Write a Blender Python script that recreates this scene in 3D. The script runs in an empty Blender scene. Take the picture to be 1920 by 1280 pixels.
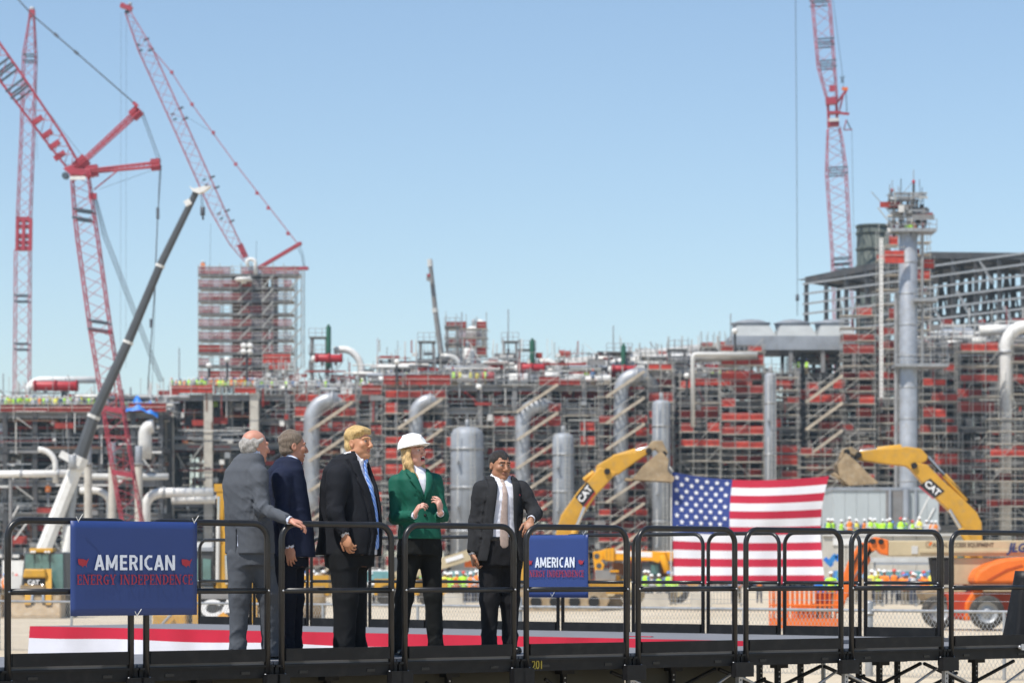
import bpy, math, random
import numpy as np
from mathutils import Vector, Matrix, Quaternion

SC = bpy.context.scene
COL = SC.collection
rnd = random.Random(11)

# ------------------------------------------------------------------ camera, light, exposure
FPX, PCX, HOR, CAMZ = 5230.0, 960.0, 1075.0, 1.65      # focal length in photo pixels, centre column, horizon row, eye height
cam_data = bpy.data.cameras.new('camera')
cam = bpy.data.objects.new('camera', cam_data)
COL.objects.link(cam)
cam.location = (0, 0, CAMZ)
cam.rotation_euler = (math.radians(90), 0, 0)
cam_data.sensor_width = 36
cam_data.lens = 36 * FPX / 1920
cam_data.shift_y = (HOR - 640) / 1920
cam_data.clip_start = 0.5
cam_data.clip_end = 6000
cam_data.dof.use_dof = True
cam_data.dof.focus_distance = 23.5
cam_data.dof.aperture_fstop = 3.7
SC.camera = cam

SUN_DIR = Vector((-0.55, -0.62, 1.45)).normalized()       # towards the sun: high, from the left, a little behind the camera
sun_el = math.asin(SUN_DIR.z)
sun_az = math.atan2(SUN_DIR.x, SUN_DIR.y)
world = bpy.data.worlds.new('World')
SC.world = world
world.use_nodes = True
wn = world.node_tree
for n in list(wn.nodes):
    wn.nodes.remove(n)
sky_node = wn.nodes.new('ShaderNodeTexSky')
sky_node.sky_type = 'NISHITA'
sky_node.sun_disc = False
sky_node.sun_elevation = sun_el
sky_node.sun_rotation = sun_az
sky_node.altitude = 0
sky_node.air_density = 1.0
sky_node.dust_density = 0.2
sky_node.ozone_density = 2.1
bgn = wn.nodes.new('ShaderNodeBackground')
bgn.inputs['Strength'].default_value = 0.12
won = wn.nodes.new('ShaderNodeOutputWorld')
wn.links.new(sky_node.outputs[0], bgn.inputs[0])
wn.links.new(bgn.outputs[0], won.inputs[0])

sun_data = bpy.data.lights.new('sun', 'SUN')
sun_data.energy = 4.6
sun_data.angle = math.radians(0.53)
sun_data.color = (1.0, 0.95, 0.88)
sun = bpy.data.objects.new('sun', sun_data)
COL.objects.link(sun)
sun.rotation_euler = SUN_DIR.to_track_quat('Z', 'Y').to_euler()
sun.location = (-20, -10, 60)

SC.view_settings.view_transform = 'Standard'
SC.view_settings.look = 'None'
SC.view_settings.gamma = 1
SC.view_settings.exposure = 0.28
SC.view_settings.use_curve_mapping = False
SC.render.engine = 'CYCLES'
SC.cycles.use_denoising = True
SC.cycles.max_bounces = 6
SC.cycles.transparent_max_bounces = 16
SC.cycles.caustics_reflective = False
SC.cycles.caustics_refractive = False

# ------------------------------------------------------------------ materials
MATS = {}
def mat(name, col=(.5, .5, .5), rough=.6, metal=0., var=.12, scale=3., bump=0., bscale=60., alpha=1., spec=.4, dirt=None, stretch=None):
    """Procedural principled material: base colour broken up by two noises, varied roughness, fine bump, and optional grime patches."""
    if name in MATS:
        return MATS[name]
    m = bpy.data.materials.new(name)
    m.use_nodes = True
    nt = m.node_tree
    b = nt.nodes['Principled BSDF']
    tc = nt.nodes.new('ShaderNodeTexCoord')
    src = tc.outputs['Object']
    if stretch:
        mp = nt.nodes.new('ShaderNodeMapping')
        mp.inputs['Scale'].default_value = stretch
        nt.links.new(src, mp.inputs[0]); src = mp.outputs[0]
    geo = nt.nodes.new('ShaderNodeNewGeometry')
    n1 = nt.nodes.new('ShaderNodeTexNoise')
    n1.inputs['Scale'].default_value = scale
    n1.inputs['Detail'].default_value = 6
    n1.inputs['Roughness'].default_value = .65
    nt.links.new(src if stretch else geo.outputs['Position'], n1.inputs['Vector'])
    mr = nt.nodes.new('ShaderNodeMapRange')
    mr.inputs['From Min'].default_value = .28; mr.inputs['From Max'].default_value = .72
    mr.inputs['To Min'].default_value = 1 - var; mr.inputs['To Max'].default_value = 1 + var
    nt.links.new(n1.outputs['Fac'], mr.inputs['Value'])
    hv = nt.nodes.new('ShaderNodeHueSaturation')
    hv.inputs['Color'].default_value = (*col, 1)
    nt.links.new(mr.outputs[0], hv.inputs['Value'])
    out = hv.outputs[0]
    if dirt:
        n2 = nt.nodes.new('ShaderNodeTexNoise')
        n2.inputs['Scale'].default_value = scale * 2.3
        n2.inputs['Detail'].default_value = 8
        nt.links.new(geo.outputs['Position'], n2.inputs['Vector'])
        r2 = nt.nodes.new('ShaderNodeMapRange')
        r2.inputs['From Min'].default_value = .5; r2.inputs['From Max'].default_value = .72
        r2.inputs['To Max'].default_value = dirt[3]
        nt.links.new(n2.outputs['Fac'], r2.inputs['Value'])
        mx = nt.nodes.new('ShaderNodeMixRGB')
        nt.links.new(r2.outputs[0], mx.inputs[0]); nt.links.new(out, mx.inputs[1])
        mx.inputs[2].default_value = (*dirt[:3], 1)
        out = mx.outputs[0]
    nt.links.new(out, b.inputs['Base Color'])
    rr = nt.nodes.new('ShaderNodeMapRange')
    rr.inputs['To Min'].default_value = max(0.03, rough - .12); rr.inputs['To Max'].default_value = min(1, rough + .12)
    nt.links.new(n1.outputs['Fac'], rr.inputs['Value'])
    nt.links.new(rr.outputs[0], b.inputs['Roughness'])
    b.inputs['Metallic'].default_value = metal
    b.inputs['Specular IOR Level'].default_value = spec
    if alpha < 1:
        b.inputs['Alpha'].default_value = alpha
    if bump:
        n3 = nt.nodes.new('ShaderNodeTexNoise')
        n3.inputs['Scale'].default_value = bscale
        n3.inputs['Detail'].default_value = 5
        nt.links.new(src, n3.inputs['Vector'])
        bp = nt.nodes.new('ShaderNodeBump')
        bp.inputs['Strength'].default_value = bump
        bp.inputs['Distance'].default_value = .02
        nt.links.new(n3.outputs['Fac'], bp.inputs['Height'])
        nt.links.new(bp.outputs[0], b.inputs['Normal'])
    MATS[name] = m
    return m

M_STEEL   = mat('galvanised_steel', (.33, .34, .35), .5, .35, .25, 2)
M_TUBE    = mat('scaffold_tube', (.42, .41, .38), .5, .3, .3, 1.5)
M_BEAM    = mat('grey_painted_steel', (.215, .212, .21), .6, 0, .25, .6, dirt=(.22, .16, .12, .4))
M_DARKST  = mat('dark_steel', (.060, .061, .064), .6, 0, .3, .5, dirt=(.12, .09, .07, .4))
M_DEEP    = mat('shade_backing', (.075, .08, .088), .8, 0, .5, .35)  # dark grey for panels added behind frames to deepen the shade inside
M_DECK    = mat('deck_grating', (.20, .20, .19), .8, 0, .3, 1)
M_CONC    = mat('column_fireproofing', (.50, .47, .41), .85, 0, .15, 1, dirt=(.32, .28, .22, .4))
M_RED     = mat('red_debris_netting', (.46, .050, .030), .8, 0, .45, 1.3, dirt=(.32, .03, .03, .7))
M_RED2    = mat('faded_red_netting', (.29, .038, .028), .85, 0, .45, 1.3)
M_PINK    = mat('see_through_red_netting', (.40, .12, .12), .85, 0, .35, .8, alpha=.42)
M_GREYNET = mat('see_through_grey_netting', (.35, .31, .33), .85, 0, .35, .8, alpha=.3)
M_PLANK   = mat('scaffold_board', (.42, .36, .28), .85, 0, .3, 1.5)
M_WHITE   = mat('white_paint', (.72, .71, .68), .5, 0, .08, 1, dirt=(.4, .36, .3, .35))
M_SILVER  = mat('insulation_cladding', (.38, .40, .43), .5, .4, .22, .6, bump=.10, bscale=3, dirt=(.30, .27, .23, .35))
M_VESSEL  = mat('vessel_grey', (.29, .315, .35), .55, .1, .2, .5, dirt=(.20, .18, .15, .3))
M_PIPEG   = mat('pipe_grey', (.30, .298, .295), .5, .2, .25, 1)
M_PIPEW   = mat('pipe_pale', (.60, .59, .56), .5, .1, .15, 1)
M_RUST    = mat('rust_brown', (.20, .10, .06), .85, 0, .4, 1.5)
M_DRUM    = mat('exchanger_red', (.40, .022, .03), .45, 0, .15, 1)
M_CRANE   = mat('crane_red', (.36, .042, .062), .5, 0, .2, 1)
M_CRANE2  = mat('crane_pale_red', (.40, .10, .13), .55, 0, .2, 1)
M_CRDARK  = mat('crane_dark_band', (.06, .08, .10), .6, 0, .2, 1)
M_WIRE    = mat('wire_rope', (.10, .11, .13), .6, .3, .1, 1)
M_BOOM    = mat('boom_charcoal', (.075, .08, .085), .45, 0, .12, 1)
M_OLIVE   = mat('stack_olive', (.085, .10, .085), .7, 0, .15, .3)
M_YEL     = mat('machine_yellow', (.56, .30, .034), .45, 0, .16, 1.4, dirt=(.36, .24, .10, .5), bump=.1, bscale=6)
M_YEL2    = mat('crane_yellow', (.80, .36, .012), .4, 0, .1, 1.4)
M_BUCKET  = mat('worn_bucket', (.34, .25, .15), .65, .2, .3, 2.2, dirt=(.45, .38, .28, .6))
M_BLACK   = mat('black_rubber', (.018, .018, .018), .8, 0, .2, 3)
M_GLASS   = mat('cab_glass', (.10, .20, .19), .12, 0, .3, 2, spec=.8)
M_CHROME  = mat('cylinder_rod', (.62, .60, .56), .25, .8, .1, 2)
M_ORANGE  = mat('lift_orange', (.74, .16, .022), .42, 0, .12, 1.4)
M_CREAM   = mat('lift_cream', (.50, .415, .265), .5, 0, .10, 1.2, dirt=(.30, .25, .17, .3))
M_TYRE    = mat('tyre_rubber', (.045, .043, .04), .85, 0, .25, 4, dirt=(.2, .17, .13, .5))
M_BLUE    = mat('blue_tarpaulin', (.02, .18, .62), .5, 0, .2, 1)

# ------------------------------------------------------------------ mesh helpers
def link(o, parent=None):
    COL.objects.link(o)
    if parent is not None:
        o.parent = parent
    return o

def new_mesh(name, verts, faces, mats, fmat=None, smooth=False):
    me = bpy.data.meshes.new(name)
    me.from_pydata([tuple(v) for v in verts], [], faces)
    for m in mats:
        me.materials.append(m)
    if fmat is not None:
        me.polygons.foreach_set('material_index', fmat)
    if smooth is True:
        me.polygons.foreach_set('use_smooth', [True] * len(me.polygons))
    elif smooth:
        me.polygons.foreach_set('use_smooth', smooth)
    me.update()
    return me

def tag(o, label=None, cat=None, group=None, kind=None):
    if label: o['label'] = label
    if cat: o['category'] = cat
    if group: o['group'] = group
    if kind: o['kind'] = kind
    return o

def thing(name, label, cat, loc=(0, 0, 0), group=None):
    o = bpy.data.objects.new(name, None)
    o.location = loc
    o.empty_display_size = .2
    link(o)
    return tag(o, label, cat, group)

def _ring(n, r=.5):
    return [(r * math.cos(2 * math.pi * i / n), r * math.sin(2 * math.pi * i / n)) for i in range(n)]

UNIT = {}
def unit(shape, m):
    """Unit shapes shared by every piece of one material: box 1x1x1, rod of diameter 1 and length 1, ball of diameter 1."""
    k = (shape, m.name)
    if k in UNIT:
        return UNIT[k]
    if shape == 'box':
        v = [(x, y, z) for x in (-.5, .5) for y in (-.5, .5) for z in (-.5, .5)]
        f = [(0, 1, 3, 2), (4, 6, 7, 5), (0, 4, 5, 1), (2, 3, 7, 6), (0, 2, 6, 4), (1, 5, 7, 3)]
        me = new_mesh('box_' + m.name, v, f, [m])
    elif shape in ('rod', 'tube'):
        n = 6 if shape == 'rod' else 16
        r = _ring(n)
        v = [(x, y, -.5) for x, y in r] + [(x, y, .5) for x, y in r]
        f = [(i, (i + 1) % n, n + (i + 1) % n, n + i) for i in range(n)] + [tuple(range(n - 1, -1, -1)), tuple(range(n, 2 * n))]
        me = new_mesh('rod_' + m.name, v, f, [m], smooth=[True] * n + [False] * 2)
    elif shape == 'ibeam':      # an I section of unit height and width along z
        p = [(-.5, -.5), (.5, -.5), (.5, -.40), (.07, -.40), (.07, .40), (.5, .40), (.5, .5), (-.5, .5), (-.5, .40), (-.07, .40), (-.07, -.40), (-.5, -.40)]
        n = len(p)
        v = [(x, y, -.5) for x, y in p] + [(x, y, .5) for x, y in p]
        f = [(i, (i + 1) % n, n + (i + 1) % n, n + i) for i in range(n)] + [tuple(range(n - 1, -1, -1)), tuple(range(n, 2 * n))]
        me = new_mesh('ibeam_' + m.name, v, f, [m])
    else:
        v, f = [], []
        nu, nv = 14, 8
        for j in range(nv + 1):
            t = math.pi * j / nv
            for i in range(nu):
                a = 2 * math.pi * i / nu
                v.append((.5 * math.sin(t) * math.cos(a), .5 * math.sin(t) * math.sin(a), .5 * math.cos(t)))
        for j in range(nv):
            for i in range(nu):
                f.append((j * nu + i, (j + 1) * nu + i, (j + 1) * nu + (i + 1) % nu, j * nu + (i + 1) % nu))
        me = new_mesh('ball_' + m.name, v, f, [m], smooth=True)
    UNIT[k] = me
    return me

def wloc(p):
    v = Vector((0, 0, 0))
    while p is not None:
        v += Vector(p.location); p = p.parent
    return v

def piece(name, shape, m, parent, c, size, rot=None):
    """One piece: a shared unit mesh, moved and scaled; c in world coordinates."""
    o = bpy.data.objects.new(name, unit(shape, m))
    o.location = Vector(c) - wloc(parent)
    o.scale = size
    if rot is not None:
        o.rotation_mode = 'QUATERNION'
        o.rotation_quaternion = rot
    return link(o, parent)

def bar(name, a, b, w, m, parent, shape='rod', h=None):
    a, b = Vector(a), Vector(b)
    d = b - a
    L = d.length
    if L < 1e-6:
        L = 1e-6
    up = Vector((0, 0, 1))
    z = d.normalized()
    if abs(z.z) > .98:
        y = Vector((0, 1, 0))
    else:
        y = (up - z * z.dot(up)).normalized()
    x = y.cross(z).normalized()
    y = z.cross(x)
    q = Matrix((x, y, z)).transposed().to_quaternion()
    return piece(name, shape, m, parent, (a + b) / 2, (w, h or w, L), q)

class MB:
    """Collects shapes (world coordinates) for one part and links them as one mesh object."""
    def __init__(s):
        s.v, s.f, s.m, s.s = [], [], [], []
    def add(s, v, f, mi=0, smooth=False):
        o = len(s.v)
        s.v += [tuple(p) for p in v]
        for q in f:
            s.f.append(tuple(i + o for i in q)); s.m.append(mi); s.s.append(smooth)
    def box(s, c, size, mi=0, rot=None):
        c = Vector(c); h = Vector(size) / 2
        v = []
        for x in (-1, 1):
            for y in (-1, 1):
                for z in (-1, 1):
                    p = Vector((x * h.x, y * h.y, z * h.z))
                    if rot is not None: p = rot @ p
                    v.append(c + p)
        s.add(v, [(0, 1, 3, 2), (4, 6, 7, 5), (0, 4, 5, 1), (2, 3, 7, 6), (0, 2, 6, 4), (1, 5, 7, 3)], mi)
    def beam(s, a, b, w, h=None, mi=0):
        a, b = Vector(a), Vector(b); d = b - a
        z = d.normalized()
        y = Vector((0, 1, 0)) if abs(z.z) > .98 else (Vector((0, 0, 1)) - z * z.z).normalized()
        x = y.cross(z).normalized(); y = z.cross(x)
        s.box((a + b) / 2, (w, h or w, d.length), mi, Matrix((x, y, z)).transposed())
    def tube(s, path, r, n=10, mi=0, cap=True, radii=None):
        P = [Vector(p) for p in path]
        rings = []
        prev = None
        for i, p in enumerate(P):
            if i == 0: t = P[1] - P[0]
            elif i == len(P) - 1: t = P[-1] - P[-2]
            else: t = (P[i + 1] - P[i]).normalized() + (P[i] - P[i - 1]).normalized()
            t = t.normalized()
            if prev is None:
                x = t.orthogonal().normalized()
            else:
                x = (prev - t * prev.dot(t))
                x = x.normalized() if x.length > 1e-6 else t.orthogonal().normalized()
            prev = x
            y = t.cross(x)
            rr = radii[i] if radii else r
            rings.append([p + (x * math.cos(2 * math.pi * k / n) + y * math.sin(2 * math.pi * k / n)) * rr for k in range(n)])
        v = [q for R in rings for q in R]
        f = []
        for i in range(len(P) - 1):
            for k in range(n):
                f.append((i * n + k, i * n + (k + 1) % n, (i + 1) * n + (k + 1) % n, (i + 1) * n + k))
        s.add(v, f, mi, True)
        if cap:
            o = len(s.v) - len(v)
            s.f.append(tuple(o + k for k in range(n - 1, -1, -1))); s.m.append(mi); s.s.append(False)
            s.f.append(tuple(o + (len(P) - 1) * n + k for k in range(n))); s.m.append(mi); s.s.append(False)
    def prism(s, poly, y0, y1, mi=0):
        """poly: (x, z) outline extruded from y0 to y1; y0 / y1 may be callables of nothing but numbers."""
        n = len(poly)
        v = [(x, y0, z) for x, z in poly] + [(x, y1, z) for x, z in poly]
        f = [(i, (i + 1) % n, n + (i + 1) % n, n + i) for i in range(n)] + [tuple(range(n - 1, -1, -1)), tuple(range(n, 2 * n))]
        s.add(v, f, mi)
    def lathe(s, c, prof, n=16, mi=0, axis='z'):
        c = Vector(c); v = []
        for r, h in prof:
            for k in range(n):
                a = 2 * math.pi * k / n
                p = (r * math.cos(a), r * math.sin(a), h)
                if axis == 'y': p = (p[0], p[2], p[1])
                if axis == 'x': p = (p[2], p[0], p[1])
                v.append(c + Vector(p))
        f = []
        for i in range(len(prof) - 1):
            for k in range(n):
                f.append((i * n + k, i * n + (k + 1) % n, (i + 1) * n + (k + 1) % n, (i + 1) * n + k))
        s.add(v, f, mi, True)
    def build(s, name, mats, parent=None, smooth=None, bevel=0):
        if not isinstance(mats, (list, tuple)): mats = [mats]
        off = wloc(parent)
        me = new_mesh(name, [Vector(p) - off for p in s.v], s.f, mats, s.m, s.s if smooth is None else smooth)
        o = bpy.data.objects.new(name, me)
        if bevel:
            md = o.modifiers.new('bevel', 'BEVEL'); md.width = bevel; md.segments = 2; md.limit_method = 'ANGLE'
        return link(o, parent)

class At:
    """Turns photo pixels into points on the plane at the distance where one metre spans s photo pixels."""
    def __init__(self, s):
        self.s, self.Y = s, FPX / s
    def __call__(self, px, py, dy=0.):
        k = (self.Y + dy) / FPX
        return Vector(((px - PCX) * k, self.Y + dy, CAMZ + (HOR - py) * k))
    def x(self, px): return (px - PCX) / self.s
    def z(self, py): return CAMZ + (HOR - py) / self.s

def arc(p0, p1, p2, n=8):
    """Quarter bend from p0 towards the corner p1 and on to p2."""
    p0, p1, p2 = Vector(p0), Vector(p1), Vector(p2)
    out = []
    for i in range(n + 1):
        a = math.pi / 2 * i / n
        out.append(p1 + (p0 - p1) * (1 - math.sin(a)) + (p2 - p1) * (1 - math.cos(a)))
    return out

# ------------------------------------------------------------------ ground
def ground():
    m = bpy.data.materials.new('pale_gravel')
    m.use_nodes = True
    nt = m.node_tree
    b = nt.nodes['Principled BSDF']; b.inputs['Roughness'].default_value = .95; b.inputs['Specular IOR Level'].default_value = .1
    g = nt.nodes.new('ShaderNodeNewGeometry')
    a = nt.nodes.new('ShaderNodeTexNoise'); a.inputs['Scale'].default_value = .12; a.inputs['Detail'].default_value = 10; a.inputs['Roughness'].default_value = .75; a.inputs['Distortion'].default_value = 1.2
    c = nt.nodes.new('ShaderNodeTexNoise'); c.inputs['Scale'].default_value = 6; c.inputs['Detail'].default_value = 8; c.inputs['Roughness'].default_value = .8
    nt.links.new(g.outputs['Position'], a.inputs[0]); nt.links.new(g.outputs['Position'], c.inputs[0])
    ad = nt.nodes.new('ShaderNodeMath'); ad.operation = 'ADD'
    nt.links.new(a.outputs['Fac'], ad.inputs[0]); nt.links.new(c.outputs['Fac'], ad.inputs[1])
    r = nt.nodes.new('ShaderNodeValToRGB')
    r.color_ramp.elements[0].position = .40; r.color_ramp.elements[0].color = (.42, .345, .245, 1)
    r.color_ramp.elements[1].position = .62; r.color_ramp.elements[1].color = (.66, .575, .44, 1)
    hf = nt.nodes.new('ShaderNodeMath'); hf.operation = 'MULTIPLY'; hf.inputs[1].default_value = .5
    nt.links.new(ad.outputs[0], hf.inputs[0]); nt.links.new(hf.outputs[0], r.inputs[0]); nt.links.new(r.outputs[0], b.inputs['Base Color'])
    bp = nt.nodes.new('ShaderNodeBump'); bp.inputs['Strength'].default_value = .5; bp.inputs['Distance'].default_value = .05
    nt.links.new(c.outputs['Fac'], bp.inputs['Height']); nt.links.new(bp.outputs[0], b.inputs['Normal'])
    me = new_mesh('ground', [(-1000, -120, 0), (1000, -120, 0), (1000, 1900, 0), (-1000, 1900, 0)], [(0, 1, 2, 3)], [m])
    o = bpy.data.objects.new('ground', me); link(o)
    o['kind'] = 'structure'
ground()

def haze():
    v = [(x, y, z) for x in (-1010, 1010) for y in (-130, 1910) for z in (-1, 108)]
    m = bpy.data.materials.new('pale_air'); m.use_nodes = True; nt = m.node_tree
    for n in list(nt.nodes): nt.nodes.remove(n)
    o = nt.nodes.new('ShaderNodeOutputMaterial'); p = nt.nodes.new('ShaderNodeVolumePrincipled')
    p.inputs['Color'].default_value = (.70, .90, 1, 1); p.inputs['Density'].default_value = HAZE; p.inputs['Anisotropy'].default_value = .3
    nt.links.new(p.outputs[0], o.inputs['Volume'])
    me = new_mesh('haze', v, [(0, 1, 3, 2), (4, 6, 7, 5), (0, 4, 5, 1), (2, 3, 7, 6), (0, 2, 6, 4), (1, 5, 7, 3)], [m])
    h = bpy.data.objects.new('haze', me); link(h); h['kind'] = 'stuff'
HAZE = .0002
haze()
# ------------------------------------------------------------------ implicit surfaces for figures (smooth unions of limbs, meshed with surface nets)
class Sdf:
    def __init__(s, xs, ys, zs):
        s.ax = [np.asarray(a, np.float32) for a in (xs, ys, zs)]
        s.F = np.full([len(a) for a in s.ax], .3, np.float32)
        s.M = np.zeros(s.F.shape, np.uint8)
        s.step = min(float(np.min(np.diff(a))) for a in s.ax)
    def _sub(s, lo, hi, pad):
        sl, gr = [], []
        for i in range(3):
            a = s.ax[i]
            i0 = max(0, int(np.searchsorted(a, lo[i] - pad)) - 1)
            i1 = min(len(a), int(np.searchsorted(a, hi[i] + pad)) + 1)
            if i1 <= i0: return None, None
            sl.append(slice(i0, i1)); gr.append(a[i0:i1])
        return tuple(sl), np.meshgrid(*gr, indexing='ij', sparse=True)
    def _apply(s, sl, d, k, m, op):
        F, M = s.F[sl], s.M[sl]
        if op == 'add':
            if m is not None: M[d < F] = m
            if k > 0:
                h = np.maximum(k - np.abs(F - d), 0) / k
                np.copyto(F, np.minimum(F, d) - h * h * k * .25)
            else:
                np.copyto(F, np.minimum(F, d))
        elif op == 'cut':
            if k > 0:
                h = np.maximum(k - np.abs(F + d), 0) / k
                np.copyto(F, np.maximum(F, -d) + h * h * k * .25)
            else:
                np.copyto(F, np.maximum(F, -d))
        elif op == 'paint':
            M[d < 0] = m
    def cone(s, a, b, ra, rb, m=None, k=.02, op='add', flat=None):
        """Round cone from a (radius ra) to b (radius rb); flat=(direction, factor) squashes it along a direction."""
        a, b = np.array(a, float), np.array(b, float)
        R = max(ra, rb)
        lo, hi = np.minimum(a, b) - R, np.maximum(a, b) + R
        sl, g = s._sub(lo, hi, k + .03)
        if sl is None: return
        p = [g[i] - a[i] for i in range(3)]
        d = b - a
        if flat is not None:
            n, f = np.array(flat[0], float), flat[1]
            n = n / np.linalg.norm(n)
            dn = p[0] * n[0] + p[1] * n[1] + p[2] * n[2]
            e = (1 / f - 1) * dn
            p = [p[i] + e * n[i] for i in range(3)]
            d = d + (1 / f - 1) * np.dot(d, n) * n
        L2 = max(float(d @ d), 1e-9)
        t = np.clip((p[0] * d[0] + p[1] * d[1] + p[2] * d[2]) / L2, 0, 1)
        q = np.sqrt((p[0] - t * d[0]) ** 2 + (p[1] - t * d[1]) ** 2 + (p[2] - t * d[2]) ** 2)
        dist = q - (ra + (rb - ra) * t)
        if flat is not None: dist = dist * (.5 + .5 * flat[1])
        s._apply(sl, dist.astype(np.float32), k, m, op)
    def ell(s, c, r, m=None, k=.02, op='add', R=None, cutplanes=()):
        """Ellipsoid with radii r, rotated by the 3x3 matrix R; cutplanes [(point, outward normal)] trim it."""
        c = np.array(c, float); r = np.array(r, float)
        Rm = max(r)
        sl, g = s._sub(c - Rm, c + Rm, k + .02)
        if sl is None: return
        p = [g[i] - c[i] for i in range(3)]
        if R is not None:
            p = [R[0][i] * p[0] + R[1][i] * p[1] + R[2][i] * p[2] for i in range(3)]
        q0 = np.sqrt((p[0] / r[0]) ** 2 + (p[1] / r[1]) ** 2 + (p[2] / r[2]) ** 2)
        q1 = np.sqrt((p[0] / r[0] ** 2) ** 2 + (p[1] / r[1] ** 2) ** 2 + (p[2] / r[2] ** 2) ** 2)
        d = q0 * (q0 - 1) / np.maximum(q1, 1e-6)
        for pt, n in cutplanes:
            d = np.maximum(d, (g[0] - pt[0]) * n[0] + (g[1] - pt[1]) * n[1] + (g[2] - pt[2]) * n[2])
        s._apply(sl, d.astype(np.float32), k, m, op)
    def loft(s, secs, m=None, k=.02, op='add', fn=None, power=2.3):
        """secs: rows (z, cx, cy, rx, ry, turn) - an upright trunk of smooth oval sections; fn(x, y, z, d) may modify the distance."""
        S = np.array(secs, float); S = S[np.argsort(S[:, 0])]
        R = max(S[:, 3].max(), S[:, 4].max())
        lo = np.array([S[:, 1].min() - R, S[:, 2].min() - R, S[0, 0]])
        hi = np.array([S[:, 1].max() + R, S[:, 2].max() + R, S[-1, 0]])
        sl, g = s._sub(lo, hi, k + .03)
        if sl is None: return
        zz = g[2].ravel()
        zc = np.clip(zz, S[0, 0], S[-1, 0])
        def interp(col):
            i = np.clip(np.searchsorted(S[:, 0], zc) - 1, 0, len(S) - 2)
            t = (zc - S[i, 0]) / np.maximum(S[i + 1, 0] - S[i, 0], 1e-6)
            t = t * t * (3 - 2 * t) * .5 + t * .5
            return (S[i, col] * (1 - t) + S[i + 1, col] * t)[None, None, :]
        cx, cy, rx, ry, tw = [interp(c) for c in range(1, 6)]
        x, y = g[0] - cx, g[1] - cy
        c, sn = np.cos(tw), np.sin(tw)
        u, v = x * c + y * sn, -x * sn + y * c
        q = (np.abs(u / rx) ** power + np.abs(v / ry) ** power) ** (1 / power)
        d = (q - 1) * np.minimum(rx, ry)
        over = np.maximum(S[0, 0] - zz, zz - S[-1, 0])[None, None, :]
        d = np.maximum(d, over)
        if fn is not None: d = fn(g[0], g[1], g[2], d)
        s._apply(sl, d.astype(np.float32), k, m, op)
    def func(s, lo, hi, fn, m=None, k=0., op='cut', pad=.02):
        sl, g = s._sub(np.array(lo), np.array(hi), pad)
        if sl is None: return
        d = np.broadcast_to(fn(g[0], g[1], g[2]), s.F[sl].shape).astype(np.float32)
        s._apply(sl, d, k, m, op)
    def warp(s, fn):
        """Adds fn(x, y, z) (folds, wrinkles) to the distance everywhere near the surface."""
        g = np.meshgrid(*s.ax, indexing='ij', sparse=True)
        s.F += np.where(np.abs(s.F) < .05, np.broadcast_to(fn(*g), s.F.shape), 0).astype(np.float32)
    def mesh(s, name, mats):
        F = s.F
        S = F < 0
        nx, ny, nz = F.shape
        cnt = np.zeros((nx - 1, ny - 1, nz - 1), np.uint8)
        for a in (0, 1):
            for b in (0, 1):
                for c in (0, 1):
                    cnt += S[a:nx - 1 + a, b:ny - 1 + b, c:nz - 1 + c]
        I = np.argwhere((cnt > 0) & (cnt < 8))
        i, j, k = I.T
        X, Y, Z = s.ax
        acc = np.zeros((len(I), 3)); n = np.zeros(len(I))
        corners = [(a, b, c) for a in (0, 1) for b in (0, 1) for c in (0, 1)]
        for A in corners:
            for ax in range(3):
                if A[ax]: continue
                B = list(A); B[ax] = 1
                fa = F[i + A[0], j + A[1], k + A[2]]; fb = F[i + B[0], j + B[1], k + B[2]]
                w = (fa < 0) != (fb < 0)
                t = np.where(w, fa / np.where(w, fa - fb, 1), 0)
                pa = np.stack([X[i + A[0]], Y[j + A[1]], Z[k + A[2]]], 1)
                pb = np.stack([X[i + B[0]], Y[j + B[1]], Z[k + B[2]]], 1)
                acc += np.where(w[:, None], pa + (pb - pa) * t[:, None], 0); n += w
        V = acc / n[:, None]
        idx = np.full(cnt.shape, -1, np.int64); idx[i, j, k] = np.arange(len(I))
        quads, qm = [], []
        for ax in range(3):
            sl0 = [slice(None)] * 3; sl1 = [slice(None)] * 3
            sl0[ax] = slice(0, -1); sl1[ax] = slice(1, None)
            ch = S[tuple(sl0)] != S[tuple(sl1)]
            o1, o2 = (ax + 1) % 3, (ax + 2) % 3
            E = np.argwhere(ch)
            ok = (E[:, o1] > 0) & (E[:, o2] > 0) & (E[:, o1] < F.shape[o1] - 1) & (E[:, o2] < F.shape[o2] - 1)
            E = E[ok]
            if not len(E): continue
            def cell(da, db):
                c = E.copy(); c[:, o1] += da; c[:, o2] += db
                return idx[c[:, 0], c[:, 1], c[:, 2]]
            q = np.stack([cell(-1, -1), cell(0, -1), cell(0, 0), cell(-1, 0)], 1)
            inside = S[E[:, 0], E[:, 1], E[:, 2]]
            q[~inside] = q[~inside][:, ::-1]
            B = E.copy(); B[~inside, ax] += 1
            quads.append(q); qm.append(s.M[B[:, 0], B[:, 1], B[:, 2]])
        q = np.concatenate(quads); qm = np.concatenate(qm)
        good = (q >= 0).all(1)
        q, qm = q[good], qm[good]
        me = bpy.data.meshes.new(name)
        me.vertices.add(len(V)); me.vertices.foreach_set('co', V.astype(np.float32).ravel())
        me.loops.add(q.size); me.loops.foreach_set('vertex_index', q.astype(np.int32).ravel())
        me.polygons.add(len(q)); me.polygons.foreach_set('loop_start', np.arange(0, q.size, 4, dtype=np.int32))
        for m in mats: me.materials.append(m)
        me.polygons.foreach_set('material_index', qm.astype(np.int32))
        me.polygons.foreach_set('use_smooth', np.ones(len(q), bool))
        me.update(); me.validate()
        return me

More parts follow.
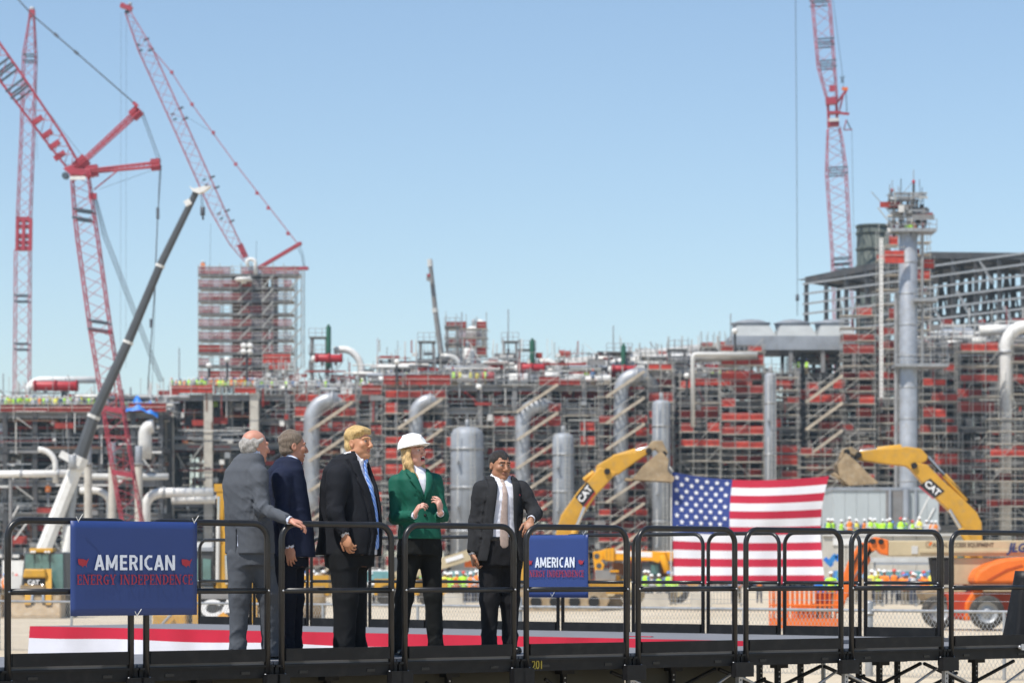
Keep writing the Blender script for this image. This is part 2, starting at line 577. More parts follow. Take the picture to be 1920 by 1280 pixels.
def axis(lo, hi, step, fine=(), fstep=None):
    """Sample positions from lo to hi: coarse steps, fine ones inside the given ranges."""
    out = [lo]
    while out[-1] < hi:
        x = out[-1]
        st = step
        for a, b in fine:
            if a - step <= x <= b: st = fstep
        out.append(x + st)
    return np.array(out)

# ------------------------------------------------------------------ far-off workers (one small mesh each)
M_SKIN  = mat('skin_tan', (.42, .22, .14), .55, 0, .12, 30)
M_JEAN  = mat('work_trousers', (.05, .06, .09), .85, 0, .3, 6)
M_KHAKI = mat('work_trousers_khaki', (.22, .18, .12), .85, 0, .3, 6)
M_LIME  = mat('vest_lime', (.50, .86, .05), .6, 0, .15, 5)
M_VORNG = mat('vest_orange', (.86, .24, .03), .6, 0, .15, 5)
M_VYEL  = mat('vest_yellow', (.85, .78, .12), .6, 0, .15, 5)
M_SHIRTB= mat('work_shirt_blue', (.10, .18, .32), .8, 0, .2, 5)
M_SHIRTW= mat('work_shirt_pale', (.55, .55, .55), .8, 0, .2, 5)
M_HATW  = mat('hard_hat_white', (.82, .82, .80), .35, 0, .04, 5)
M_HATB  = mat('hard_hat_blue', (.06, .20, .55), .35, 0, .05, 5)
M_HATR  = mat('hard_hat_red', (.60, .05, .03), .35, 0, .05, 5)
M_BAND  = mat('reflective_band', (.70, .72, .66), .4, 0, .05, 5)

def worker_sdf(pose, only=None, step=.026):
    """pose 0 arms down, 1 hands on hips, 2 one arm raised holding up a phone, 3 arms folded on a rail. only: 'body', 'vest', 'hat' or None for all."""
    ax = axis(-.52, .52, step); ay = axis(-.45, .35, step); az = axis(-.02, 2.12 if pose == 2 else 1.86, step)
    s = Sdf(ax, ay, az)
    allp = only is None
    if only in (None, 'body'):
        for sx in (-1, 1):
            s.cone((sx * .09, 0, .92), (sx * .11, -.01, .50), .095, .072, 1, .03)
            s.cone((sx * .11, -.01, .50), (sx * .12, .02, .09), .07, .055, 1, .02)
            s.cone((sx * .12, .03, .05), (sx * .14, -.13, .04), .05, .045, 1, .02)
        s.loft([(.86, 0, 0, .16, .12, 0), (1.0, 0, 0, .165, .12, 0), (1.22, 0, 0, .17, .115, 0), (1.42, 0, .01, .20, .115, 0), (1.50, 0, .01, .12, .08, 0)], 2, .04)
        s.cone((0, .01, 1.48), (0, 0, 1.60), .055, .055, 0, .02)
        s.ell((0, -.01, 1.66), (.078, .098, .12), 0, .02)
        s.cone((0, -.10, 1.65), (0, -.125, 1.63), .013, .018, 0, .01)
    def arms(m, r=0.):
        for sx in (-1, 1):
            sh = (sx * .205, 0, 1.43)
            if pose == 0: el, wr = (sx * .25, .02, 1.14), (sx * .25, -.08, .90)
            elif pose == 1: el, wr = (sx * .38, .06, 1.17), (sx * .19, -.10, 1.02)
            elif pose == 2 and sx > 0: el, wr = (sx * .30, -.16, 1.50), (sx * .16, -.28, 1.74)
            elif pose == 2: el, wr = (sx * .26, .02, 1.14), (sx * .20, -.16, .98)
            else: el, wr = (sx * .30, -.06, 1.16), (sx * .06, -.26, 1.18)
            s.cone(sh, el, .062 + r, .05 + r, m, .03)
            s.cone(el, wr, .048 + r, .038 + r, m, .02)
            d = np.array(wr) - np.array(el); d = d / np.linalg.norm(d)
            h = np.array(wr) + d * .08
            s.cone(wr, h, .036, .034, 0, .01)
    if only in (None, 'body'): arms(2)
    if only in (None, 'vest'):
        s.loft([(.84, 0, 0, .185, .145, 0), (1.0, 0, 0, .185, .14, 0), (1.22, 0, 0, .19, .135, 0), (1.40, 0, .01, .20, .135, 0), (1.50, 0, .01, .13, .10, 0)], 3, 0)
        if allp:
            s.func((-.4, -.4, 1.08), (.4, .4, 1.13), lambda x, y, z: np.where((np.abs(z - 1.105) < .03) & (x * x + y * y < .20 ** 2), -1., 1.), 5, 0, 'paint')
    if only in (None, 'hat'):
        s.ell((0, 0, 1.715), (.115, .135, .105), 4, 0, cutplanes=[((0, 0, 1.70), (0, 0, -1))])
        s.ell((0, -.03, 1.705), (.135, .18, .016), 4, .01)
    return s

WORKERS = {}
def worker(x, y, z, yaw, vest='lime', hat='white', pose=0, trousers=0, shirt=0, place='on the deck', parts=False, scale=1., rank=None):
    V = {'lime': M_LIME, 'orange': M_VORNG, 'yellow': M_VYEL, 'blue': M_SHIRTB, 'pale': M_SHIRTW}[vest]
    H = {'white': M_HATW, 'blue': M_HATB, 'red': M_HATR}[hat]
    T = (M_JEAN, M_KHAKI)[trousers]; S = (M_SHIRTB, M_SHIRTW, V)[shirt]
    ms = [M_SKIN, T, S, V, H, M_BAND]
    top = {'lime': 'lime vest', 'orange': 'orange vest', 'yellow': 'yellow vest', 'blue': 'blue work shirt', 'pale': 'pale shirt'}[vest]
    how = ('arms down', 'hands on hips', 'one arm raised', 'hands together in front')[pose]
    label = 'worker in %s and %s hat %s' % (top, hat, place)
    if rank is not None: label = '%s %s worker from left, %s hat, %s' % (('first', 'second', 'third', 'fourth', 'fifth', 'sixth', 'seventh', 'eighth', 'ninth', 'tenth')[rank] if rank < 10 else '%dth' % (rank + 1) if rank % 10 > 2 or rank in (10, 11) else '%d%s' % (rank + 1, ('st', 'nd', 'rd')[rank % 10]), top.replace(' vest', '-vested').replace(' shirt', '-shirted').replace(' work', ''), hat, place)
    def get(only):
        k = (pose, only)
        if k not in WORKERS:
            WORKERS[k] = worker_sdf(pose, only).mesh('worker_shape', ms)
        k2 = (pose, only, vest, hat, trousers, shirt)
        if k2 not in WORKERS:
            me = WORKERS[k].copy()
            for i, m in enumerate(ms): me.materials[i] = m
            WORKERS[k2] = me
        return WORKERS[k2]
    o = bpy.data.objects.new('person', get('body' if parts else None))
    o.location = (x, y, z); o.rotation_euler = (0, 0, yaw); o.scale = (scale,) * 3
    link(o)
    tag(o, label, 'worker', 'workers %s' % place)
    if parts:
        link(bpy.data.objects.new('vest' if vest in ('lime', 'orange', 'yellow') else 'shirt', get('vest')), o)
        link(bpy.data.objects.new('hard_hat', get('hat')), o)
    return o
# ------------------------------------------------------------------ process modules, scaffolds, pipework
def lab(o, label): o['label'] = label; return o

def module(name, label, x0, x1, top, levels, cols, s, depth=16., colmat=None, beammat=None, rows=3, dense=1., back=True, cw=.55, seed=0, deckskip=(), wts=(0, 0, 0, 1, 1, 2, 3, 3, 4, 4, 5, 7)):
    """Multi-storey steel frame full of pipes: columns in rows, beams and grating decks at every level, braces, pipe runs, vessels, added dark rear panels."""
    r = random.Random(seed * 97 + 5)
    A = At(s)
    colmat = colmat or M_BEAM; beammat = beammat or M_BEAM
    X0, X1 = A.x(x0), A.x(x1)
    t = thing(name, label, 'process module', ((X0 + X1) / 2, A.Y, 0))
    L = [A.z(v) for v in levels]
    Ztop = A.z(top)
    cx = [A.x(c) for c in cols]
    ys = [A.Y + depth * i / (rows - 1) for i in range(rows)]
    for yi, y in enumerate(ys):
        for c in cx:
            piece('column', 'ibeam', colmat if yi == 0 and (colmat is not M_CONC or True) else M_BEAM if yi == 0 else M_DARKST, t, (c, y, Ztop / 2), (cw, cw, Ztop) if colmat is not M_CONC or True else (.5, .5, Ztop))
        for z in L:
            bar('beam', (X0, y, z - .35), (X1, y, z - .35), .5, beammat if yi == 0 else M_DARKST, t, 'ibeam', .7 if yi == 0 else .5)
    for k, z in enumerate(L):
        if k in deckskip: continue
        piece('deck', 'box', M_DECK, t, ((X0 + X1) / 2, A.Y + depth / 2 + .3, z + .05), (X1 - X0, depth, .08))
        for c in cx:
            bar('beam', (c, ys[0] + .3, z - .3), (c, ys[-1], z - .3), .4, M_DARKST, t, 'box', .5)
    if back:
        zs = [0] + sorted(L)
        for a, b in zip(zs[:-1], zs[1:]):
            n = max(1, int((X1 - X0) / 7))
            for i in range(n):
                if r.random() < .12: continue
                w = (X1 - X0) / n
                piece('backing_panel', 'box', M_DEEP, t, (X0 + (i + .5) * w, ys[-1] + .5 + r.uniform(0, .4), (a + b) / 2), (w - .05, .12, b - a - .1))  # added to close gaps to the sky and darken the interior
    zs = sorted([0] + L)
    pm = [M_PIPEG, M_PIPEG, M_PIPEW, M_STEEL, M_BEAM, M_RUST, M_SILVER, M_DARKST]
    W = X1 - X0
    for a, b in zip(zs[:-1], zs[1:]):
        hgt = b - a
        for i in range(int(W * .24 * dense)):            # horizontal runs
            xa = r.uniform(X0, X1 - 2); xb = min(X1, xa + r.uniform(3, 16))
            y = A.Y + r.uniform(.6, depth * .8); z = a + hgt * r.uniform(.12, .92)
            d = r.choice((.15, .2, .25, .3, .4, .55))
            bar('pipe', (xa, y, z), (xb, y, z), d, r.choice(pm), t)
        for i in range(int(W * .42 * dense)):            # risers
            x = r.uniform(X0, X1); y = A.Y + r.uniform(.4, depth * .7)
            z0 = a + (0 if r.random() < .6 else hgt * .3 * r.random()); z1 = b - (0 if r.random() < .6 else hgt * .4 * r.random())
            bar('pipe', (x, y, z0), (x, y, z1), r.choice((.12, .16, .2, .25, .35, .5)), r.choice(pm), t)
        for i in range(int(W * .10 * dense)):            # drums, exchangers, cabinets
            x = r.uniform(X0 + 1, X1 - 1); y = A.Y + r.uniform(1, depth * .6)
            q = r.random()
            if q < .35:
                l = r.uniform(1.5, 3.5); d = r.uniform(.6, 1.1)
                bar('drum', (x - l / 2, y, a + d * .9), (x + l / 2, y, a + d * .9), d, r.choice((M_PIPEW, M_VESSEL, M_SILVER, M_DRUM)), t, 'tube')
            elif q < .6:
                hh = r.uniform(.4, .8) * hgt; d = r.uniform(.6, 1.3)
                bar('vessel', (x, y, a + .1), (x, y, a + .1 + hh), d, r.choice((M_PIPEW, M_VESSEL, M_SILVER)), t, 'tube')
            else:
                piece('cabinet', 'box', r.choice((M_BEAM, M_WHITE, M_DARKST, M_PIPEG, M_RUST)), t, (x, y, a + .1 + .5), (r.uniform(.5, 2), r.uniform(.4, 1.2), r.uniform(.8, 1.4)))
        for i in range(int(W * .22 * dense)):            # valves, lamps, tags
            x = r.uniform(X0, X1); y = A.Y + r.uniform(-.1, 3)
            piece('valve', r.choice(('ball', 'box')), r.choice((M_WHITE, M_WHITE, M_PIPEW, M_DRUM, M_BEAM, M_RUST)), t, (x, y, a + hgt * r.uniform(.1, .9)), [r.uniform(.25, .55)] * 3)
    for a, b in zip(zs[1:-1], zs[2:]):
        for c0, c1 in zip(cx[:-1], cx[1:]):
            if r.random() < .3:
                if r.random() < .5: c0, c1 = c1, c0
                bar('brace', (c0, A.Y + .05, a + .3), (c1, A.Y + .05, b - .6), .25, M_BEAM, t)
    tangle(t, X0, X1, A.Y - 1.4, A.Y + 3.5, .5, Ztop, int(W * Ztop * .95), seed + 300, wts)
    for z in L:                                          # guard rails along the front edge
        g = MB()
        for hz in (.55, 1.1):
            g.beam((X0, A.Y - .35, z + hz), (X1, A.Y - .35, z + hz), .06)
        n = int((X1 - X0) / 2)
        for i in range(n + 1):
            x = X0 + (X1 - X0) * i / n
            g.beam((x, A.Y - .35, z), (x, A.Y - .35, z + 1.1), .06)
        tag(g.build('guard_rail', M_STEEL, t), kind='stuff')
    return t

def scaffold(label, x0, x1, yt, yb, s, dy=-3., depth=2.4, bay=25., lift=27., red=.6, stair=False, net=None, net2=None, seed=0, tall=True, grp=None, planks=.75, parent=None, slope=0., wb=.085):
    """Tube scaffold: standards, ledgers, boarded lifts, red debris netting, optional flights of stairs."""
    r = random.Random(seed * 131 + 3)
    A = At(FPX / (FPX / s + dy)); dy = 0
    net = net or M_RED; net2 = net2 or M_RED2
    X0, X1 = A.x(x0), A.x(x1)
    Y0 = A.Y + dy; Y1 = Y0 + depth
    zb = A.z(yb); zt = A.z(yt)
    if zb < .6: zb = 0.
    t = thing('scaffold', label, 'scaffold', ((X0 + X1) / 2, Y0, zb), grp)
    n = max(1, round((x1 - x0) / bay))
    xs = [X0 + (X1 - X0) * i / n for i in range(n + 1)]
    for x in xs:
        for y in (Y0, Y1):
            e = r.uniform(.3, 1.6) if tall else .1
            bar('standard', (x, y, zb), (x, y, zt + e), wb, M_TUBE, t)
    k = 0
    z = zb
    dz = lift / s * r.uniform(.86, 1.14)
    while z <= zt + .01:
        for y in (Y0 - .06, Y1 + .06):
            a, b = X0 - r.uniform(.1, .5), X1 + r.uniform(.1, .5)
            bar('ledger', (a, y, z), (b, y, z), wb * .8, M_TUBE, t)
            if y < Y1 - .5 or r.random() < .4:
                bar('ledger', (a, y, z + dz * .5), (b, y, z + dz * .5), wb * .7, M_TUBE, t)
        if k > 0 and r.random() < planks:
            i0 = r.randint(0, n - 1) if r.random() < .35 else 0
            i1 = n if r.random() < .7 else min(n, i0 + r.randint(1, n))
            if i1 > i0:
                for q in range(3):
                    piece('scaffold_board', 'box', M_PLANK, t, ((xs[i0] + xs[i1]) / 2, Y0 + depth * (q + .5) / 3, z + .10), (xs[i1] - xs[i0] + .3, depth / 3 - .03, .07))
        for row, (y, pr) in enumerate(((Y0 + .12, min(.9, red * .95)), (Y1 + .12, min(.95, red * 1.1)))):
            if k == 0 and zb > 0: pr *= .5
            if r.random() < pr:
                hh = r.uniform(.75, 1.25); nm = net if r.random() < .6 else net2
                i0 = 0 if r.random() < .5 else r.randint(0, n - 1)
                i1 = n if r.random() < .45 else min(n, i0 + r.randint(1, max(1, n)))
                for i in range(i0, i1):
                    if r.random() < .12: continue
                    h = min(dz * .8, hh * r.uniform(.85, 1.05))
                    piece('netting', 'box', nm if r.random() < .8 else net2, t, ((xs[i] + xs[i + 1]) / 2, y, z + .1 + h / 2), (xs[i + 1] - xs[i] - .02, .03, h))
        if r.random() < .45:
            i = r.randint(0, n - 1)
            a, b = (xs[i], xs[i + 1]) if r.random() < .6 else (xs[i + 1], xs[i])
            bar('brace', (a, Y0 - .15, z), (b, Y0 - .15, z + dz), wb * .8, M_TUBE, t)
        if stair and k % 2 == 0 and z + dz * 1.6 < zt + dz:
            w = min(X1 - X0, dz * 2.9)
            xr = X1 - .4
            for yy in (Y0 - .5, Y0 - 1.3):
                bar('stair_stringer', (xr - w, yy, z), (xr, yy, z + dz * 1.95), .10, M_PLANK, t, 'box', .32)
            bar('stair_handrail', (xr - w, Y0 - 1.35, z + 1.0), (xr, Y0 - 1.35, z + dz * 1.95 + 1.0), .07, M_TUBE, t)
            nst = 9
            for q in range(nst):
                f = (q + .5) / nst
                piece('stair_tread', 'box', M_PLANK, t, (xr - w + w * f, Y0 - .9, z + dz * 1.95 * f + .1), (.28, .8, .05))
        z += dz; k += 1
    return t

TANG = (M_TUBE, M_STEEL, M_PIPEW, M_BEAM, M_RED2, M_RUST, M_WHITE, M_DARKST)
def tangle(t, X0, X1, Y0, Y1, z0, z1, n, seed, wts=(0, 0, 0, 1, 1, 2, 3, 3, 4, 4, 5, 7), skew=1.0, big=1.):
    """Fine pipework, struts, cable trays and fittings too small to pick apart singly: real geometry, one part."""
    r = random.Random(seed); q = MB()
    for i in range(n):
        x = r.uniform(X0, X1); y = r.uniform(Y0, Y1); z = z0 + (z1 - z0) * r.random() ** skew; k = r.random(); m = r.choice(wts); w = r.choice((.05, .06, .07, .09, .12, .16)) * big
        if k < .34: q.beam((x, y, z), (x, y, min(z1 + 1.5, z + r.uniform(.8, 4))), w, w, m)
        elif k < .68:
            L = r.uniform(.6, 4); q.beam((max(X0, x - L), y, z), (min(X1, x + L), y, z), w, w * r.choice((1, 1, 2.2)), m)
        elif k < .78: q.beam((x, y, z), (x + r.uniform(-2, 2), y + .05, z + r.uniform(.8, 2.4)), w, w, m)
        elif k < .90: q.box((x, y, z), (r.uniform(.2, .7), r.uniform(.2, .5), r.uniform(.2, .8)), r.choice((1, 2, 3, 4, 6, 6, 7)))
        else: q.box((x, y, z), (r.uniform(.8, 2.6), .05, r.uniform(.3, .9)), r.choice((4, 4, 3, 7)))
    o = q.build('small_pipework', list(TANG), t); o['kind'] = 'stuff'
    return o
RUSTY = (0, 0, 1, 2, 2, 3, 4, 4, 4, 5, 5, 6, 7)
# --- the modules, left to right
module('pipe_rack_module', 'long dark pipe rack with workers lined along its top deck, behind the charcoal crane boom', -60, 304, 770,
       [772, 838, 900, 962, 1028], [-50, 10, 66, 130, 190, 250, 302], 16.5, seed=1, beammat=M_BEAM, dense=3.0, colmat=M_DARKST, wts=RUSTY)
module('frame_module', 'open process frame with pale concrete-coated columns behind the man in grey', 316, 480, 738,
       [740, 832, 940, 1000], [318, 391, 477], 16.0, seed=2, colmat=M_CONC, beammat=M_BEAM, dense=3.0, cw=1.0, wts=RUSTY)
module('exchanger_module', 'grey process module with one big arched pipe, behind the men in navy and black', 481, 702, 738,
       [740, 785, 830, 880, 930, 985], [484, 540, 596, 650, 700], 15.8, seed=8, dense=2.0, wts=RUSTY)
module('exchanger_module', 'crowded grey process module with red netting and arched silver pipes, mid plant', 700, 1130, 712,
       [722, 765, 815, 862, 910, 958, 1010], [704, 770, 836, 900, 965, 1030, 1095, 1128], 15.8, seed=3, dense=1.8)
module('valve_module', 'process module with red scaffolds between arched pipe and three-fan cooler', 1132, 1500, 690,
       [700, 752, 800, 850, 905, 960, 1012], [1136, 1200, 1262, 1310, 1372, 1436, 1496], 15.6, seed=4, dense=1.9)
module('compressor_module', 'tall dark module with black openings around the silver column', 1502, 1990, 640,
       [652, 700, 748, 800, 862, 925, 985], [1506, 1570, 1640, 1735, 1800, 1860, 1925, 1985], 15.4, seed=5, dense=1.2, colmat=M_DARKST)

# --- rows of concrete-coated piers with grey tops under the left rack
A16 = At(17.2)
for i, (px, y0) in enumerate(((173, 830), (218, 832), (267, 838))):
    nth = ('first', 'second', 'third')[i]
    t = thing('pipe_support', '%s pale pier with grey steel cap from the white crane boom' % nth, 'pipe support', (A16.x(px), A16.Y - 3, 0), 'pale piers with grey caps')
    zc, zt = A16.z(872), A16.z(y0)
    piece('pier', 'tube', M_CONC, t, (A16.x(px), A16.Y - 3, zc / 2), (.85, .85, zc))
    piece('cap', 'tube', M_VESSEL, t, (A16.x(px), A16.Y - 3, (zc + zt) / 2), (.75, .75, zt - zc))
    piece('collar', 'tube', M_BEAM, t, (A16.x(px), A16.Y - 3, zc), (1.05, 1.05, .25))

def pipe_run(label, path, d, m, flanges=(), name='pipe_line', n=14, supports=()):
    P = [Vector(p) for p in path]
    t = thing(name, label, 'pipe', (P[0].x, P[0].y, min(p.z for p in P)))
    b = MB(); b.tube(P, d / 2, n)
    b.build('pipe_body', m, t)
    for p, ax in flanges:
        f = MB(); p = Vector(p); a = Vector(ax).normalized()
        f.tube([p - a * .12, p + a * .12], d * .62, n); f.build('flange', M_STEEL, t)
    for p in supports:
        bar('pipe_leg', (p[0], p[1], 0), (p[0], p[1], p[2]), d * .5, M_BEAM, t)
    return t

A = At(17.0); dy = -4.5
pipe_run('long straight white pipe crossing behind the white crane boom', [A(-60, 889, dy), A(160, 887, dy)], .8, M_WHITE, [(A(40, 888, dy), (1, 0, 0)), (A(110, 887.5, dy), (1, 0, 0))], supports=[A(20, 889, dy), A(120, 888, dy)])
pipe_run('short white elbow pipe rising above the long white pipe', arc(A(72, 842, dy), A(104, 842, dy), A(104, 872, dy)) + [A(104, 905, dy)], .62, M_WHITE)
pipe_run('white pipe bending down between the first two pale piers', [A(150, 919, dy)] + arc(A(176, 919, dy), A(206, 919, dy), A(206, 945, dy)) + [A(206, 1085, dy)], .75, M_WHITE)
pipe_run('thick white pipe bending down left of the grey suited man', [A(400, 923, dy), A(320, 923, dy)] + arc(A(305, 923, dy), A(273, 923, dy), A(273, 950, dy)) + [A(273, 1085, dy)], 1.05, M_WHITE, [(A(308, 923, dy), (1, 0, 0))])
pipe_run('straight pale pipe linking the concrete-coated columns low down', [A(322, 937, dy), A(425, 935, dy)], .9, M_PIPEW)
pipe_run('pale header pipe behind the three pale piers', [A(165, 893, -1.5), A(316, 893, -1.5)], .7, M_PIPEW)
pipe_run('pale drum standing beside the left frame column', [A(272, 860, -2), A(272, 830, -2)] + arc(A(272, 815, -2), A(272, 798, -2), A(288, 798, -2)), 1.5, M_PIPEW)

# arched silver pipes down the front of the modules
def arch(label, xl, xr, yt, yb, s, d, dyy=-.7):
    A = At(s); w = (xr - xl) / 2
    h = min(w, 40)
    path = [A(xl, yb, dyy)] + arc(A(xl, yt + h, dyy), A(xl, yt, dyy), A(xl + w, yt, dyy)) + arc(A(xr - w + .5, yt, dyy + .4), A(xr, yt, dyy + 1.6), A(xr, yt + h, dyy + 2)) + [A(xr, yb, dyy + 2)]
    path = [A(xl, yb, dyy + 4)] + arc(A(xl, yb, dyy + 2), A(xl, yb, dyy), A(xl, yb - 26, dyy)) + path[1:-1] + arc(A(xr, yb - 26, dyy + 2), A(xr, yb, dyy + 2), A(xr, yb, dyy + 4)) + [A(xr, yb, dyy + 6)]
    pipe_run(label, path, d, M_SILVER, [(A((xl + xr) / 2, yt, dyy + .2), (1, 0, 0))])
arch('big arched silver pipe above the two men at left', 584, 663, 750, 960, 15.8, 1.95)
arch('arched silver pipe above the white hard hat', 780, 834, 752, 960, 15.8, 1.75)
arch('arched silver pipe behind the man with the open jacket', 980, 1046, 760, 960, 15.8, 1.85)
arch('arched silver pipe nearest the three-fan cooler', 1164, 1224, 704, 940, 15.8, 1.8)

# vessels standing in front of the modules
def vessel(label, px, w, yt, yb, s, m, dyy=-.8):
    A = At(s); r = w / s / 2; c = A(px, yb, dyy); zt = A.z(yt)
    t = thing('vessel', label, 'vessel', (c.x, c.y, 0))
    b = MB(); b.lathe((c.x, c.y, 0), [(0, 0), (r, 0), (r, zt - r * .5), (r * .85, zt - r * .18), (r * .5, zt - r * .03), (0, zt)], 24)
    b.build('shell', m, t)
    for f in (.35, .62, .86):
        g = MB(); g.lathe((c.x, c.y, zt * f), [(r * .98, -.15), (r * 1.05, -.15), (r * 1.05, .15), (r * .98, .15)], 24); g.build('stiffening_ring', M_STEEL, t)
    lx = c.x + r * .35; lad = MB()
    for q in (-.25, .25): lad.beam((lx + q, c.y - r - .35, .5), (lx + q, c.y - r - .35, zt + .9), .07)
    for q in range(int(zt / .45)): lad.beam((lx - .25, c.y - r - .35, .6 + q * .45), (lx + .25, c.y - r - .35, .6 + q * .45), .05)
    tag(lad.build('ladder', M_TUBE, t), kind='stuff')
    for f in (.22, .5, .78):
        bar('nozzle', (c.x - r * .5, c.y - r * .7, zt * f), (c.x - r * .6, c.y - r - .5, zt * f), .35, M_STEEL, t, 'tube'); bar('instrument_pipe', (c.x - r * .55, c.y - r - .4, zt * f), (c.x - r * .55, c.y - r - .4, zt * (f + .2)), .12, M_PIPEW, t)
    bar('nozzle', (c.x, c.y, zt - .1), (c.x, c.y, zt + .8), .5, M_STEEL, t, 'tube')
    return t
vessel('fat pale grey vessel between hard hat woman and man in open jacket', 876, 62, 800, 1090, 15.9, M_VESSEL)
vessel('grey vessel behind the left yellow excavator boom', 1056, 40, 812, 1090, 15.9, M_VESSEL)
vessel('tall dark grey vessel above the left excavator bucket', 1240, 34, 750, 1090, 15.9, M_VESSEL)
vessel('slim grey vessel under the cooler platform', 1445, 22, 700, 1090, 15.9, M_VESSEL)

# --- scaffolds in front of the modules
SCAF = [
 ('narrow scaffold clasping the right side of the silver column', 1716, 1744, 452, 690, dict(red=.5, dy=-2, bay=14)),
 ('wide scaffold full of red netting behind the two men at left', 482, 556, 755, 930, dict(red=.85, dy=-1)),
 ('scaffold with red netting between the left arched pipes, set back', 640, 724, 745, 900, dict(red=.85, dy=2)),
 ('scaffold with red netting set back between the middle arched pipes', 838, 926, 742, 880, dict(red=.8, dy=1.5)),
 ('scaffold with red netting set back left of the cooler stairs', 1052, 1124, 735, 880, dict(red=.8, dy=2)),
 ('scaffold standing on the roof under the scaffold tower, by the four lamps', 500, 548, 690, 742, dict(red=.5, dy=4, lift=17, bay=12)),
 ('small scaffold on the roof left of the thin grey crane boom', 742, 784, 694, 724, dict(red=.5, dy=4, lift=15, bay=11)),
 ('small scaffold on the roof left of the mid roof mast', 916, 944, 676, 724, dict(red=.4, dy=6, lift=16, bay=10)),
 ('scaffold on the roof right of the mid roof exchanger', 1048, 1104, 668, 722, dict(red=.55, dy=5, lift=17, bay=12)),
 ('small scaffold on the roof beyond the arched pipe nearest the cooler', 1200, 1252, 664, 700, dict(red=.45, dy=5, lift=16, bay=11)),
 ('scaffold on the roof beside the left end of the cooler', 1316, 1362, 640, 700, dict(red=.4, dy=6, lift=17, bay=12)),
 ('scaffold standing in front of the two pale vessels at mid plant', 836, 926, 800, 1090, dict(red=.12, dy=-4.8, planks=.3, lift=34, bay=22)),
 ('open scaffold inside the concrete-column frame', 326, 386, 760, 935, dict(red=.5, dy=6, planks=.6)),
 ('scaffold with red netting deep inside the left pipe rack', 150, 310, 790, 900, dict(red=.45, dy=4, net=M_RED2)),
 ('low scaffold under the left end of the pipe rack', -20, 60, 880, 1090, dict(red=.3, planks=.4)),
 ('scaffold with faded red netting beneath the workers at far left', 4, 148, 790, 876, dict(red=.25, dy=1.5, net=M_RED2)),
 ('scaffold with red netting around the foot of the latticed red crane', 176, 312, 930, 1090, dict(red=.55, dy=-1)),
 ('scaffold behind the open frame beside the first concrete-coated column', 400, 560, 765, 940, dict(red=.6, dy=3)),
 ('stair scaffold wrapped round the big arched pipe at left', 552, 668, 745, 1090, dict(red=.95, stair=True, lift=25)),
 ('narrow scaffold between the two left arched pipes', 672, 716, 770, 1090, dict(red=.45)),
 ('stair scaffold behind the white hard hat', 722, 836, 735, 1090, dict(red=.95, stair=True, lift=26)),
 ('scaffold in front of the fat pale vessel at mid plant', 848, 916, 735, 1060, dict(red=.3, dy=-1, planks=.4)),
 ('stair scaffold round the arched pipe behind the open jacket', 924, 1052, 755, 1090, dict(red=.95, stair=True, lift=26)),
 ('scaffold right of the middle arched pipe', 1058, 1116, 760, 1090, dict(red=.5)),
 ('stair scaffold round the arched pipe nearest the cooler', 1122, 1214, 700, 1090, dict(red=.75, stair=True, lift=25)),
 ('scaffold with broad red netting left of the dark grey vessel', 1216, 1262, 690, 905, dict(red=.7)),
 ('scaffold full of red netting above the flag canton', 1276, 1350, 715, 1000, dict(red=.8)),
 ('scaffold with red netting under the left end of the cooler', 1352, 1432, 655, 970, dict(red=.85)),
 ('tall scaffold with red netting under the middle of the cooler', 1434, 1496, 700, 990, dict(red=.75)),
 ('scaffold with steep stairs beneath the right end of the cooler', 1516, 1584, 715, 960, dict(red=.6, stair=True)),
 ('scaffold with red netting rising past the cooler', 1580, 1640, 575, 900, dict(red=.75, lift=26)),
 ('low red netted scaffold behind the flag tail', 1500, 1640, 840, 1000, dict(red=.7, dy=-5)),
 ('scaffold left of the silver column reaching its platform', 1648, 1684, 445, 905, dict(red=.65, dy=-2, bay=18)),
 ('scaffold right of the silver column with broad red netting', 1730, 1796, 640, 960, dict(red=.8)),
 ('wide scaffold with red netting under the bent white pipe', 1800, 1872, 650, 800, dict(red=.85)),
 ('scaffold standing beneath the bent white pipe at far right', 1856, 1975, 778, 1090, dict(red=.35, dy=-5, bay=24, lift=24)),
 ('scaffold at the right edge behind the bent white pipe', 1900, 1985, 640, 770, dict(red=.7, dy=1)),
 ('low red netted scaffold behind the right excavator boom', 1760, 1850, 830, 960, dict(red=.6, dy=-4)),
]
for i, (l, x0, x1, yt, yb, kw) in enumerate(SCAF):
    if x0 > 1260: kw['red'] *= .62
    scaffold(l, x0, x1, yt, yb, 15.7, seed=i + 1, **kw)

# red netting on the guard rails of the top decks, each run a barrier of its own
def net_rail(label, x0, x1, y0, h, s, dyy, m=None, wn=2.4, skip=.1, seed=0):
    r = random.Random(seed); A = At(s); a, b = A(x0, y0, dyy), A(x1, y0, dyy)
    t = thing('netted_guard_rail', label, 'guard rail', ((a.x + b.x) / 2, a.y, a.z))
    n = max(1, int((b.x - a.x) / wn)); w = (b.x - a.x) / n
    for i in range(n + 1):
        bar('post', (a.x + w * i, a.y, a.z), (a.x + w * i, a.y, a.z + h + .2), .09, M_TUBE, t)
    for z in (.5, 1.0): bar('rail', (a.x, a.y - .06, a.z + h * z), (b.x, a.y - .06, a.z + h * z), .08, M_TUBE, t)
    for i in range(n):
        if r.random() > skip:
            hh = h * r.uniform(.45, .95)
            piece('netting', 'box', m or (M_RED if r.random() < .6 else M_RED2), t, (a.x + w * (i + .5), a.y + .04, a.z + hh / 2), (w - .04, .03, hh))
net_rail('red netted rail along the top of the pipe rack, far left', 0, 180, 771, .85, 16.5, -.9, M_RED2, seed=1)
net_rail('short red netted rail beside the blue tarpaulin', 240, 312, 771, 1.0, 16.5, -.9, M_RED2, seed=2)
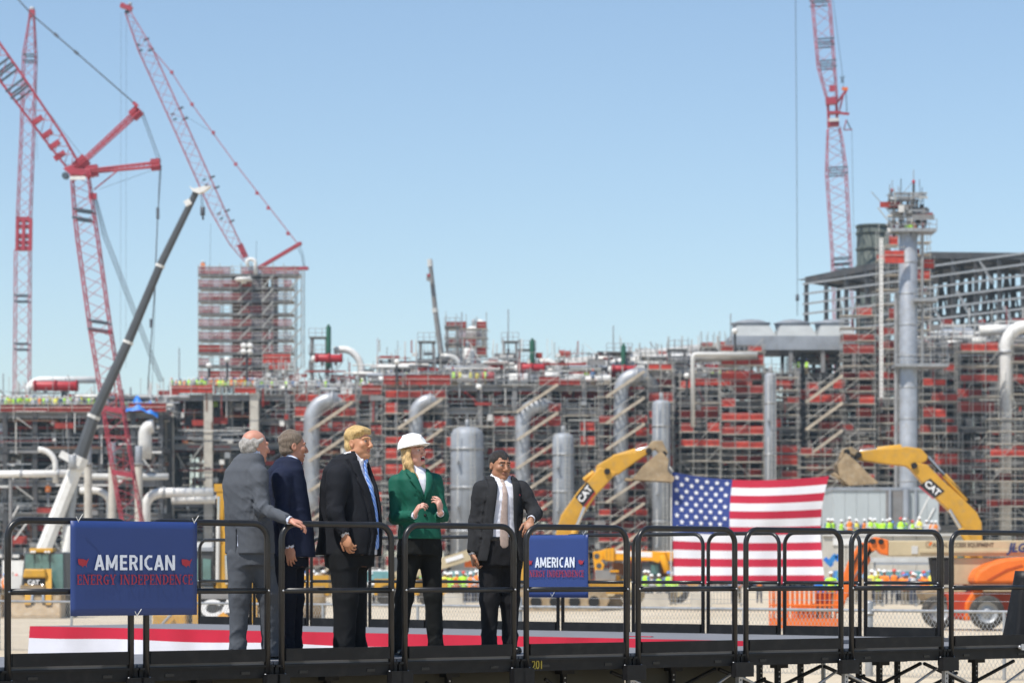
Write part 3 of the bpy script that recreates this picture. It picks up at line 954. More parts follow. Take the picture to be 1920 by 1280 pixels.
net_rail('tall red netted rail on top of the concrete-column frame', 318, 480, 736, 1.15, 16.0, -.9, seed=3, skip=.1)
net_rail('red netted rail right of the scaffold tower, on the module roof', 484, 716, 739, 1.2, 15.8, -.9, M_RED2, seed=4, skip=.4)
net_rail('faded red netted rail along the middle module roof', 718, 930, 721, 1.3, 15.8, -.9, M_RED2, seed=5, skip=.5)
net_rail('red netted rail on the roof right of the middle arched pipe', 1010, 1128, 721, 1.1, 15.8, -.9, M_RED2, seed=6, skip=.45)
net_rail('bright red netted rail with workers left of the cooler', 1290, 1490, 722, 1.6, 15.6, -.9, M_RED, seed=7, skip=.25)
net_rail('red netted rail under the cooler', 1500, 1640, 748, 1.3, 15.4, -.9, M_RED, seed=8, skip=.15)

# ------------------------------------------------------------------ equipment on the roofs
def roof_clutter(label, x0, x1, py, s, seed, n=60, hmax=2.6):
    r = random.Random(seed); A = At(s)
    t = thing('roof_equipment', label, 'roof equipment', A((x0 + x1) / 2, py, 2))
    pm = (M_PIPEW, M_PIPEW, M_WHITE, M_STEEL, M_BEAM, M_PIPEG, M_VESSEL, M_DARKST)
    a_, b_ = A(x0, py, 0), A(x1, py, 0)
    tangle(t, a_.x, b_.x, a_.y + .5, a_.y + 8, a_.z, a_.z + hmax, int((b_.x - a_.x) * 9), seed + 400, (0, 0, 1, 1, 2, 2, 3, 4, 6, 0), 1.7)
    for i in range(n):
        px = r.uniform(x0, x1); d = r.uniform(.6, 9); p = A(px, py, d); q = r.random(); z0 = A(px, py, 0).z
        p.z = z0
        if q < .30:
            h = r.uniform(.4, hmax); bar('riser_pipe', p, p + Vector((0, 0, h)), r.choice((.1, .14, .2, .3)), r.choice(pm), t)
            if r.random() < .5: bar('cross_pipe', p + Vector((0, 0, h)), p + Vector((r.uniform(-2.5, 2.5), 0, h)), r.choice((.1, .16, .25)), r.choice(pm), t)
        elif q < .55:
            z = r.uniform(.3, hmax * .75); L = r.uniform(1.5, 7); bar('pipe', p + Vector((-L / 2, 0, z)), p + Vector((L / 2, 0, z)), r.choice((.12, .2, .3, .45, .6)), r.choice(pm), t)
            for e in (-.4, .4): bar('pipe_leg', p + Vector((L * e, 0, 0)), p + Vector((L * e, 0, z)), .12, M_BEAM, t)
        elif q < .68:
            d_ = r.uniform(.5, 1.1); L = r.uniform(.8, 2.2); bar('drum', p + Vector((-L / 2, 0, d_)), p + Vector((L / 2, 0, d_)), d_, r.choice((M_WHITE, M_PIPEW, M_VESSEL, M_DRUM)), t, 'tube')
        elif q < .84:
            piece('cabinet', 'box', r.choice((M_BEAM, M_WHITE, M_VESSEL, M_PIPEG, M_DARKST)), t, p + Vector((0, 0, .5)), (r.uniform(.4, 1.6), r.uniform(.4, 1.2), r.uniform(.6, 1.4)))
        else:
            w = r.uniform(1.5, 4); h = r.uniform(.8, 1.6)
            for z in (h, h * .5): bar('rail', p + Vector((-w / 2, 0, z)), p + Vector((w / 2, 0, z)), .07, M_STEEL, t)
            for e in (-.5, 0, .5): bar('post', p + Vector((w * e, 0, 0)), p + Vector((w * e, 0, h)), .07, M_STEEL, t)
roof_clutter('jumble of pipes and boxes on the roof of the left pipe rack', 0, 315, 772, 16.5, 51, 90, 2.6)
roof_clutter('jumble of pipes and drums on the roof under the scaffold tower', 484, 716, 740, 15.8, 52, 110, 3.2)
roof_clutter('jumble of pipes, drums and rails on the mid plant roof', 704, 1128, 722, 15.8, 53, 240, 4.2)
roof_clutter('jumble of pipes and rails on the roof above the flag', 1134, 1360, 700, 15.6, 54, 140, 3.2)
roof_clutter('jumble of equipment on the roof right of the silver column', 1730, 1960, 655, 15.4, 55, 110, 4.0)
def roof_platform(label, x0, x1, yt, yb, s, dyy=4.):
    A = At(FPX / (FPX / s + dyy)); dyy = 0; t = thing('roof_platform', label, 'platform', (A.x((x0 + x1) / 2), A.Y + dyy, A.z(yb)))
    xs = [A.x(x0), A.x(x1)]; Y = A.Y + dyy; zt, zb = A.z(yt), A.z(yb)
    for x in xs:
        for y in (Y, Y + 2): bar('leg', (x, y, zb), (x, y, zt), .3, M_BEAM, t, 'box')
    nl = max(1, round((zt - zb) / 2.2))
    for k in range(nl + 1):
        z = zb + (zt - zb) * (k + .4) / (nl + .4)
        piece('deck', 'box', M_DECK, t, ((xs[0] + xs[1]) / 2, Y + 1, z), (xs[1] - xs[0] + .6, 2.6, .12))
        for h in (.5, 1.05): bar('rail', (xs[0] - .3, Y - .3, z + h), (xs[1] + .3, Y - .3, z + h), .07, M_STEEL, t)
        for q in range(4): x = xs[0] - .3 + (xs[1] - xs[0] + .6) * q / 3; bar('post', (x, Y - .3, z), (x, Y - .3, z + 1.05), .07, M_STEEL, t)
    return t
roof_platform('small grey railed platform right of the scaffold tower', 584, 612, 632, 738, 15.8)
roof_platform('grey railed platform beside the thin telescopic crane', 788, 812, 640, 722, 15.8)
roof_platform('grey railed platform topped by a thin mast, mid roof', 945, 968, 640, 722, 15.8)
roof_platform('railed platform with a green post right of the mid roof mast', 974, 1000, 655, 722, 15.8)
roof_platform('small railed platform with a green post near the arched pipe', 1142, 1180, 660, 722, 15.8)
roof_platform('low railed platform left of the cooler', 1256, 1285, 655, 712, 15.8)
roof_platform('red edged platform beside the white dome', 838, 858, 612, 722, 15.8, 7)
M_GREEN = mat('post_green', (.02, .10, .06), .5, 0, .1, 2)
A = At(15.8)
for l, px, y0, y1 in (('dark green post on the platform right of the scaffold tower', 616, 612, 690), ('dark green post on the mid roof', 998, 638, 700), ('dark green post above the arched pipe nearest the cooler', 1169, 648, 712)):
    o = thing('vent_post', l, 'vent post', A(px, y1, 3.6)); bar('pipe_body', A(px, y1, 3.6), A(px, y0, 3.6), .6, M_GREEN, o, 'tube'); bar('tip', A(px, y0, 3.6), A(px, y0 - 4, 3.6), .3, M_GREEN, o, 'tube')

def exchanger(label, x0, x1, y, d, s, dyy=2.5, two=False):
    A = At(s); t = thing('heat_exchanger', label, 'heat exchanger', A((x0 + x1) / 2, y + 12, dyy))
    bar('shell', A(x0, y, dyy), A(x1, y + (1 if two else 1), dyy), d, M_DRUM, t, 'tube')
    for px in (x0 + 2, (x0 + x1) / 2, x1 - 2): bar('flange', A(px, y, dyy) - Vector((.15, 0, 0)), A(px, y, dyy) + Vector((.15, 0, 0)), d * 1.18, M_DRUM, t, 'tube')
    piece('end_cap', 'ball', M_WHITE, t, A(x0 - 4, y + 2, dyy), (.6, .9, .9))
    for px in (x0 + (x1 - x0) * .25, x0 + (x1 - x0) * .75): bar('saddle', A(px, y, dyy), A(px, y + 14, dyy), .4, M_BEAM, t, 'box')
exchanger('long dark red exchanger under the white pipe at far left', 64, 146, 723, 1.1, 16.5)
exchanger('dark red exchanger on a platform right of the scaffold tower', 592, 642, 671, .95, 15.8)
exchanger('dark red exchanger on the mid roof by the green post', 972, 1022, 689, .95, 15.8)
exchanger('dark red exchanger behind the arched pipe nearest the cooler', 1148, 1194, 691, .8, 15.8)
A = At(15.8)
pipe_run('white pipe curving down from the platform right of the scaffold tower', [A(626, 657, 5), A(640, 655, 5)] + arc(A(645, 655, 5), A(672, 655, 5), A(678, 690, 5)) + [A(682, 725, 5)], .85, M_WHITE)
pipe_run('white pipe looping over the long red exchanger at far left', [A(52, 760, 4)] + arc(A(52, 735, 4), A(52, 712, 4), A(80, 712, 4)) + [A(180, 712, 4)], .85, M_WHITE)
pipe_run('long white header running along the roof towards the cooler', [A(905, 708, 9), A(1000, 704, 9), A(1200, 676, 9), A(1372, 668, 9)], 1.3, M_WHITE)
pipe_run('second long pale header behind the roof header', [A(1000, 690, 12), A(1372, 650, 12)], 1.5, M_PIPEW)
pipe_run('pale pipe loop left of the white roof vessel', [A(822, 668, 6)] + arc(A(840, 668, 6), A(862, 668, 6), A(862, 690, 6)) + [A(862, 715, 6)], .7, M_PIPEW)
pipe_run('pale pipe loop right of the mid roof exchanger', [A(1010, 680, 6)] + arc(A(1022, 678, 6), A(1046, 678, 6), A(1046, 700, 6)) + [A(1046, 720, 6)], .9, M_WHITE)
pipe_run('tall pale square bend left of the cooler', [A(1420, 664, -2)] + [A(1310, 664, -2)] + arc(A(1306, 664, -2), A(1299, 664, -2), A(1299, 672, -2)) + [A(1299, 800, -2)], .55, M_PIPEW)
pipe_run('grey header under the left end of the cooler', [A(1300, 672, -1), A(1420, 668, -1)], .75, M_PIPEG)
vessel('white upright vessel standing on the mid roof', 876, 28, 642, 1080, 15.8, M_WHITE, 8)
vessel('white domed vessel rising above the mid roof', 888, 28, 592, 1080, 15.6, M_WHITE, 14)
pipe_run('white pipe bending down from the white domed vessel', [A(896, 604, 13)] + arc(A(900, 604, 13), A(908, 604, 13), A(908, 614, 13)) + [A(908, 660, 13)], .7, M_WHITE)
scaffold('scaffold with red netting around the white domed vessel', 836, 912, 606, 700, 15.7, dy=10, red=.7, net=M_PINK, bay=18, lift=18, seed=77)
t = thing('drum', 'white drum on its side on the mid roof behind the workers', 'drum', A(970, 716, 1.5))
bar('shell', A(955, 712, 1.5), A(990, 711, 1.5), 1.5, M_WHITE, t, 'tube')
for px in (960, 985): bar('saddle', A(px, 712, 1.5), A(px, 722, 1.5), .4, M_BEAM, t, 'box')
t = thing('drum', 'pair of white drums on the roof behind the arched pipe nearest the cooler', 'drum', A(1120, 720, 1.5))
bar('shell', A(1092, 712, 1.5), A(1146, 710, 1.5), .9, M_WHITE, t, 'tube'); bar('shell', A(1250, 702, 5), A(1292, 700, 5), .9, M_WHITE, t, 'tube')

# thin aerials and lightning rods
for l, px, y0, y1, dd in (('thin lightning rod on the mid roof', 953, 580, 660, 5), ('thin lightning rod left of the cooler', 1150, 610, 665, 5), ('thin mast at the left end of the cooler', 1370, 588, 640, 0), ('thin aerial standing on the left roof', 336, 652, 735, 3), ('short aerial near the left edge above the pipe rack', 6, 700, 770, 3), ('thin aerial beside the white domed vessel', 866, 585, 650, 9)):
    o = thing('lightning_rod', l, 'lightning rod', A(px, y1, dd)); bar('mast', A(px, y1, dd), A(px, y0, dd), .14, M_STEEL, o); bar('mast_foot', A(px, y1 + 3, dd), A(px, y1 - 6, dd), .35, M_STEEL, o)
# floodlight masts
def floodlight(label, px, y0, y1, dd, n=1, s=15.8):
    A = At(s); o = thing('floodlight', label, 'floodlight', A(px, y1, dd)); bar('pole', A(px, y1, dd), A(px, y0, dd), .3, M_DARKST, o)
    for i in range(n):
        for j in range(2 if n > 1 else 1):
            c = A(px + (i - (n - 1) / 2) * 12, y0 + j * 11, dd - .4)
            piece('lamp_head', 'ball', M_WHITE, o, c, (.75, .6, .65))
            bar('arm', A(px, y0 + j * 11, dd), c, .12, M_DARKST, o)
floodlight('four white lamp heads on a dark mast before the scaffold tower', 463, 648, 735, -1, 2)
for l, px, y0, y1 in (('white lamp on the roof left of the four-lamp mast', 426, 674, 735), ('lower white lamp on the roof left of the four-lamp mast', 392, 685, 735), ('lone white lamp against the sky left of the roof platform', 744, 678, 722), ('white lamp on the module front under the lime vests', 898, 725, 760), ('white lamp left of the dark grey vessel', 1288, 704, 745), ('white lamp at the far left end of the cooler', 1378, 620, 660)):
    floodlight(l, px, y0, y1, -1)

# ------------------------------------------------------------------ three-fan cooler
A = At(15.5); dd = -2
t = thing('fan_cooler', 'large grey three-fan air cooler on top of the right hand plant', 'air cooler', A(1480, 690, dd))
D0, D1 = A.Y + dd, A.Y + dd + 11
def slab(name, x0, x1, y0, y1, m, d0=D0, d1=D1):
    piece(name, 'box', m, t, ((A.x(x0) + A.x(x1)) / 2, (d0 + d1) / 2, (A.z(y0) + A.z(y1)) / 2), (A.x(x1) - A.x(x0), d1 - d0, A.z(y0) - A.z(y1)))
slab('bundle', 1366, 1604, 632, 658, M_VESSEL)
slab('header_box', 1362, 1424, 650, 663, M_DARKST, D0 - .4, D1)
for k, (xa, xb) in enumerate(((1372, 1452), (1454, 1528), (1530, 1602))):
    hd = MB(); xa_, xb_ = A.x(xa), A.x(xb); z0, z1 = A.z(632), A.z(611); ins = (xb_ - xa_) * .12
    v = [(xa_, D0, z0), (xb_, D0, z0), (xb_, D1, z0), (xa_, D1, z0), (xa_ + ins, D0 + 1.6, z1), (xb_ - ins, D0 + 1.6, z1), (xb_ - ins, D1 - 2.4, z1), (xa_ + ins, D1 - 2.4, z1)]
    hd.add(v, [(0, 1, 5, 4), (1, 2, 6, 5), (2, 3, 7, 6), (3, 0, 4, 7), (4, 5, 6, 7)])
    hd.build('fan_hood', mat('hood_grey', (.33, .345, .34), .65, 0, .1, .6), t)
    cx_, cy_ = (xa_ + xb_) / 2, (D0 + D1) / 2; rr = (xb_ - xa_) * .43
    fr = MB(); fr.lathe((cx_, cy_, z1 - .1), [(rr, 0), (rr * 1.03, .55), (rr * 1.10, .62), (rr * 1.10, .76), (rr * .98, .72), (rr * .95, 0)], 28); o = fr.build('fan_ring', M_VESSEL, t)
    gd = MB(); gd.lathe((cx_, cy_, z1 + .68), [(rr, 0), (rr * .6, .3), (rr * .2, .42), (0, .42)], 24); gd.build('fan_guard', M_STEEL, o)
for px in (1372, 1420, 1480, 1540, 1598):
    for y in (D0 + .4, D1 - .4): bar('leg', (A.x(px), y, A.z(700)), (A.x(px), y, A.z(658)), .45, M_BEAM, t, 'box')
for q in range(7): bar('window_post', A(1366 + q * 10, 663, dd - .5), A(1366 + q * 10, 650, dd - .5), .12, M_STEEL, t)

# ------------------------------------------------------------------ silver column with platforms
A = At(16.0); dd = -5
t = thing('distillation_column', 'tall silver column with a railed platform and workers at its top, right', 'column', A(1703, 1095, dd))
r_ = 17 / 16.
c = A(1703, 1095, dd)
b = MB(); b.lathe((c.x, c.y, 0), [(r_, 0), (r_, A.z(445)), (r_ * .8, A.z(438)), (0, A.z(436))], 28); b.build('shell', M_SILVER, t)
for k in range(11):
    g = MB(); g.lathe((c.x, c.y, 1.5 + k * 3.6), [(r_ * .99, -.08), (r_ * 1.03, -.08), (r_ * 1.03, .08), (r_ * .99, .08)], 24); g.build('cladding_band', M_STEEL, t)
for (x0, x1, y) in ((1656, 1740, 444), (1698, 1742, 572), (1664, 1762, 692)):
    w = A.x(x1) - A.x(x0); xc = (A.x(x0) + A.x(x1)) / 2; z = A.z(y)
    piece('platform', 'box', M_STEEL, t, (xc, c.y, z), (w, 3.6, .35))
    for h in (.6, 1.2):
        for yy in (-1.8, 1.8): bar('rail', (xc - w / 2, c.y + yy, z + h), (xc + w / 2, c.y + yy, z + h), .09, M_STEEL, t)
    for q in range(7): x = xc - w / 2 + w * q / 6; bar('post', (x, c.y - 1.8, z), (x, c.y - 1.8, z + 1.25), .09, M_STEEL, t)
bar('riser_pipe', (c.x - r_ - .35, c.y, 0), (c.x - r_ - .35, c.y, A.z(560)), .45, M_PIPEG, t, 'tube')
bar('riser_pipe', (c.x + r_ + .5, c.y - .4, A.z(700)), (c.x + r_ + .5, c.y - .4, A.z(450)), .35, M_PIPEG, t, 'tube')
# top frame above the platform
for px in (1676, 1690, 1702, 1719): bar('top_post', A(px, 444, dd + .5), A(px, 376, dd + .5), .28, M_DARKST, t, 'box')
for y in (376, 385, 398, 402): bar('top_rail', A(1672, y, dd + .4), A(1722, y, dd + .4), .16, M_DARKST, t, 'box')
piece('top_deck', 'box', M_DARKST, t, A(1697, 401, dd + .6), (3.1, 2.2, .2))
piece('lamp_head', 'ball', M_WHITE, t, A(1696, 389, dd), (.7, .6, .6))
bar('davit', A(1713, 444, dd + .8), A(1713, 345, dd + .8), .3, M_DARKST, t); bar('aerial', A(1713, 345, dd + .8), A(1713, 318, dd + .8), .1, M_STEEL, t); bar('aerial', A(1673, 380, dd + .8), A(1673, 352, dd + .8), .1, M_STEEL, t)
piece('beacon', 'ball', M_DRUM, t, A(1713, 341, dd + .8), (.4, .4, .5)); piece('beacon', 'ball', M_DRUM, t, A(1673, 357, dd + .8), (.35, .35, .45))
tangle(t, c.x - 2.4, c.x + 2.2, c.y - 1.6, c.y + 1.4, A.z(444), A.z(372), 110, 991, (0, 1, 3, 7, 7, 2), 1.3)
# hoist mast: pale ladder-like strip left of the column
t = thing('hoist_mast', 'pale vertical material hoist mast left of the silver column', 'hoist', A(1652, 745, -6.5))
for px in (1650.5, 1654.5): bar('rail', A(px, 745, -6.5), A(px + 2 * (px - 1652) * 0, 446, -6.5), .14, M_WHITE, t, 'box')
for q in range(38): piece('rung', 'box', M_WHITE, t, A(1652.5, 742 - q * 7.8, -6.5), (.34, .12, .16))
net_rail('red netting square hung beside the silver column top', 1727, 1752, 503, 1.3, 16, -4, M_RED, seed=12, skip=0)
net_rail('red netting wrapped left of the silver column top', 1658, 1696, 493, 1.8, 16, -6.9, M_RED, seed=13, skip=0)

A = At(15.4)
pipe_run('big white pipe end pointing left at the far right', [A(1836, 620, -2), A(1900, 617, -2)], 1.25, M_WHITE)
pipe_run('thick white pipe bending down at the right edge', [A(1950, 612, -4.5)] + arc(A(1925, 612, -4.5), A(1886, 612, -4.5), A(1886, 650, -4.5)) + [A(1886, 1090, -4.5)], 1.5, M_WHITE, [(A(1886, 660, -4.5), (0, 0, 1)), (A(1886, 790, -4.5), (0, 0, 1))])
pipe_run('pale roof header behind the bent white pipe', [A(1760, 640, 6), A(1850, 632, 6)], 1.6, M_WHITE)
o = thing('canopy', 'low grey canopy roof behind the white roof header', 'canopy', A(1810, 632, 12))
b = MB(); b.add([A(1738, 634, 10), A(1850, 634, 10), A(1820, 614, 14), A(1770, 614, 14), A(1738, 634, 18), A(1850, 634, 18)], [(0, 1, 2, 3), (4, 5, 2, 3), (0, 3, 4), (1, 5, 2)]); b.build('roof', M_VESSEL, o)
for px in (1742, 1796, 1846): bar('post', A(px, 655, 11), A(px, 634, 11), .3, M_BEAM, o, 'box')

# ------------------------------------------------------------------ bare steel building frame, right rear
def steel_hall():
    t = thing('steel_frame_building', 'dark unfinished steel building frame behind the silver column', 'building', (44, 410, 0))
    P0, P1 = Vector(((1512 - PCX) / 12.5, FPX / 12.5, 0)), Vector(((2010 - PCX) / 14.1, FPX / 14.1, 0))
    def at(u, z, back=0.): p = P0.lerp(P1, u); n = Vector((.5, .85, 0)) * back; return Vector((p.x, p.y, z)) + n
    eave0 = CAMZ + (HOR - 525) / 12.5; ridge = CAMZ + (HOR - 476) / 13.3
    def top(u): return eave0 + (ridge - eave0) * min(1, u / .5) if u < .5 else ridge - (u - .5) * 6.0
    nb = 12
    for i in range(nb + 1):
        u = i / nb
        for back in (0, 12, 24):
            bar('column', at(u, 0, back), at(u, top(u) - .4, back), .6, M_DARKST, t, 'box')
        bar('rafter', at(u, top(u), 0), at(u, top(u) + .5, 24), .4, M_DARKST, t, 'box', .8)
    for back in (0, 12, 24):
        for a, b in ((0, .25), (.25, .5), (.5, 1.0)):
            bar('eave_beam', at(a, top(a), back), at(b, top(b) if b < 1 else top(.99), back), .5, M_DARKST, t, 'box', .9)
    for k in range(9):
        z = eave0 - .6 - k * 1.5
        bar('girt', at(-.01, z, -.4), at(1, z + .0, -.4), .18, M_STEEL, t, 'box', .28)
        if k % 2: bar('girt', at(0, z, 24.4), at(1, z, 24.4), .3, M_DARKST, t, 'box', .9)
    r = random.Random(4)
    for i in range(14):                      # roof purlins and sheets
        f = i / 13
        for a, b in ((0, .5), (.5, 1.)):
            bar('purlin', at(a, top(a) + .3 + .5 * f, 24 * f), at(b, top(b) + .3 + .5 * f, 24 * f), .2, M_DARKST, t, 'box', .25)
    for i in range(nb):
        for back in (12, 24):
            if r.random() < .8: bar('brace', at(i / nb, 26, back), at((i + 1) / nb, top((i + 1) / nb) - 1, back), .3, M_DARKST, t)
            if r.random() < .8: bar('brace', at((i + 1) / nb, 26, back), at(i / nb, top(i / nb) - 1, back), .3, M_DARKST, t)
        if r.random() < .75 and i > 4:
            z = eave0 - 3 - r.random() * 7
            bar('sag_strut', at((i + .2) / nb, z + 2.6, -.2), at((i + .75) / nb, z - .8, -.2), .45, M_STEEL, t, 'box', .2)
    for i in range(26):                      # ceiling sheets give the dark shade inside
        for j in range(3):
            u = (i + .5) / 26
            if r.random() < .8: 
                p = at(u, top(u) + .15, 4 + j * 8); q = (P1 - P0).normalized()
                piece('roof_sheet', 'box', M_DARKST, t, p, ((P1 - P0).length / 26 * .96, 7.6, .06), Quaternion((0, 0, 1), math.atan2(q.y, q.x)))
    for i in range(30):  # dark panels added along the back so the open frame looks dark inside
        u = (i + .5) / 30
        for k in range(4):
            if r.random() < (.9 if u > .3 else .35):
                q = (P1 - P0).normalized(); z = 27 + k * 3.6
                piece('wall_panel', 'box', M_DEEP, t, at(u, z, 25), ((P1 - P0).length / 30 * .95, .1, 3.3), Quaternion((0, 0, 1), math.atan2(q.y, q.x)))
    for z in (24, 28.5, 33):
        for i in range(nb): 
            if r.random() < .75: bar('floor_beam', at(i / nb, z, 4), at((i + 1) / nb, z, 4), .4, M_DARKST, t, 'box', 1.0)
steel_hall()
A = At(11.6)
t = thing('exhaust_stack', 'squat olive exhaust stack behind the silver column', 'stack', A(1637, 1095, 0))
c = A(1637, 1095, 0); b = MB(); rr = 31 / 11.6; b.lathe((c.x, c.y, 0), [(rr, 0), (rr, A.z(423)), (rr * .95, A.z(423)), (rr * .95, A.z(440))], 32); b.build('shell', M_OLIVE, t)
for y in (425, 438, 468, 500): g = MB(); g.lathe((c.x, c.y, A.z(y)), [(rr, -.2), (rr * 1.05, -.2), (rr * 1.05, .2), (rr, .2)], 32); g.build('ring', M_OLIVE, t)

# ------------------------------------------------------------------ scaffold tower, left
A = At(13.0)
t = thing('scaffold_tower', 'tall scaffold tower of nine pink netted decks beneath the leaning crane', 'scaffold tower', A(468, 700, 0))
Z0 = 0
xs_ = [372, 392, 412, 432, 452, 472, 492, 512, 532, 552]
for px in xs_:
    for dz_ in (0, 2.5, 5):
        o = bar('standard', (A.x(px), A.Y + dz_, 0), (A.x(px), A.Y + dz_, A.z(498 + rnd.uniform(-6, 4))), .12, M_TUBE, t)
for k in range(9):
    y = 514 + k * 24.4
    xr = 562 if k == 0 else 548
    xa, xb = A.x(371), A.x(xr)
    for j in range(4): piece('deck', 'box', M_PLANK if j % 2 else M_DECK, t, ((xa + xb) / 2, A.Y + .65 + j * 1.27, A.z(y)), (xb - xa, 1.24, .2))
    for h in (.55, 1.1): bar('rail', (xa, A.Y - .1, A.z(y) + h), (xb, A.Y - .1, A.z(y) + h), .09, M_TUBE, t)
    bar('ledger', (xa, A.Y - .1, A.z(y) - .25), (xb, A.Y - .1, A.z(y) - .25), .16, M_BEAM, t, 'box')
    xx = xs_[:9] + [xr]
    for i in range(9):
        for back in (0, 5):
            m_ = (M_PINK if rnd.random() < .75 else M_RED2) if i < 5 else (M_GREYNET if rnd.random() < .75 else M_PINK)
            if k == 0: m_ = M_PINK
            if rnd.random() < (.08 if back == 0 else .6): continue
            piece('netting', 'box', m_, t, ((A.x(xx[i]) + A.x(xx[i + 1])) / 2, A.Y - .05 + back, A.z(y) + .6), (A.x(xx[i + 1]) - A.x(xx[i]) - .03, .03, 1.0))
    if k < 8:
        for px in (440, 458, 476, 494, 512):
            bar('core_column', (A.x(px), A.Y + 2.6, A.z(y + 24)), (A.x(px), A.Y + 2.6, A.z(y)), 1.0, rnd.choice((M_DARKST, M_RUST, M_PIPEG)), t, 'box')
        piece('core_panel', 'box', M_DARKST, t, (A.x(468 + rnd.uniform(-8, 8)), A.Y + 3.6, A.z(y + 12)), (5.0, .3, 1.75))
        for x0, x1 in ((446, 470), (492, 512), (543, 566)):
            bar('stair_flight', A(x0, y + 26, -.6), A(x1, y + 2, -.6), .14, M_TUBE, t, 'box', .18)
bar('standard', A(566, 690, 0), A(566, 505, 0), .12, M_TUBE, t); bar('standard', A(570, 690, 0), A(570, 505, 0), .12, M_TUBE, t)
net_rail('two bright red netting squares at the foot of the scaffold tower', 492, 545, 680, 1.5, 13.6, -1, M_RED, seed=14, skip=0)
pipe_run('white pipe hoop on top of the scaffold tower', [A(466, 500, -.5)] + arc(A(463, 492, -.5), A(463, 486, -.5), A(470, 486, -.5)) + arc(A(471, 486, -.5), A(479, 486, -.5), A(479, 494, -.5)) + [A(479, 514, -.5)], .55, M_WHITE)
o = thing('vessel', 'white dished lid just below the scaffold tower top deck', 'vessel', A(457, 522, -1)); b = MB(); c = A(457, 524, -1); b.lathe(c, [(0, -.3), (1.1, -.25), (1.35, 0), (1.1, .25), (0, .35)], 20); b.build('shell', M_WHITE, o)
bar('skirt', c - Vector((0, 0, .6)), c, .8, M_WHITE, o, 'tube')

# blue tarpaulin heaped on the rack
def tarp():
    A = At(16.5); r = random.Random(3); nx, ny = 22, 10; v = []
    for j in range(ny + 1):
        for i in range(nx + 1):
            u, w = i / nx, j / ny
            p = A(234 + 62 * u, 772, -1.2 + 3.2 * w); k = min(1, 3.2 * w + .1) * (1 - .5 * w)
            p.z += (.5 + .8 * math.exp(-((u - .38) / .2) ** 2) + .35 * math.exp(-((u - .8) / .12) ** 2) + .18 * math.sin(17 * u + 5 * w)) * k * min(1, 9 * u, 9 * (1 - u)) * 1.5 + r.uniform(-.1, .16) * k - (1.5 * max(0, u - .55) if w < .15 else 0)
            v.append(p)
    f = [(j * (nx + 1) + i, j * (nx + 1) + i + 1, (j + 1) * (nx + 1) + i + 1, (j + 1) * (nx + 1) + i) for j in range(ny) for i in range(nx)]
    b = MB(); b.add(v, f, 0, True); o = b.build('tarpaulin', M_BLUE); tag(o, 'crumpled bright blue tarpaulin on the pipe rack roof', 'tarpaulin')
tarp()
# ------------------------------------------------------------------ cranes
def lattice(t, A, pts, m, m2=None, depth=1.0, pitch=1.0, dyy=0., cw=.15, lw=.07, bands=(), bandm=None):
    """Four-chord lattice boom. pts: [(px, py, width_px)] along its centre line; lacing zigzags on all four faces."""
    P = [A(px, py, dyy) for px, py, w in pts]
    m2 = m2 or m
    corners = []
    for i, (px, py, w) in enumerate(pts):
        d = (P[min(i + 1, len(P) - 1)] - P[max(i - 1, 0)]).normalized()
        n = Vector((d.z, 0, -d.x)).normalized() * (w / A.s / 2)
        q = Vector((0, 1, 0)) * (w / A.s / 2 * depth)
        corners.append([P[i] + n - q, P[i] - n - q, P[i] - n + q, P[i] + n + q])
    for i in range(len(P) - 1):
        for k in range(4):
            bar('chord', corners[i][k], corners[i + 1][k], cw, m, t)
        L = (P[i + 1] - P[i]).length
        w = (pts[i][2] + pts[i + 1][2]) / 2 / A.s
        nb = max(1, round(L / (w * pitch)))
        for k in range(4):
            a0, a1 = corners[i][k], corners[i + 1][k]; b0, b1 = corners[i][(k + 1) % 4], corners[i + 1][(k + 1) % 4]
            for j in range(nb):
                f0, f1 = j / nb, (j + 1) / nb
                if j % 2: p, q = a0.lerp(a1, f0), b0.lerp(b1, f1)
                else: p, q = b0.lerp(b1, f0), a0.lerp(a1, f1)
                bar('lacing_bar', p, q, lw, m2, t)
    return corners

def band(t, A, px, py, w, ang, m, h=.5, dyy=0., d=1.):
    q = Quaternion((0, 1, 0), ang)
    if m is M_CRDARK:
        c = A(px, py, dyy); W = w / A.s; ax = q @ Vector((1, 0, 0)); al = q @ Vector((0, 0, 1))
        for k in (-1, 1):
            for yy in (-1, 1):
                cc = c + al * k * max(h, .45) + Vector((0, yy * W * d / 2, 0))
                bar('joint_frame', cc - ax * W / 2, cc + ax * W / 2, .2, m, t, 'box')
        return
    piece('joint_frame', 'box', m, t, A(px, py, dyy), (w / A.s * 1.05, w / A.s * d, h), q)

def wire(name, pts, A, d=.09, t=None, dyy=0., m=None):
    for (x0, y0), (x1, y1) in zip(pts[:-1], pts[1:]):
        bar(name, A(x0, y0, dyy), A(x1, y1, dyy), d, m or M_WIRE, t)

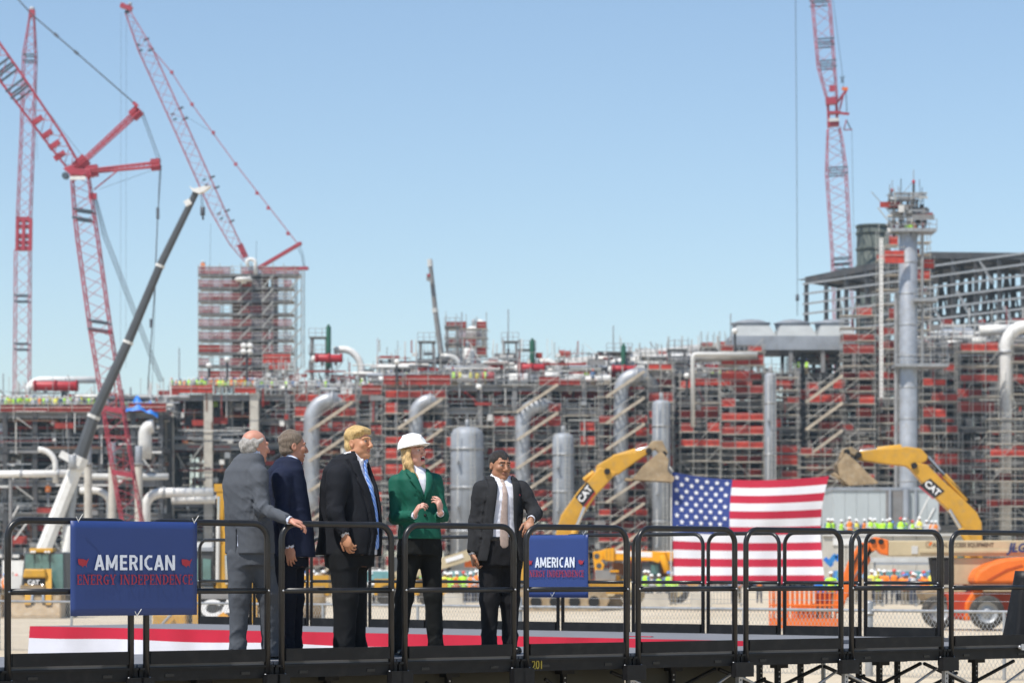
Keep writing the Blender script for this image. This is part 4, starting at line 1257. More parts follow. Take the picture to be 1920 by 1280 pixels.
# A: upright red lattice crane at far left
A = At(13.0)
t = thing('lattice_crane', 'upright slim red lattice crane at the far left', 'crane', A(40, 1095, 30))
d0 = 30
lattice(t, A, [(39, 1090, 30), (41, 760, 30), (43, 470, 29)], M_CRANE2, M_CRANE2, dyy=d0, cw=.17, pitch=.85, lw=.08)
for y, h in ((466, .6), (455, .5), (443, .6), (425, .5), (412, .7)): band(t, A, 44.5, y, 26, 0, M_CRANE, h, d0)
for px in (32, 44, 57): bar('knuckle_plate', A(px, 470, d0 - 1), A(px + 1, 410, d0 - 1), .5, M_CRANE, t, 'box')
lattice(t, A, [(45, 410, 26), (52, 240, 25), (56, 105, 25), (60, 30, 9)], M_CRANE, M_CRANE2, dyy=d0, cw=.17, pitch=.95, lw=.085)
for y in (560, 650): band(t, A, 42, y, 30, 0, M_CRDARK, .35, d0)
band(t, A, 56, 110, 25, 0, M_CRDARK, .25, d0)
piece('boom_head', 'box', M_CRANE, t, A(60, 26, d0), (.9, .9, 1.1)); piece('sheave', 'ball', M_STEEL, t, A(60, 18, d0), (.9, .4, .9))
wire('hoist_line', [(62, 26), (70, 300)], A, .05, t, d0 - 1)

# B: big red luffing crane in front of the rack
A = At(FPX / (FPX / 17.3 - 10)); dB = 0
t = thing('luffing_crane', 'large red luffing crane with two back struts, left', 'crane', A(262, 1095, dB))
lattice(t, A, [(268, 1092, 30), (252, 1000, 37), (232, 890, 37)], M_CRANE, dyy=dB, pitch=.55, cw=.17, lw=.075)
lattice(t, A, [(232, 890, 37), (213, 770, 37)], M_CRANE, dyy=dB, pitch=.55, cw=.17, lw=.075)
lattice(t, A, [(213, 770, 37), (187, 610, 38), (164, 445, 38), (158, 400, 36), (152, 345, 32), (150, 326, 30)], M_CRANE, M_CRANE2, dyy=dB, pitch=.6, cw=.17, lw=.075)
for (px, py) in ((187, 612), (158, 404)): band(t, A, px, py, 38, .14, M_CRDARK, .35, dB); 
band(t, A, 189, 620, 38, .14, M_CRANE, .3, dB)
band(t, A, 213, 768, 37, .16, M_CRANE, .5, dB); band(t, A, 232, 888, 37, .16, M_CRANE, .5, dB)
lattice(t, A, [(142, 318, 22), (104, 262, 32), (20, 145, 40), (-70, 18, 40), (-140, -82, 40)], M_CRANE, M_CRANE2, dyy=dB, pitch=.8, cw=.19, lw=.085)
for (px, py) in ((9, 131), (36, 170)): band(t, A, px, py, 42, -.64, M_CRDARK, .3, dB)
for (px, py) in ((70, 226), (88, 252), (102, 272), (112, 292)): band(t, A, px, py, 22, -.6, M_CRANE, .5, dB - .4, .5)
q = MB()
q.prism([(A.x(120), A.z(318)), (A.x(136), A.z(311)), (A.x(146), A.z(318)), (A.x(172), A.z(320)), (A.x(174), A.z(332)), (A.x(150), A.z(330)), (A.x(134), A.z(330))], A.Y - .8, A.Y + .8); q.build('knuckle', M_CRANE, t, bevel=.05)
piece('walkway', 'box', M_WHITE, t, A(146, 334, dB - 1.1), (1.6, .15, .35)); piece('counter_drum', 'tube', M_CRDARK, t, A(123, 330, dB - .6), (.7, .7, .7), Quaternion((1, 0, 0), 1.57)); piece('counter_drum', 'box', M_CRANE, t, A(174, 368, dB - .3), (.8, .6, .6))
for (a, b) in (((142, 316), (262, 206)), ((160, 322), (300, 308))):
    pa, pb = A(*a, dB), A(*b, dB); n = (pb - pa).normalized(); s_ = Vector((n.z, 0, -n.x)) * .22
    for k in (-1, 1):
        for yy in (-.5, .5): bar('strut_tube', pa + s_ * k * .6 + Vector((0, yy, 0)), pb + s_ * k + Vector((0, yy, 0)), .17, M_CRANE, t)
    for f in [i / 14 for i in range(15)]: bar('strut_tie', pa.lerp(pb, f) + s_, pa.lerp(pb, f) - s_, .12, M_CRANE, t)
    for f0, f1, w in ((0, .17, .72), (.88, 1.0, .60)): bar('strut_head', pa.lerp(pb, f0), pa.lerp(pb, f1), w, M_CRANE, t, 'box', 1.2)
bar('strut_tube', A(176, 356, dB), A(222, 319, dB), .16, M_CRANE, t)
wire('pendant', [(33, -2), (60, 28), (142, 98), (252, 194)], A, .16, t, dB - .5)
for f in ((105, 66), (143, 99)): piece('pendant_link', 'box', M_WIRE, t, A(*f, dB - .5), (.45, .3, .3), Quaternion((0, 1, 0), .7))
piece('pendant_link', 'box', M_CRANE, t, A(254, 196, dB - .5), (.6, .3, .35), Quaternion((0, 1, 0), .75))
wire('pendant', [(263, 208), (297, 304)], A, .08, t, dB); wire('pendant', [(267, 208), (302, 304)], A, .10, t, dB)
wire('stay_line', [(302, 310), (296, 400), (289, 560), (277, 730)], A, .12, t, dB); wire('stay_line', [(299, 310), (285, 730)], A, .05, t, dB)
piece('pendant_link', 'box', M_WIRE, t, A(296, 400, dB), (.3, .3, 1.2)); piece('pendant_link', 'box', M_WIRE, t, A(283, 606, dB), (.25, .3, .9))
for k in range(3): wire('stay_line', [(176 + 2 * k, 368), (192 + k * 4, 440), (298 + 4 * k, 715)], A, .09, t, dB + .3 * k)
wire('stay_line', [(72, 186), (160, 300)], A, .05, t, dB); wire('stay_line', [(186, 355), (290, 318)], A, .04, t, dB)
# its crawler base behind the loader
piece('upper_works', 'box', M_CRANE, t, A(275, 1068, dB - 1), (5, 5, 2.2)); 
for yy in (-2.6, 2.6): piece('crawler_track', 'box', M_BLACK, t, Vector((A.x(270), A.Y + dB + yy, .7)), (7.5, 1.2, 1.4))

# C: leaning red crane behind the scaffold tower
A = At(11.8); dC = 0
t = thing('lattice_crane', 'leaning red lattice crane behind the pink scaffold tower', 'crane', A(500, 1090, dC))
lattice(t, A, [(240, 24, 10), (272, 92, 25), (340, 242, 25), (408, 394, 25), (440, 455, 19), (462, 488, 9)], M_CRANE2, M_CRANE2, dyy=dC, cw=.16, pitch=.85, lw=.075)
for (px, py) in ((279, 84), (343, 213), (402, 342), (430, 405)): band(t, A, px, py, 11, -.42, M_CRDARK, .9, dC - .6, .6)
for (px, py) in ((262, 90), (326, 219), (385, 342), (413, 405)): band(t, A, px, py, 7, -.42, M_CRDARK, .25, dC - .6, .6)
piece('boom_head', 'box', M_CRANE, t, A(237, 14, dC), (1.9, 1.2, .7), Quaternion((0, 1, 0), .35)); piece('sheave', 'ball', M_CRANE, t, A(230, 10, dC), (.8, .5, .8)); piece('sheave', 'ball', M_STEEL, t, A(244, 8, dC), (.6, .5, .6)); piece('sheave', 'ball', M_CRDARK, t, A(238, 23, dC), (.8, .5, .6))
piece('luffing_joint', 'box', M_CRANE, t, A(455, 470, dC), (.9, .9, 2.2), Quaternion((0, 1, 0), -.42))
wire('pendant', [(276, 82), (322, 136), (360, 196), (442, 308), (558, 457)], A, .17, t, dC, M_CRANE2)
for p in ((322, 136), (360, 196), (400, 249), (442, 308), (482, 362), (503, 390), (540, 438)): piece('pendant_link', 'box', M_CRANE, t, A(*p, dC), (.5, .4, .5))
for (a, b) in (((486, 502), (564, 456)), ((492, 506), (577, 503))):
    pa, pb = A(*a, dC - 8), A(*b, dC - 8)
    for yy in (-.6, .6): bar('strut_tube', pa + Vector((0, yy, 0)), pb + Vector((0, yy, 0)), .55, M_CRANE, t, 'box', .42)
    for i in range(7): bar('strut_tie', pa.lerp(pb, i / 6) + Vector((0, -.6, 0)), pa.lerp(pb, i / 6) + Vector((0, .6, 0)), .3, M_CRANE, t, 'box')
for k in range(2): wire('pendant', [(556 + 6 * k, 460), (566 + 3 * k, 480), (569 + 3 * k, 502)], A, .10, t, dC - 8)
wire('stay_line', [(565, 505), (563, 690)], A, .06, t, dC - 8); wire('stay_line', [(571, 505), (571, 690)], A, .05, t, dC - 8); wire('stay_line', [(392, 245), (343, 215)], A, .05, t, dC)
for px in (227, 237): wire('hoist_line', [(px, 25), (px - 1, 690)], A, .04, t, dC)
wire('hoist_line', [(395, 420), (394, 500)], A, .05, t, dC); wire('stay_line', [(480, 500), (481, 452)], A, .06, t, dC)
lattice(t, A, [(500, 1090, 28), (484, 510, 24)], M_CRANE, dyy=dC + 3, cw=.2, pitch=1., lw=.1)
piece('upper_works', 'box', M_CRANE, t, A(505, 1075, dC), (5, 5, 2.4)); piece('crawler_track', 'box', M_BLACK, t, Vector((A.x(505), A.Y - 2.6, .6)), (8, 1.2, 1.2)); piece('crawler_track', 'box', M_BLACK, t, Vector((A.x(505), A.Y + 2.6, .6)), (8, 1.2, 1.2))

# D: red lattice crane at right
A = At(12.0); dD = 8
t = thing('lattice_crane', 'red lattice crane rising behind the olive stack, right', 'crane', A(1590, 1090, dD))
lattice(t, A, [(1592, 1090, 34), (1580, 540, 35)], M_CRANE2, M_CRANE2, dyy=dD, pitch=1.1)
lattice(t, A, [(1580, 540, 35), (1577, 470, 35), (1568, 322, 37), (1565, 265, 28), (1563, 240, 22)], M_CRANE2, M_CRANE2, dyy=dD, pitch=.55, cw=.18, lw=.09)
lattice(t, A, [(1561, 192, 18), (1549, 122, 31), (1539, 0, 33), (1529, -130, 33)], M_CRANE2, M_CRANE2, dyy=dD, pitch=.8, cw=.19, lw=.085)
for (px, py, w) in ((1569, 322, 38), (1547, 81, 33), (1551, 122, 32), (1536, 3, 34), (1578, 490, 34), (1579, 500, 30)): band(t, A, px, py, w, -.06, M_CRDARK, .35, dD)
band(t, A, 1558, 190, 18, -.1, M_CRANE, 1.1, dD - .3); band(t, A, 1562, 232, 20, -.05, M_CRANE, .9, dD - .3); band(t, A, 1564, 212, 22, -.05, M_CRANE, .4, dD - .3); band(t, A, 1563, 226, 18, -.05, M_PIPEW, .5, dD - .8); piece('winch', 'box', M_CRANE, t, A(1560, 166, dD - .8), (.8, .5, 1.0))
for px in (1554, 1570): bar('knuckle_plate', A(px, 232, dD), A(px - 2, 192, dD), .4, M_CRANE, t, 'box')
for (a, b, w) in (((1570, 192), (1588, 168), .42), ((1572, 212), (1592, 214), .38), ((1574, 206), (1582, 176), .25)): bar('strut_tube', A(*a, dD), A(*b, dD), w, M_CRANE, t, 'box')
piece('strut_head', 'box', M_ORANGE, t, A(1584, 167, dD), (.9, .5, .5)); wire('pendant', [(1582, 168), (1580, 143), (1562, 0)], A, .07, t, dD); wire('pendant', [(1586, 170), (1588, 212)], A, .14, t, dD)
for (a, b) in (((1576, 144), (1582, 155)), ((1583, 143), (1577, 156)), ((1582, 244), (1587, 225)), ((1587, 225), (1596, 244)), ((1582, 244), (1598, 243))): bar('spreader', A(*a, dD), A(*b, dD), .2, M_CRANE if a[1] > 240 else M_CRDARK, t)
wire('stay_line', [(1597, 245), (1602, 500)], A, .06, t, dD)
piece('upper_works', 'box', M_CRANE, t, A(1592, 1080, dD), (5, 5, 2.2)); piece('crawler_track', 'box', M_BLACK, t, Vector((A.x(1592), A.Y + dD, .6)), (8, 6, 1.2))
t = thing('hook_block', 'small dark hook block hanging from a long line beside the right crane', 'hook block', A(1495, 570, dD))
wire('hoist_line', [(1491.5, -30), (1494, 300), (1495, 552)], A, .10, t, dD); bar('block', A(1495, 552, dD), A(1495, 564, dD), .55, M_WIRE, t, 'tube'); bar('hook', A(1495, 564, dD), A(1495, 592, dD), .12, M_WIRE, t)

# E: telescopic crane, white base section and charcoal extensions
A = At(30.0)
t = thing('telescopic_crane', 'telescopic crane with white base and long charcoal boom reaching up right', 'crane', A(70, 1120, 0))
def tele(name, a, b, wa, wb, m, dyy=0.):
    pa, pb = A(*a, dyy), A(*b, dyy); n = (pb - pa).normalized(); sd = Vector((n.z, 0, -n.x)); y = Vector((0, 1, 0))
    v = []
    for p, w in ((pa, wa), (pb, wb)):
        h = w / A.s / 2
        for k in range(8):
            an = math.pi * (k + .5) / 4
            v.append(p + sd * h * 1.08 * math.cos(an) + y * h * 1.0 * math.sin(an))
    q = MB(); q.add(v, [(k, (k + 1) % 8, 8 + (k + 1) % 8, 8 + k) for k in range(8)] + [tuple(range(7, -1, -1)), tuple(range(8, 16))])
    return q.build(name, m, t)
tele('boom_base_section', (70, 1060), (146, 868), 27, 25, M_WHITE); tele('boom_collar', (142, 878), (152, 856), 30, 29, M_WHITE)
tele('boom_section', (149, 862), (176, 780), 24, 21.5, M_BOOM); tele('boom_joint', (174.5, 784), (177, 778), 24, 24, M_PIPEW)
tele('boom_section', (176, 780), (240, 641), 20, 17, M_BOOM); tele('boom_joint', (239, 644), (241, 639), 19.5, 19.5, M_PIPEW)
tele('boom_section', (240, 641), (300, 498), 16.5, 14.5, M_BOOM); tele('boom_joint', (299, 501), (301, 496), 17, 17, M_PIPEW)
tele('boom_section', (300, 498), (367, 362), 14, 11.5, M_BOOM)
q = MB(); q.prism([(A.x(356), A.z(350)), (A.x(364), A.z(355)), (A.x(384), A.z(350)), (A.x(396), A.z(350)), (A.x(386), A.z(358)), (A.x(374), A.z(364)), (A.x(362), A.z(360))], A.Y - .35, A.Y + .35); q.build('boom_head', M_WHITE, t)
piece('boom_bracket', 'box', M_WHITE, t, A(352, 380, -.5), (.4, .2, .35), Quaternion((0, 1, 0), -.5))
for px in (378, 381): bar('hoist_line', A(px - 2, 360, 0), A(px, 390, 0), .035, M_WIRE, t)
bar('hook_block', A(380, 388, 0), A(380, 404, 0), .3, M_WIRE, t, 'tube'); bar('hook', A(380, 404, 0), A(381, 412, 0), .12, M_WIRE, t)
piece('auxiliary_jib', 'box', M_WHITE, t, A(128, 858, -.9), (1.1, .4, .45), Quaternion((0, 1, 0), .5)); piece('auxiliary_jib', 'tube', M_STEEL, t, A(136, 866, -1.0), (.5, .5, .9))
bar('lift_cylinder', A(142, 895, .3), A(120, 1075, .3), .42, M_STEEL, t, 'tube'); bar('lift_cylinder', A(131, 985, .3), A(118, 1090, .3), .62, M_WHITE, t, 'tube')
piece('turret', 'box', M_WHITE, t, A(62, 1080, .6), (3.4, 2.6, 2.0)); piece('carrier', 'box', M_WHITE, t, A(60, 1108, .6), (9, 2.6, .9))
for px in (-40, 0, 40, 100, 140): bar('wheel', A(px, 1109, -.9), A(px, 1109, -.4), 1.2, M_TYRE, t, 'tube')

# F: thin grey telescopic crane on the mid skyline
A = At(14.0); 
t = thing('telescopic_crane', 'thin grey telescopic crane boom on the mid skyline', 'crane', A(840, 1095, 20))
tele('boom_section', (846, 1090), (828, 665), 17, 13, M_BEAM, 20); tele('boom_section', (828, 668), (816, 580), 11.5, 10, M_BEAM, 20); tele('boom_section', (816, 580), (807, 497), 9.5, 8.5, M_BEAM, 20)
tele('boom_joint', (816.5, 586), (815.5, 578), 12, 12, M_PIPEW, 20); tele('boom_head', (807, 500), (806, 486), 11, 10, M_PIPEW, 20)
piece('hook_block', 'box', M_PIPEG, t, A(803, 520, 19), (.5, .4, 1.0)); piece('hook_block', 'box', M_DRUM, t, A(804, 516, 18.8), (.3, .3, .4))
piece('carrier', 'box', M_BEAM, t, A(846, 1085, 20), (9, 3, 2))

# crowds on the decks
WY = random.Random(21)
def crowd(n, x0, x1, py, s, dy0, dy1, place, wts=('lime',) * 5 + ('orange', 'yellow', 'pale', 'pale', 'blue'), hats=('white',) * 6 + ('blue', 'red'), yaw=(-1.0, 1.0), parts=False, back=0., poses=(0, 0, 1, 2, 3, 3), z=None):
    A = At(s)
    xs = sorted(x0 + (x1 - x0) * (i + WY.uniform(-.9, .9) + .5) / n for i in range(n))
    seen = {}
    for i, px in enumerate(xs):
        dyy = WY.uniform(dy0, dy1)
        p = A(px, py, dyy)
        vc = WY.choice(wts); seen[vc] = seen.get(vc, -1) + 1
        worker(p.x, p.y, p.z if z is None else z, WY.uniform(*yaw) + (math.pi if WY.random() < back else 0), vc, WY.choice(hats), WY.choice(poses), WY.randint(0, 1), WY.randint(0, 2), place, parts, WY.uniform(.90, 1.06), seen[vc])
crowd(64, 4, 236, 771, 16.5, .2, 3.5, 'on the pipe rack roof at far left')
crowd(38, 322, 478, 737, 16.0, .2, 2.8, 'behind the tall red netting on the frame roof', ('lime', 'lime', 'lime', 'orange', 'orange', 'yellow', 'pale'))
crowd(20, 484, 716, 738, 15.8, .2, 2.5, 'on the module roof right of the scaffold tower')
crowd(6, 718, 800, 722, 15.8, .2, 2.5, 'on the roof below the thin grey crane boom')
crowd(9, 840, 920, 722, 15.8, .2, 2.0, 'on the roof before the white roof vessel', ('lime', 'lime', 'yellow', 'orange'))
crowd(3, 1090, 1128, 722, 15.8, .2, 2.0, 'on the roof above the middle arched pipe')
crowd(16, 1292, 1400, 720, 15.6, .3, 2.0, 'behind the bright red netting left of the cooler', ('yellow', 'orange', 'pale', 'lime'))
crowd(3, 1486, 1512, 702, 15.5, -1.5, -.6, 'under the right end of the cooler', ('lime', 'lime', 'yellow'), yaw=(-.4, .4))
crowd(4, 1682, 1722, 443, 16.0, -6.6, -5.6, 'on the top platform of the silver column', ('orange', 'lime', 'pale', 'lime'))
crowd(2, 374, 392, 513, 13.0, .6, 1.2, 'on the top deck of the scaffold tower', ('yellow', 'orange'))
for px, py, s_, dd_, v_, pl in ((90, 936, 17, -4, 'orange', 'beside the long white pipe'), (432, 958, 17, -3, 'lime', 'low down left of the grey suited man'), (348, 850, 16, 1, 'orange', 'inside the open frame'), (404, 776, 16, 3, 'lime', 'inside the open frame, upper level')):
    p = At(s_)(px, py, dd_); worker(p.x, p.y, p.z, .3, v_, 'white', 0, 0, 2, pl)
# ------------------------------------------------------------------ lettering
def text_mesh(txt, size, m, bold=0., extrude=.004, align='CENTER', spacing=1., shear=0.):
    cu = bpy.data.curves.new('lettering', 'FONT')
    cu.body = txt; cu.size = size; cu.offset = bold; cu.extrude = extrude; cu.align_x = align; cu.align_y = 'CENTER'; cu.space_character = spacing; cu.shear = shear
    cu.resolution_u = 4
    o = bpy.data.objects.new('lettering', cu); COL.objects.link(o)
    me = bpy.data.meshes.new_from_object(o.evaluated_get(bpy.context.evaluated_depsgraph_get()))
    bpy.data.objects.remove(o)
    me.materials.clear(); me.materials.append(m)
    return me
def text(name, txt, size, m, parent, c, xdir=(1, 0, 0), updir=(0, 0, 1), width=None, **kw):
    me = text_mesh(txt, size, m, **kw)
    o = bpy.data.objects.new(name, me)
    x = Vector(xdir).normalized(); z = Vector(updir).normalized(); n = x.cross(z).normalized(); up = n.cross(x)
    sx = 1.
    if width:
        xs = [v.co.x for v in me.vertices]; sx = width / (max(xs) - min(xs))
    o.matrix_local = Matrix.Translation(Vector(c) - wloc(parent)) @ Matrix((x, up, n)).transposed().to_4x4() @ Matrix.Diagonal((sx, 1, 1, 1))
    return link(o, parent)

M_PRINTW = mat('print_white', (.80, .80, .80), .6, 0, .03, 5)
M_PRINTB = mat('print_black', (.02, .02, .022), .6, 0, .05, 5)
M_NAVYPR = mat('print_navy', (.03, .05, .16), .6, 0, .05, 5)
M_GREYBX = mat('painted_grey_wall', (.42, .46, .47), .7, 0, .08, .5)

# ------------------------------------------------------------------ two yellow excavators holding up the flag
def excavator(label, s, boom, stick, bucket, link_, body_px, face, decal, cyls, pins, flip=1):
    A = At(s); Y = A.Y
    t = thing('excavator', label, 'excavator', (A.x(body_px), Y, 0), 'yellow excavators holding the flag')
    P = lambda L: [(A.x(a), A.z(b)) for a, b in L]
    def plate(name, poly, w, m, dy=0., bevel=.05):
        q = MB(); q.prism(P(poly), Y + dy - w / 2, Y + dy + w / 2); return q.build(name, m, t, bevel=bevel)
    bm = plate('boom', boom, .62, M_YEL); plate('stick', stick, .5, M_YEL)
    for yy in (-.31, .31): plate('linkage', link_, .14, M_BUCKET, yy, .03)
    bk = MB()                                   # bucket: two cheek plates, a curved back shell, teeth
    pp = P(bucket)
    for yy in (-.75, .75): bk.prism(pp, Y + yy - .05, Y + yy + .05)
    for i in range(len(pp) - 1):
        if i in (0, 1, 2, 3): bk.prism([pp[i], pp[i + 1], (pp[i + 1][0] * .96 + pp[0][0] * .04, pp[i + 1][1] * .96 + pp[0][1] * .04), (pp[i][0] * .96 + pp[0][0] * .04, pp[i][1] * .96 + pp[0][1] * .04)], Y - .75, Y + .75)
    bk.prism([pp[0], pp[1], pp[2], pp[3]], Y - .7, Y + .7)
    bo = bk.build('bucket', M_BUCKET, t)
    tip = Vector((pp[2][0], 0, pp[2][1])); bd = (Vector((pp[2][0], 0, pp[2][1])) - Vector((pp[3][0], 0, pp[3][1]))).normalized()
    for k in range(5):
        y = Y - .64 + k * .32
        o = bpy.data.objects.new('tooth', unit('box', M_BUCKET)); o.scale = (.34, .12, .09); o.location = Vector((tip.x, y, tip.z)) + bd * .12 - wloc(t); o.rotation_mode = 'QUATERNION'
        o.rotation_quaternion = Vector((1, 0, 0)).rotation_difference(bd); link(o, bo); 
    for a, b, w0, w1, dy in cyls:
        pa, pb = A(*a, dy), A(*b, dy); mid = pa.lerp(pb, .58)
        bar('cylinder', pa, mid, w0, M_YEL if w0 > .2 else M_BLACK, t, 'tube'); bar('cylinder_rod', mid, pb, w1, M_CHROME, t, 'tube')
    for p in pins:
        c = A(*p, 0); bar('pin', c - Vector((0, .42, 0)), c + Vector((0, .42, 0)), .28, M_BLACK, t, 'tube')
    (dx, dy_), ang, = decal
    c = A(dx, dy_, -.325)
    q = Matrix.Rotation(-ang, 3, 'Y')
    lx, lz = Vector((math.cos(ang), 0, math.sin(ang))), Vector((-math.sin(ang), 0, math.cos(ang)))
    d = MB(); d.prism([((c + lx * a + lz * b).x, (c + lx * a + lz * b).z) for a, b in ((-.50, -.27), (.36, -.27), (.50, .27), (-.36, .27))], c.y, c.y + .01); dp = d.build('decal', M_PRINTB, t)
    d = MB(); d.prism([((c + lx * a + lz * b).x, (c + lx * a + lz * b).z) for a, b in ((-.52, -.34), (.33, -.34), (.36, -.28), (-.50, -.28))], c.y - .001, c.y + .01); d.build('decal_stripe', M_DRUM, t)
    text('lettering', 'CAT', .40, M_PRINTW, t, c - Vector((0, .012, 0)), lx, lz, bold=.012)
    # hoses along the boom top
    h = MB()
    top = boom[:len(boom) // 2]
    for k in (-.1, .1): h.tube([A(a, b - 3, k) for a, b in cyl_path(label)], .035, 6)
    h.build('hose', M_BLACK, t)
    # undercarriage and house
    X = A.x(body_px)
    for yy in (-1.35, 1.35):
        tr = MB(); prof = [(-2.4, .5), (-2.2, .12), (-1.8, 0), (1.8, 0), (2.2, .12), (2.4, .5), (2.2, .9), (1.8, 1.02), (-1.8, 1.02), (-2.2, .9)]
        tr.prism([(X + a, b) for a, b in prof], Y + yy - .3, Y + yy + .3); o = tr.build('track', M_BUCKET, t)
        for k in range(12): piece('track_shoe', 'box', M_BLACK, t, (X - 1.9 + k * .345, Y + yy, 1.03), (.26, .62, .06))
        for k in range(5): c2 = Vector((X - 1.7 + k * .85, Y + yy, .42)); bar('roller', c2 - Vector((0, .34, 0)), c2 + Vector((0, .34, 0)), .5, M_BLACK, t, 'tube')
    piece('car_body', 'box', M_BLACK, t, (X, Y, .95), (2.0, 2.2, .5))
    hs = MB(); hs.prism([(X - flip * 1.4, 1.2), (X - flip * 1.4, 2.3), (X + flip * 1.2, 2.3), (X + flip * 2.4, 2.1), (X + flip * 2.6, 1.2)], Y - 1.45, Y + 1.45); hs.build('engine_house', M_YEL, t, bevel=.08)
    cbx = X - flip * .9
    cb = MB(); cb.prism([(cbx - .7, 1.25), (cbx + .7, 1.25), (cbx + .6, 2.95), (cbx - .55, 2.95)], Y + .3, Y + 1.4); cb.build('cab', M_YEL, t, bevel=.05)
    gl = MB(); gl.prism([(cbx - .56, 1.8), (cbx + .56, 1.8), (cbx + .5, 2.8), (cbx - .46, 2.8)], Y + .28, Y + .30); gl.build('cab_window', M_GLASS, t)
    piece('counterweight', 'box', M_BOOM, t, (X + flip * 2.75, Y, 1.65), (.5, 2.7, .9))
    return t
def cyl_path(label):
    return [(1128, 874), (1150, 858), (1180, 851), (1208, 845)] if 'left' in label else [(1736, 858), (1760, 884), (1800, 922), (1832, 955)]
excavator('left yellow excavator with raised arm holding the flag canton side', 42.0,
    [(1043, 1070), (1042, 1000), (1052, 965), (1084, 920), (1117, 884), (1124, 876), (1158, 886), (1150, 893), (1117, 929), (1081, 984), (1073, 1002), (1073, 1070)],
    [(1116, 884), (1119, 872), (1126, 868), (1151, 853), (1213, 842), (1217, 850), (1205, 857), (1160, 889), (1150, 893), (1128, 888)],
    [(1238, 846), (1206, 872), (1184, 899), (1260, 904), (1263, 896), (1249, 884), (1252, 862)],
    [(1209, 843), (1222, 827), (1241, 826), (1252, 850), (1244, 858), (1228, 842), (1216, 852)],
    1040, -1, ((1097, 926), math.radians(53)),
    [((1095, 900), (1128, 874), .24, .12, 0), ((1150, 858), (1222, 836), .26, .14, .0), ((1060, 1040), (1096, 950), .3, .16, -.5)],
    [(1138, 884), (1216, 846), (1244, 852)], flip=-1)
excavator('right yellow excavator with arched boom holding the flag tail', 42.0,
    [(1703, 876), (1716, 868), (1737, 871), (1766, 901), (1804, 935), (1830, 961), (1839, 980), (1842, 1070), (1810, 1070), (1809, 1010), (1807, 995), (1792, 972), (1751, 931), (1725, 902)],
    [(1606, 847), (1640, 842), (1684, 839), (1699, 837), (1726, 841), (1739, 856), (1736, 864), (1724, 871), (1706, 880), (1697, 874), (1660, 870), (1609, 863)],
    [(1582, 850), (1567, 872), (1570, 895), (1588, 910), (1643, 906), (1621, 886), (1604, 868)],
    [(1573, 860), (1580, 841), (1594, 838), (1612, 848), (1610, 858), (1592, 850), (1584, 862)],
    1856, 1, ((1748, 915), math.radians(-41)),
    [((1812, 938), (1740, 856), .26, .14, 0), ((1690, 838), (1612, 846), .26, .14, 0), ((1830, 1040), (1780, 955), .3, .16, -.5)],
    [(1712, 873), (1608, 853), (1586, 848)], flip=1)

# ------------------------------------------------------------------ the hanging flag
def flag():
    A = At(42.0); dY = -.5
    m_r = mat('flag_red', (.48, .018, .05), .8, 0, .05, 2); m_w = mat('flag_white', (.74, .74, .78), .8, 0, .03, 2); m_b = mat('flag_blue', (.030, .055, .22), .8, 0, .06, 2)
    tl, tr, bl, br = (1262, 884), (1556, 892), (1259, 1094), (1546, 1093)
    def pt(u, v, off=0.):
        x = (tl[0] * (1 - u) + tr[0] * u) * (1 - v) + (bl[0] * (1 - u) + br[0] * u) * v
        y = (tl[1] * (1 - u) + tr[1] * u) * (1 - v) + (bl[1] * (1 - u) + br[1] * u) * v
        y += 14 * 4 * u * (1 - u) * (1 - v) ** 1.5 * (1 - .3 * u)
        x -= 13 * math.sin(math.pi * v) * u + 2 * math.sin(5 * v + 1)
        w = .10 * math.sin(7 * u + 2.5 * v) + .06 * math.sin(16 * u - 5 * v + 1) * (.4 + v) + .05 * math.sin(9 * v + 3 * u) + .05 * math.sin(26 * u + 3 * v) * v
        return A(x, y, dY + w - off)
    t = thing('flag', 'huge flag with stars and stripes hung between two excavator buckets', 'flag', A(1405, 1094, dY))
    NU = 60; cu, cv = .385, 7 / 13
    def patch(name, u0, u1, v0, v1, m, nu, nv, off=0.):
        vs = [pt(u0 + (u1 - u0) * i / nu, v0 + (v1 - v0) * j / nv, off) for j in range(nv + 1) for i in range(nu + 1)]
        f = [(j * (nu + 1) + i, j * (nu + 1) + i + 1, (j + 1) * (nu + 1) + i + 1, (j + 1) * (nu + 1) + i) for j in range(nv) for i in range(nu)]
        q = MB(); q.add(vs, f, 0, True); return q.build(name, m, t)
    for k in range(13):
        patch('stripe', cu if k < 7 else 0, 1, k / 13, (k + 1) / 13, m_w if k % 2 else m_r, NU if k >= 7 else 38, 4)
    patch('canton', 0, cu, 0, cv, m_b, 30, 24)
    for row in range(9):
        n = 6 if row % 2 == 0 else 5
        for c in range(n):
            u0 = cu * ((c + .5) / 6 + (0 if n == 6 else .5 / 6)); v0 = cv * (row + .75) / 9.5
            vs = []
            for k in range(10):
                r = .0185 if k % 2 == 0 else .0085
                a = math.pi * k / 5
                vs.append(pt(u0 + r * math.sin(a), v0 - r * 1.42 * math.cos(a), .025))
            vs.append(pt(u0, v0, .025))
            q = MB(); q.add(vs, [(k, (k + 1) % 10, 10) for k in range(10)]); q.build('star', m_w, t)
    bar('hanging_rope', A(1250, 868, 0), A(1262, 884, dY), .05, M_PIPEW, t); bar('hanging_rope', A(1586, 905, 0), A(1556, 892, dY), .05, M_PIPEW, t)
    bar('edge_pole', A(1259, 880, dY + .03), A(1258, 1094, dY + .03), .07, M_PIPEW, t)
flag()

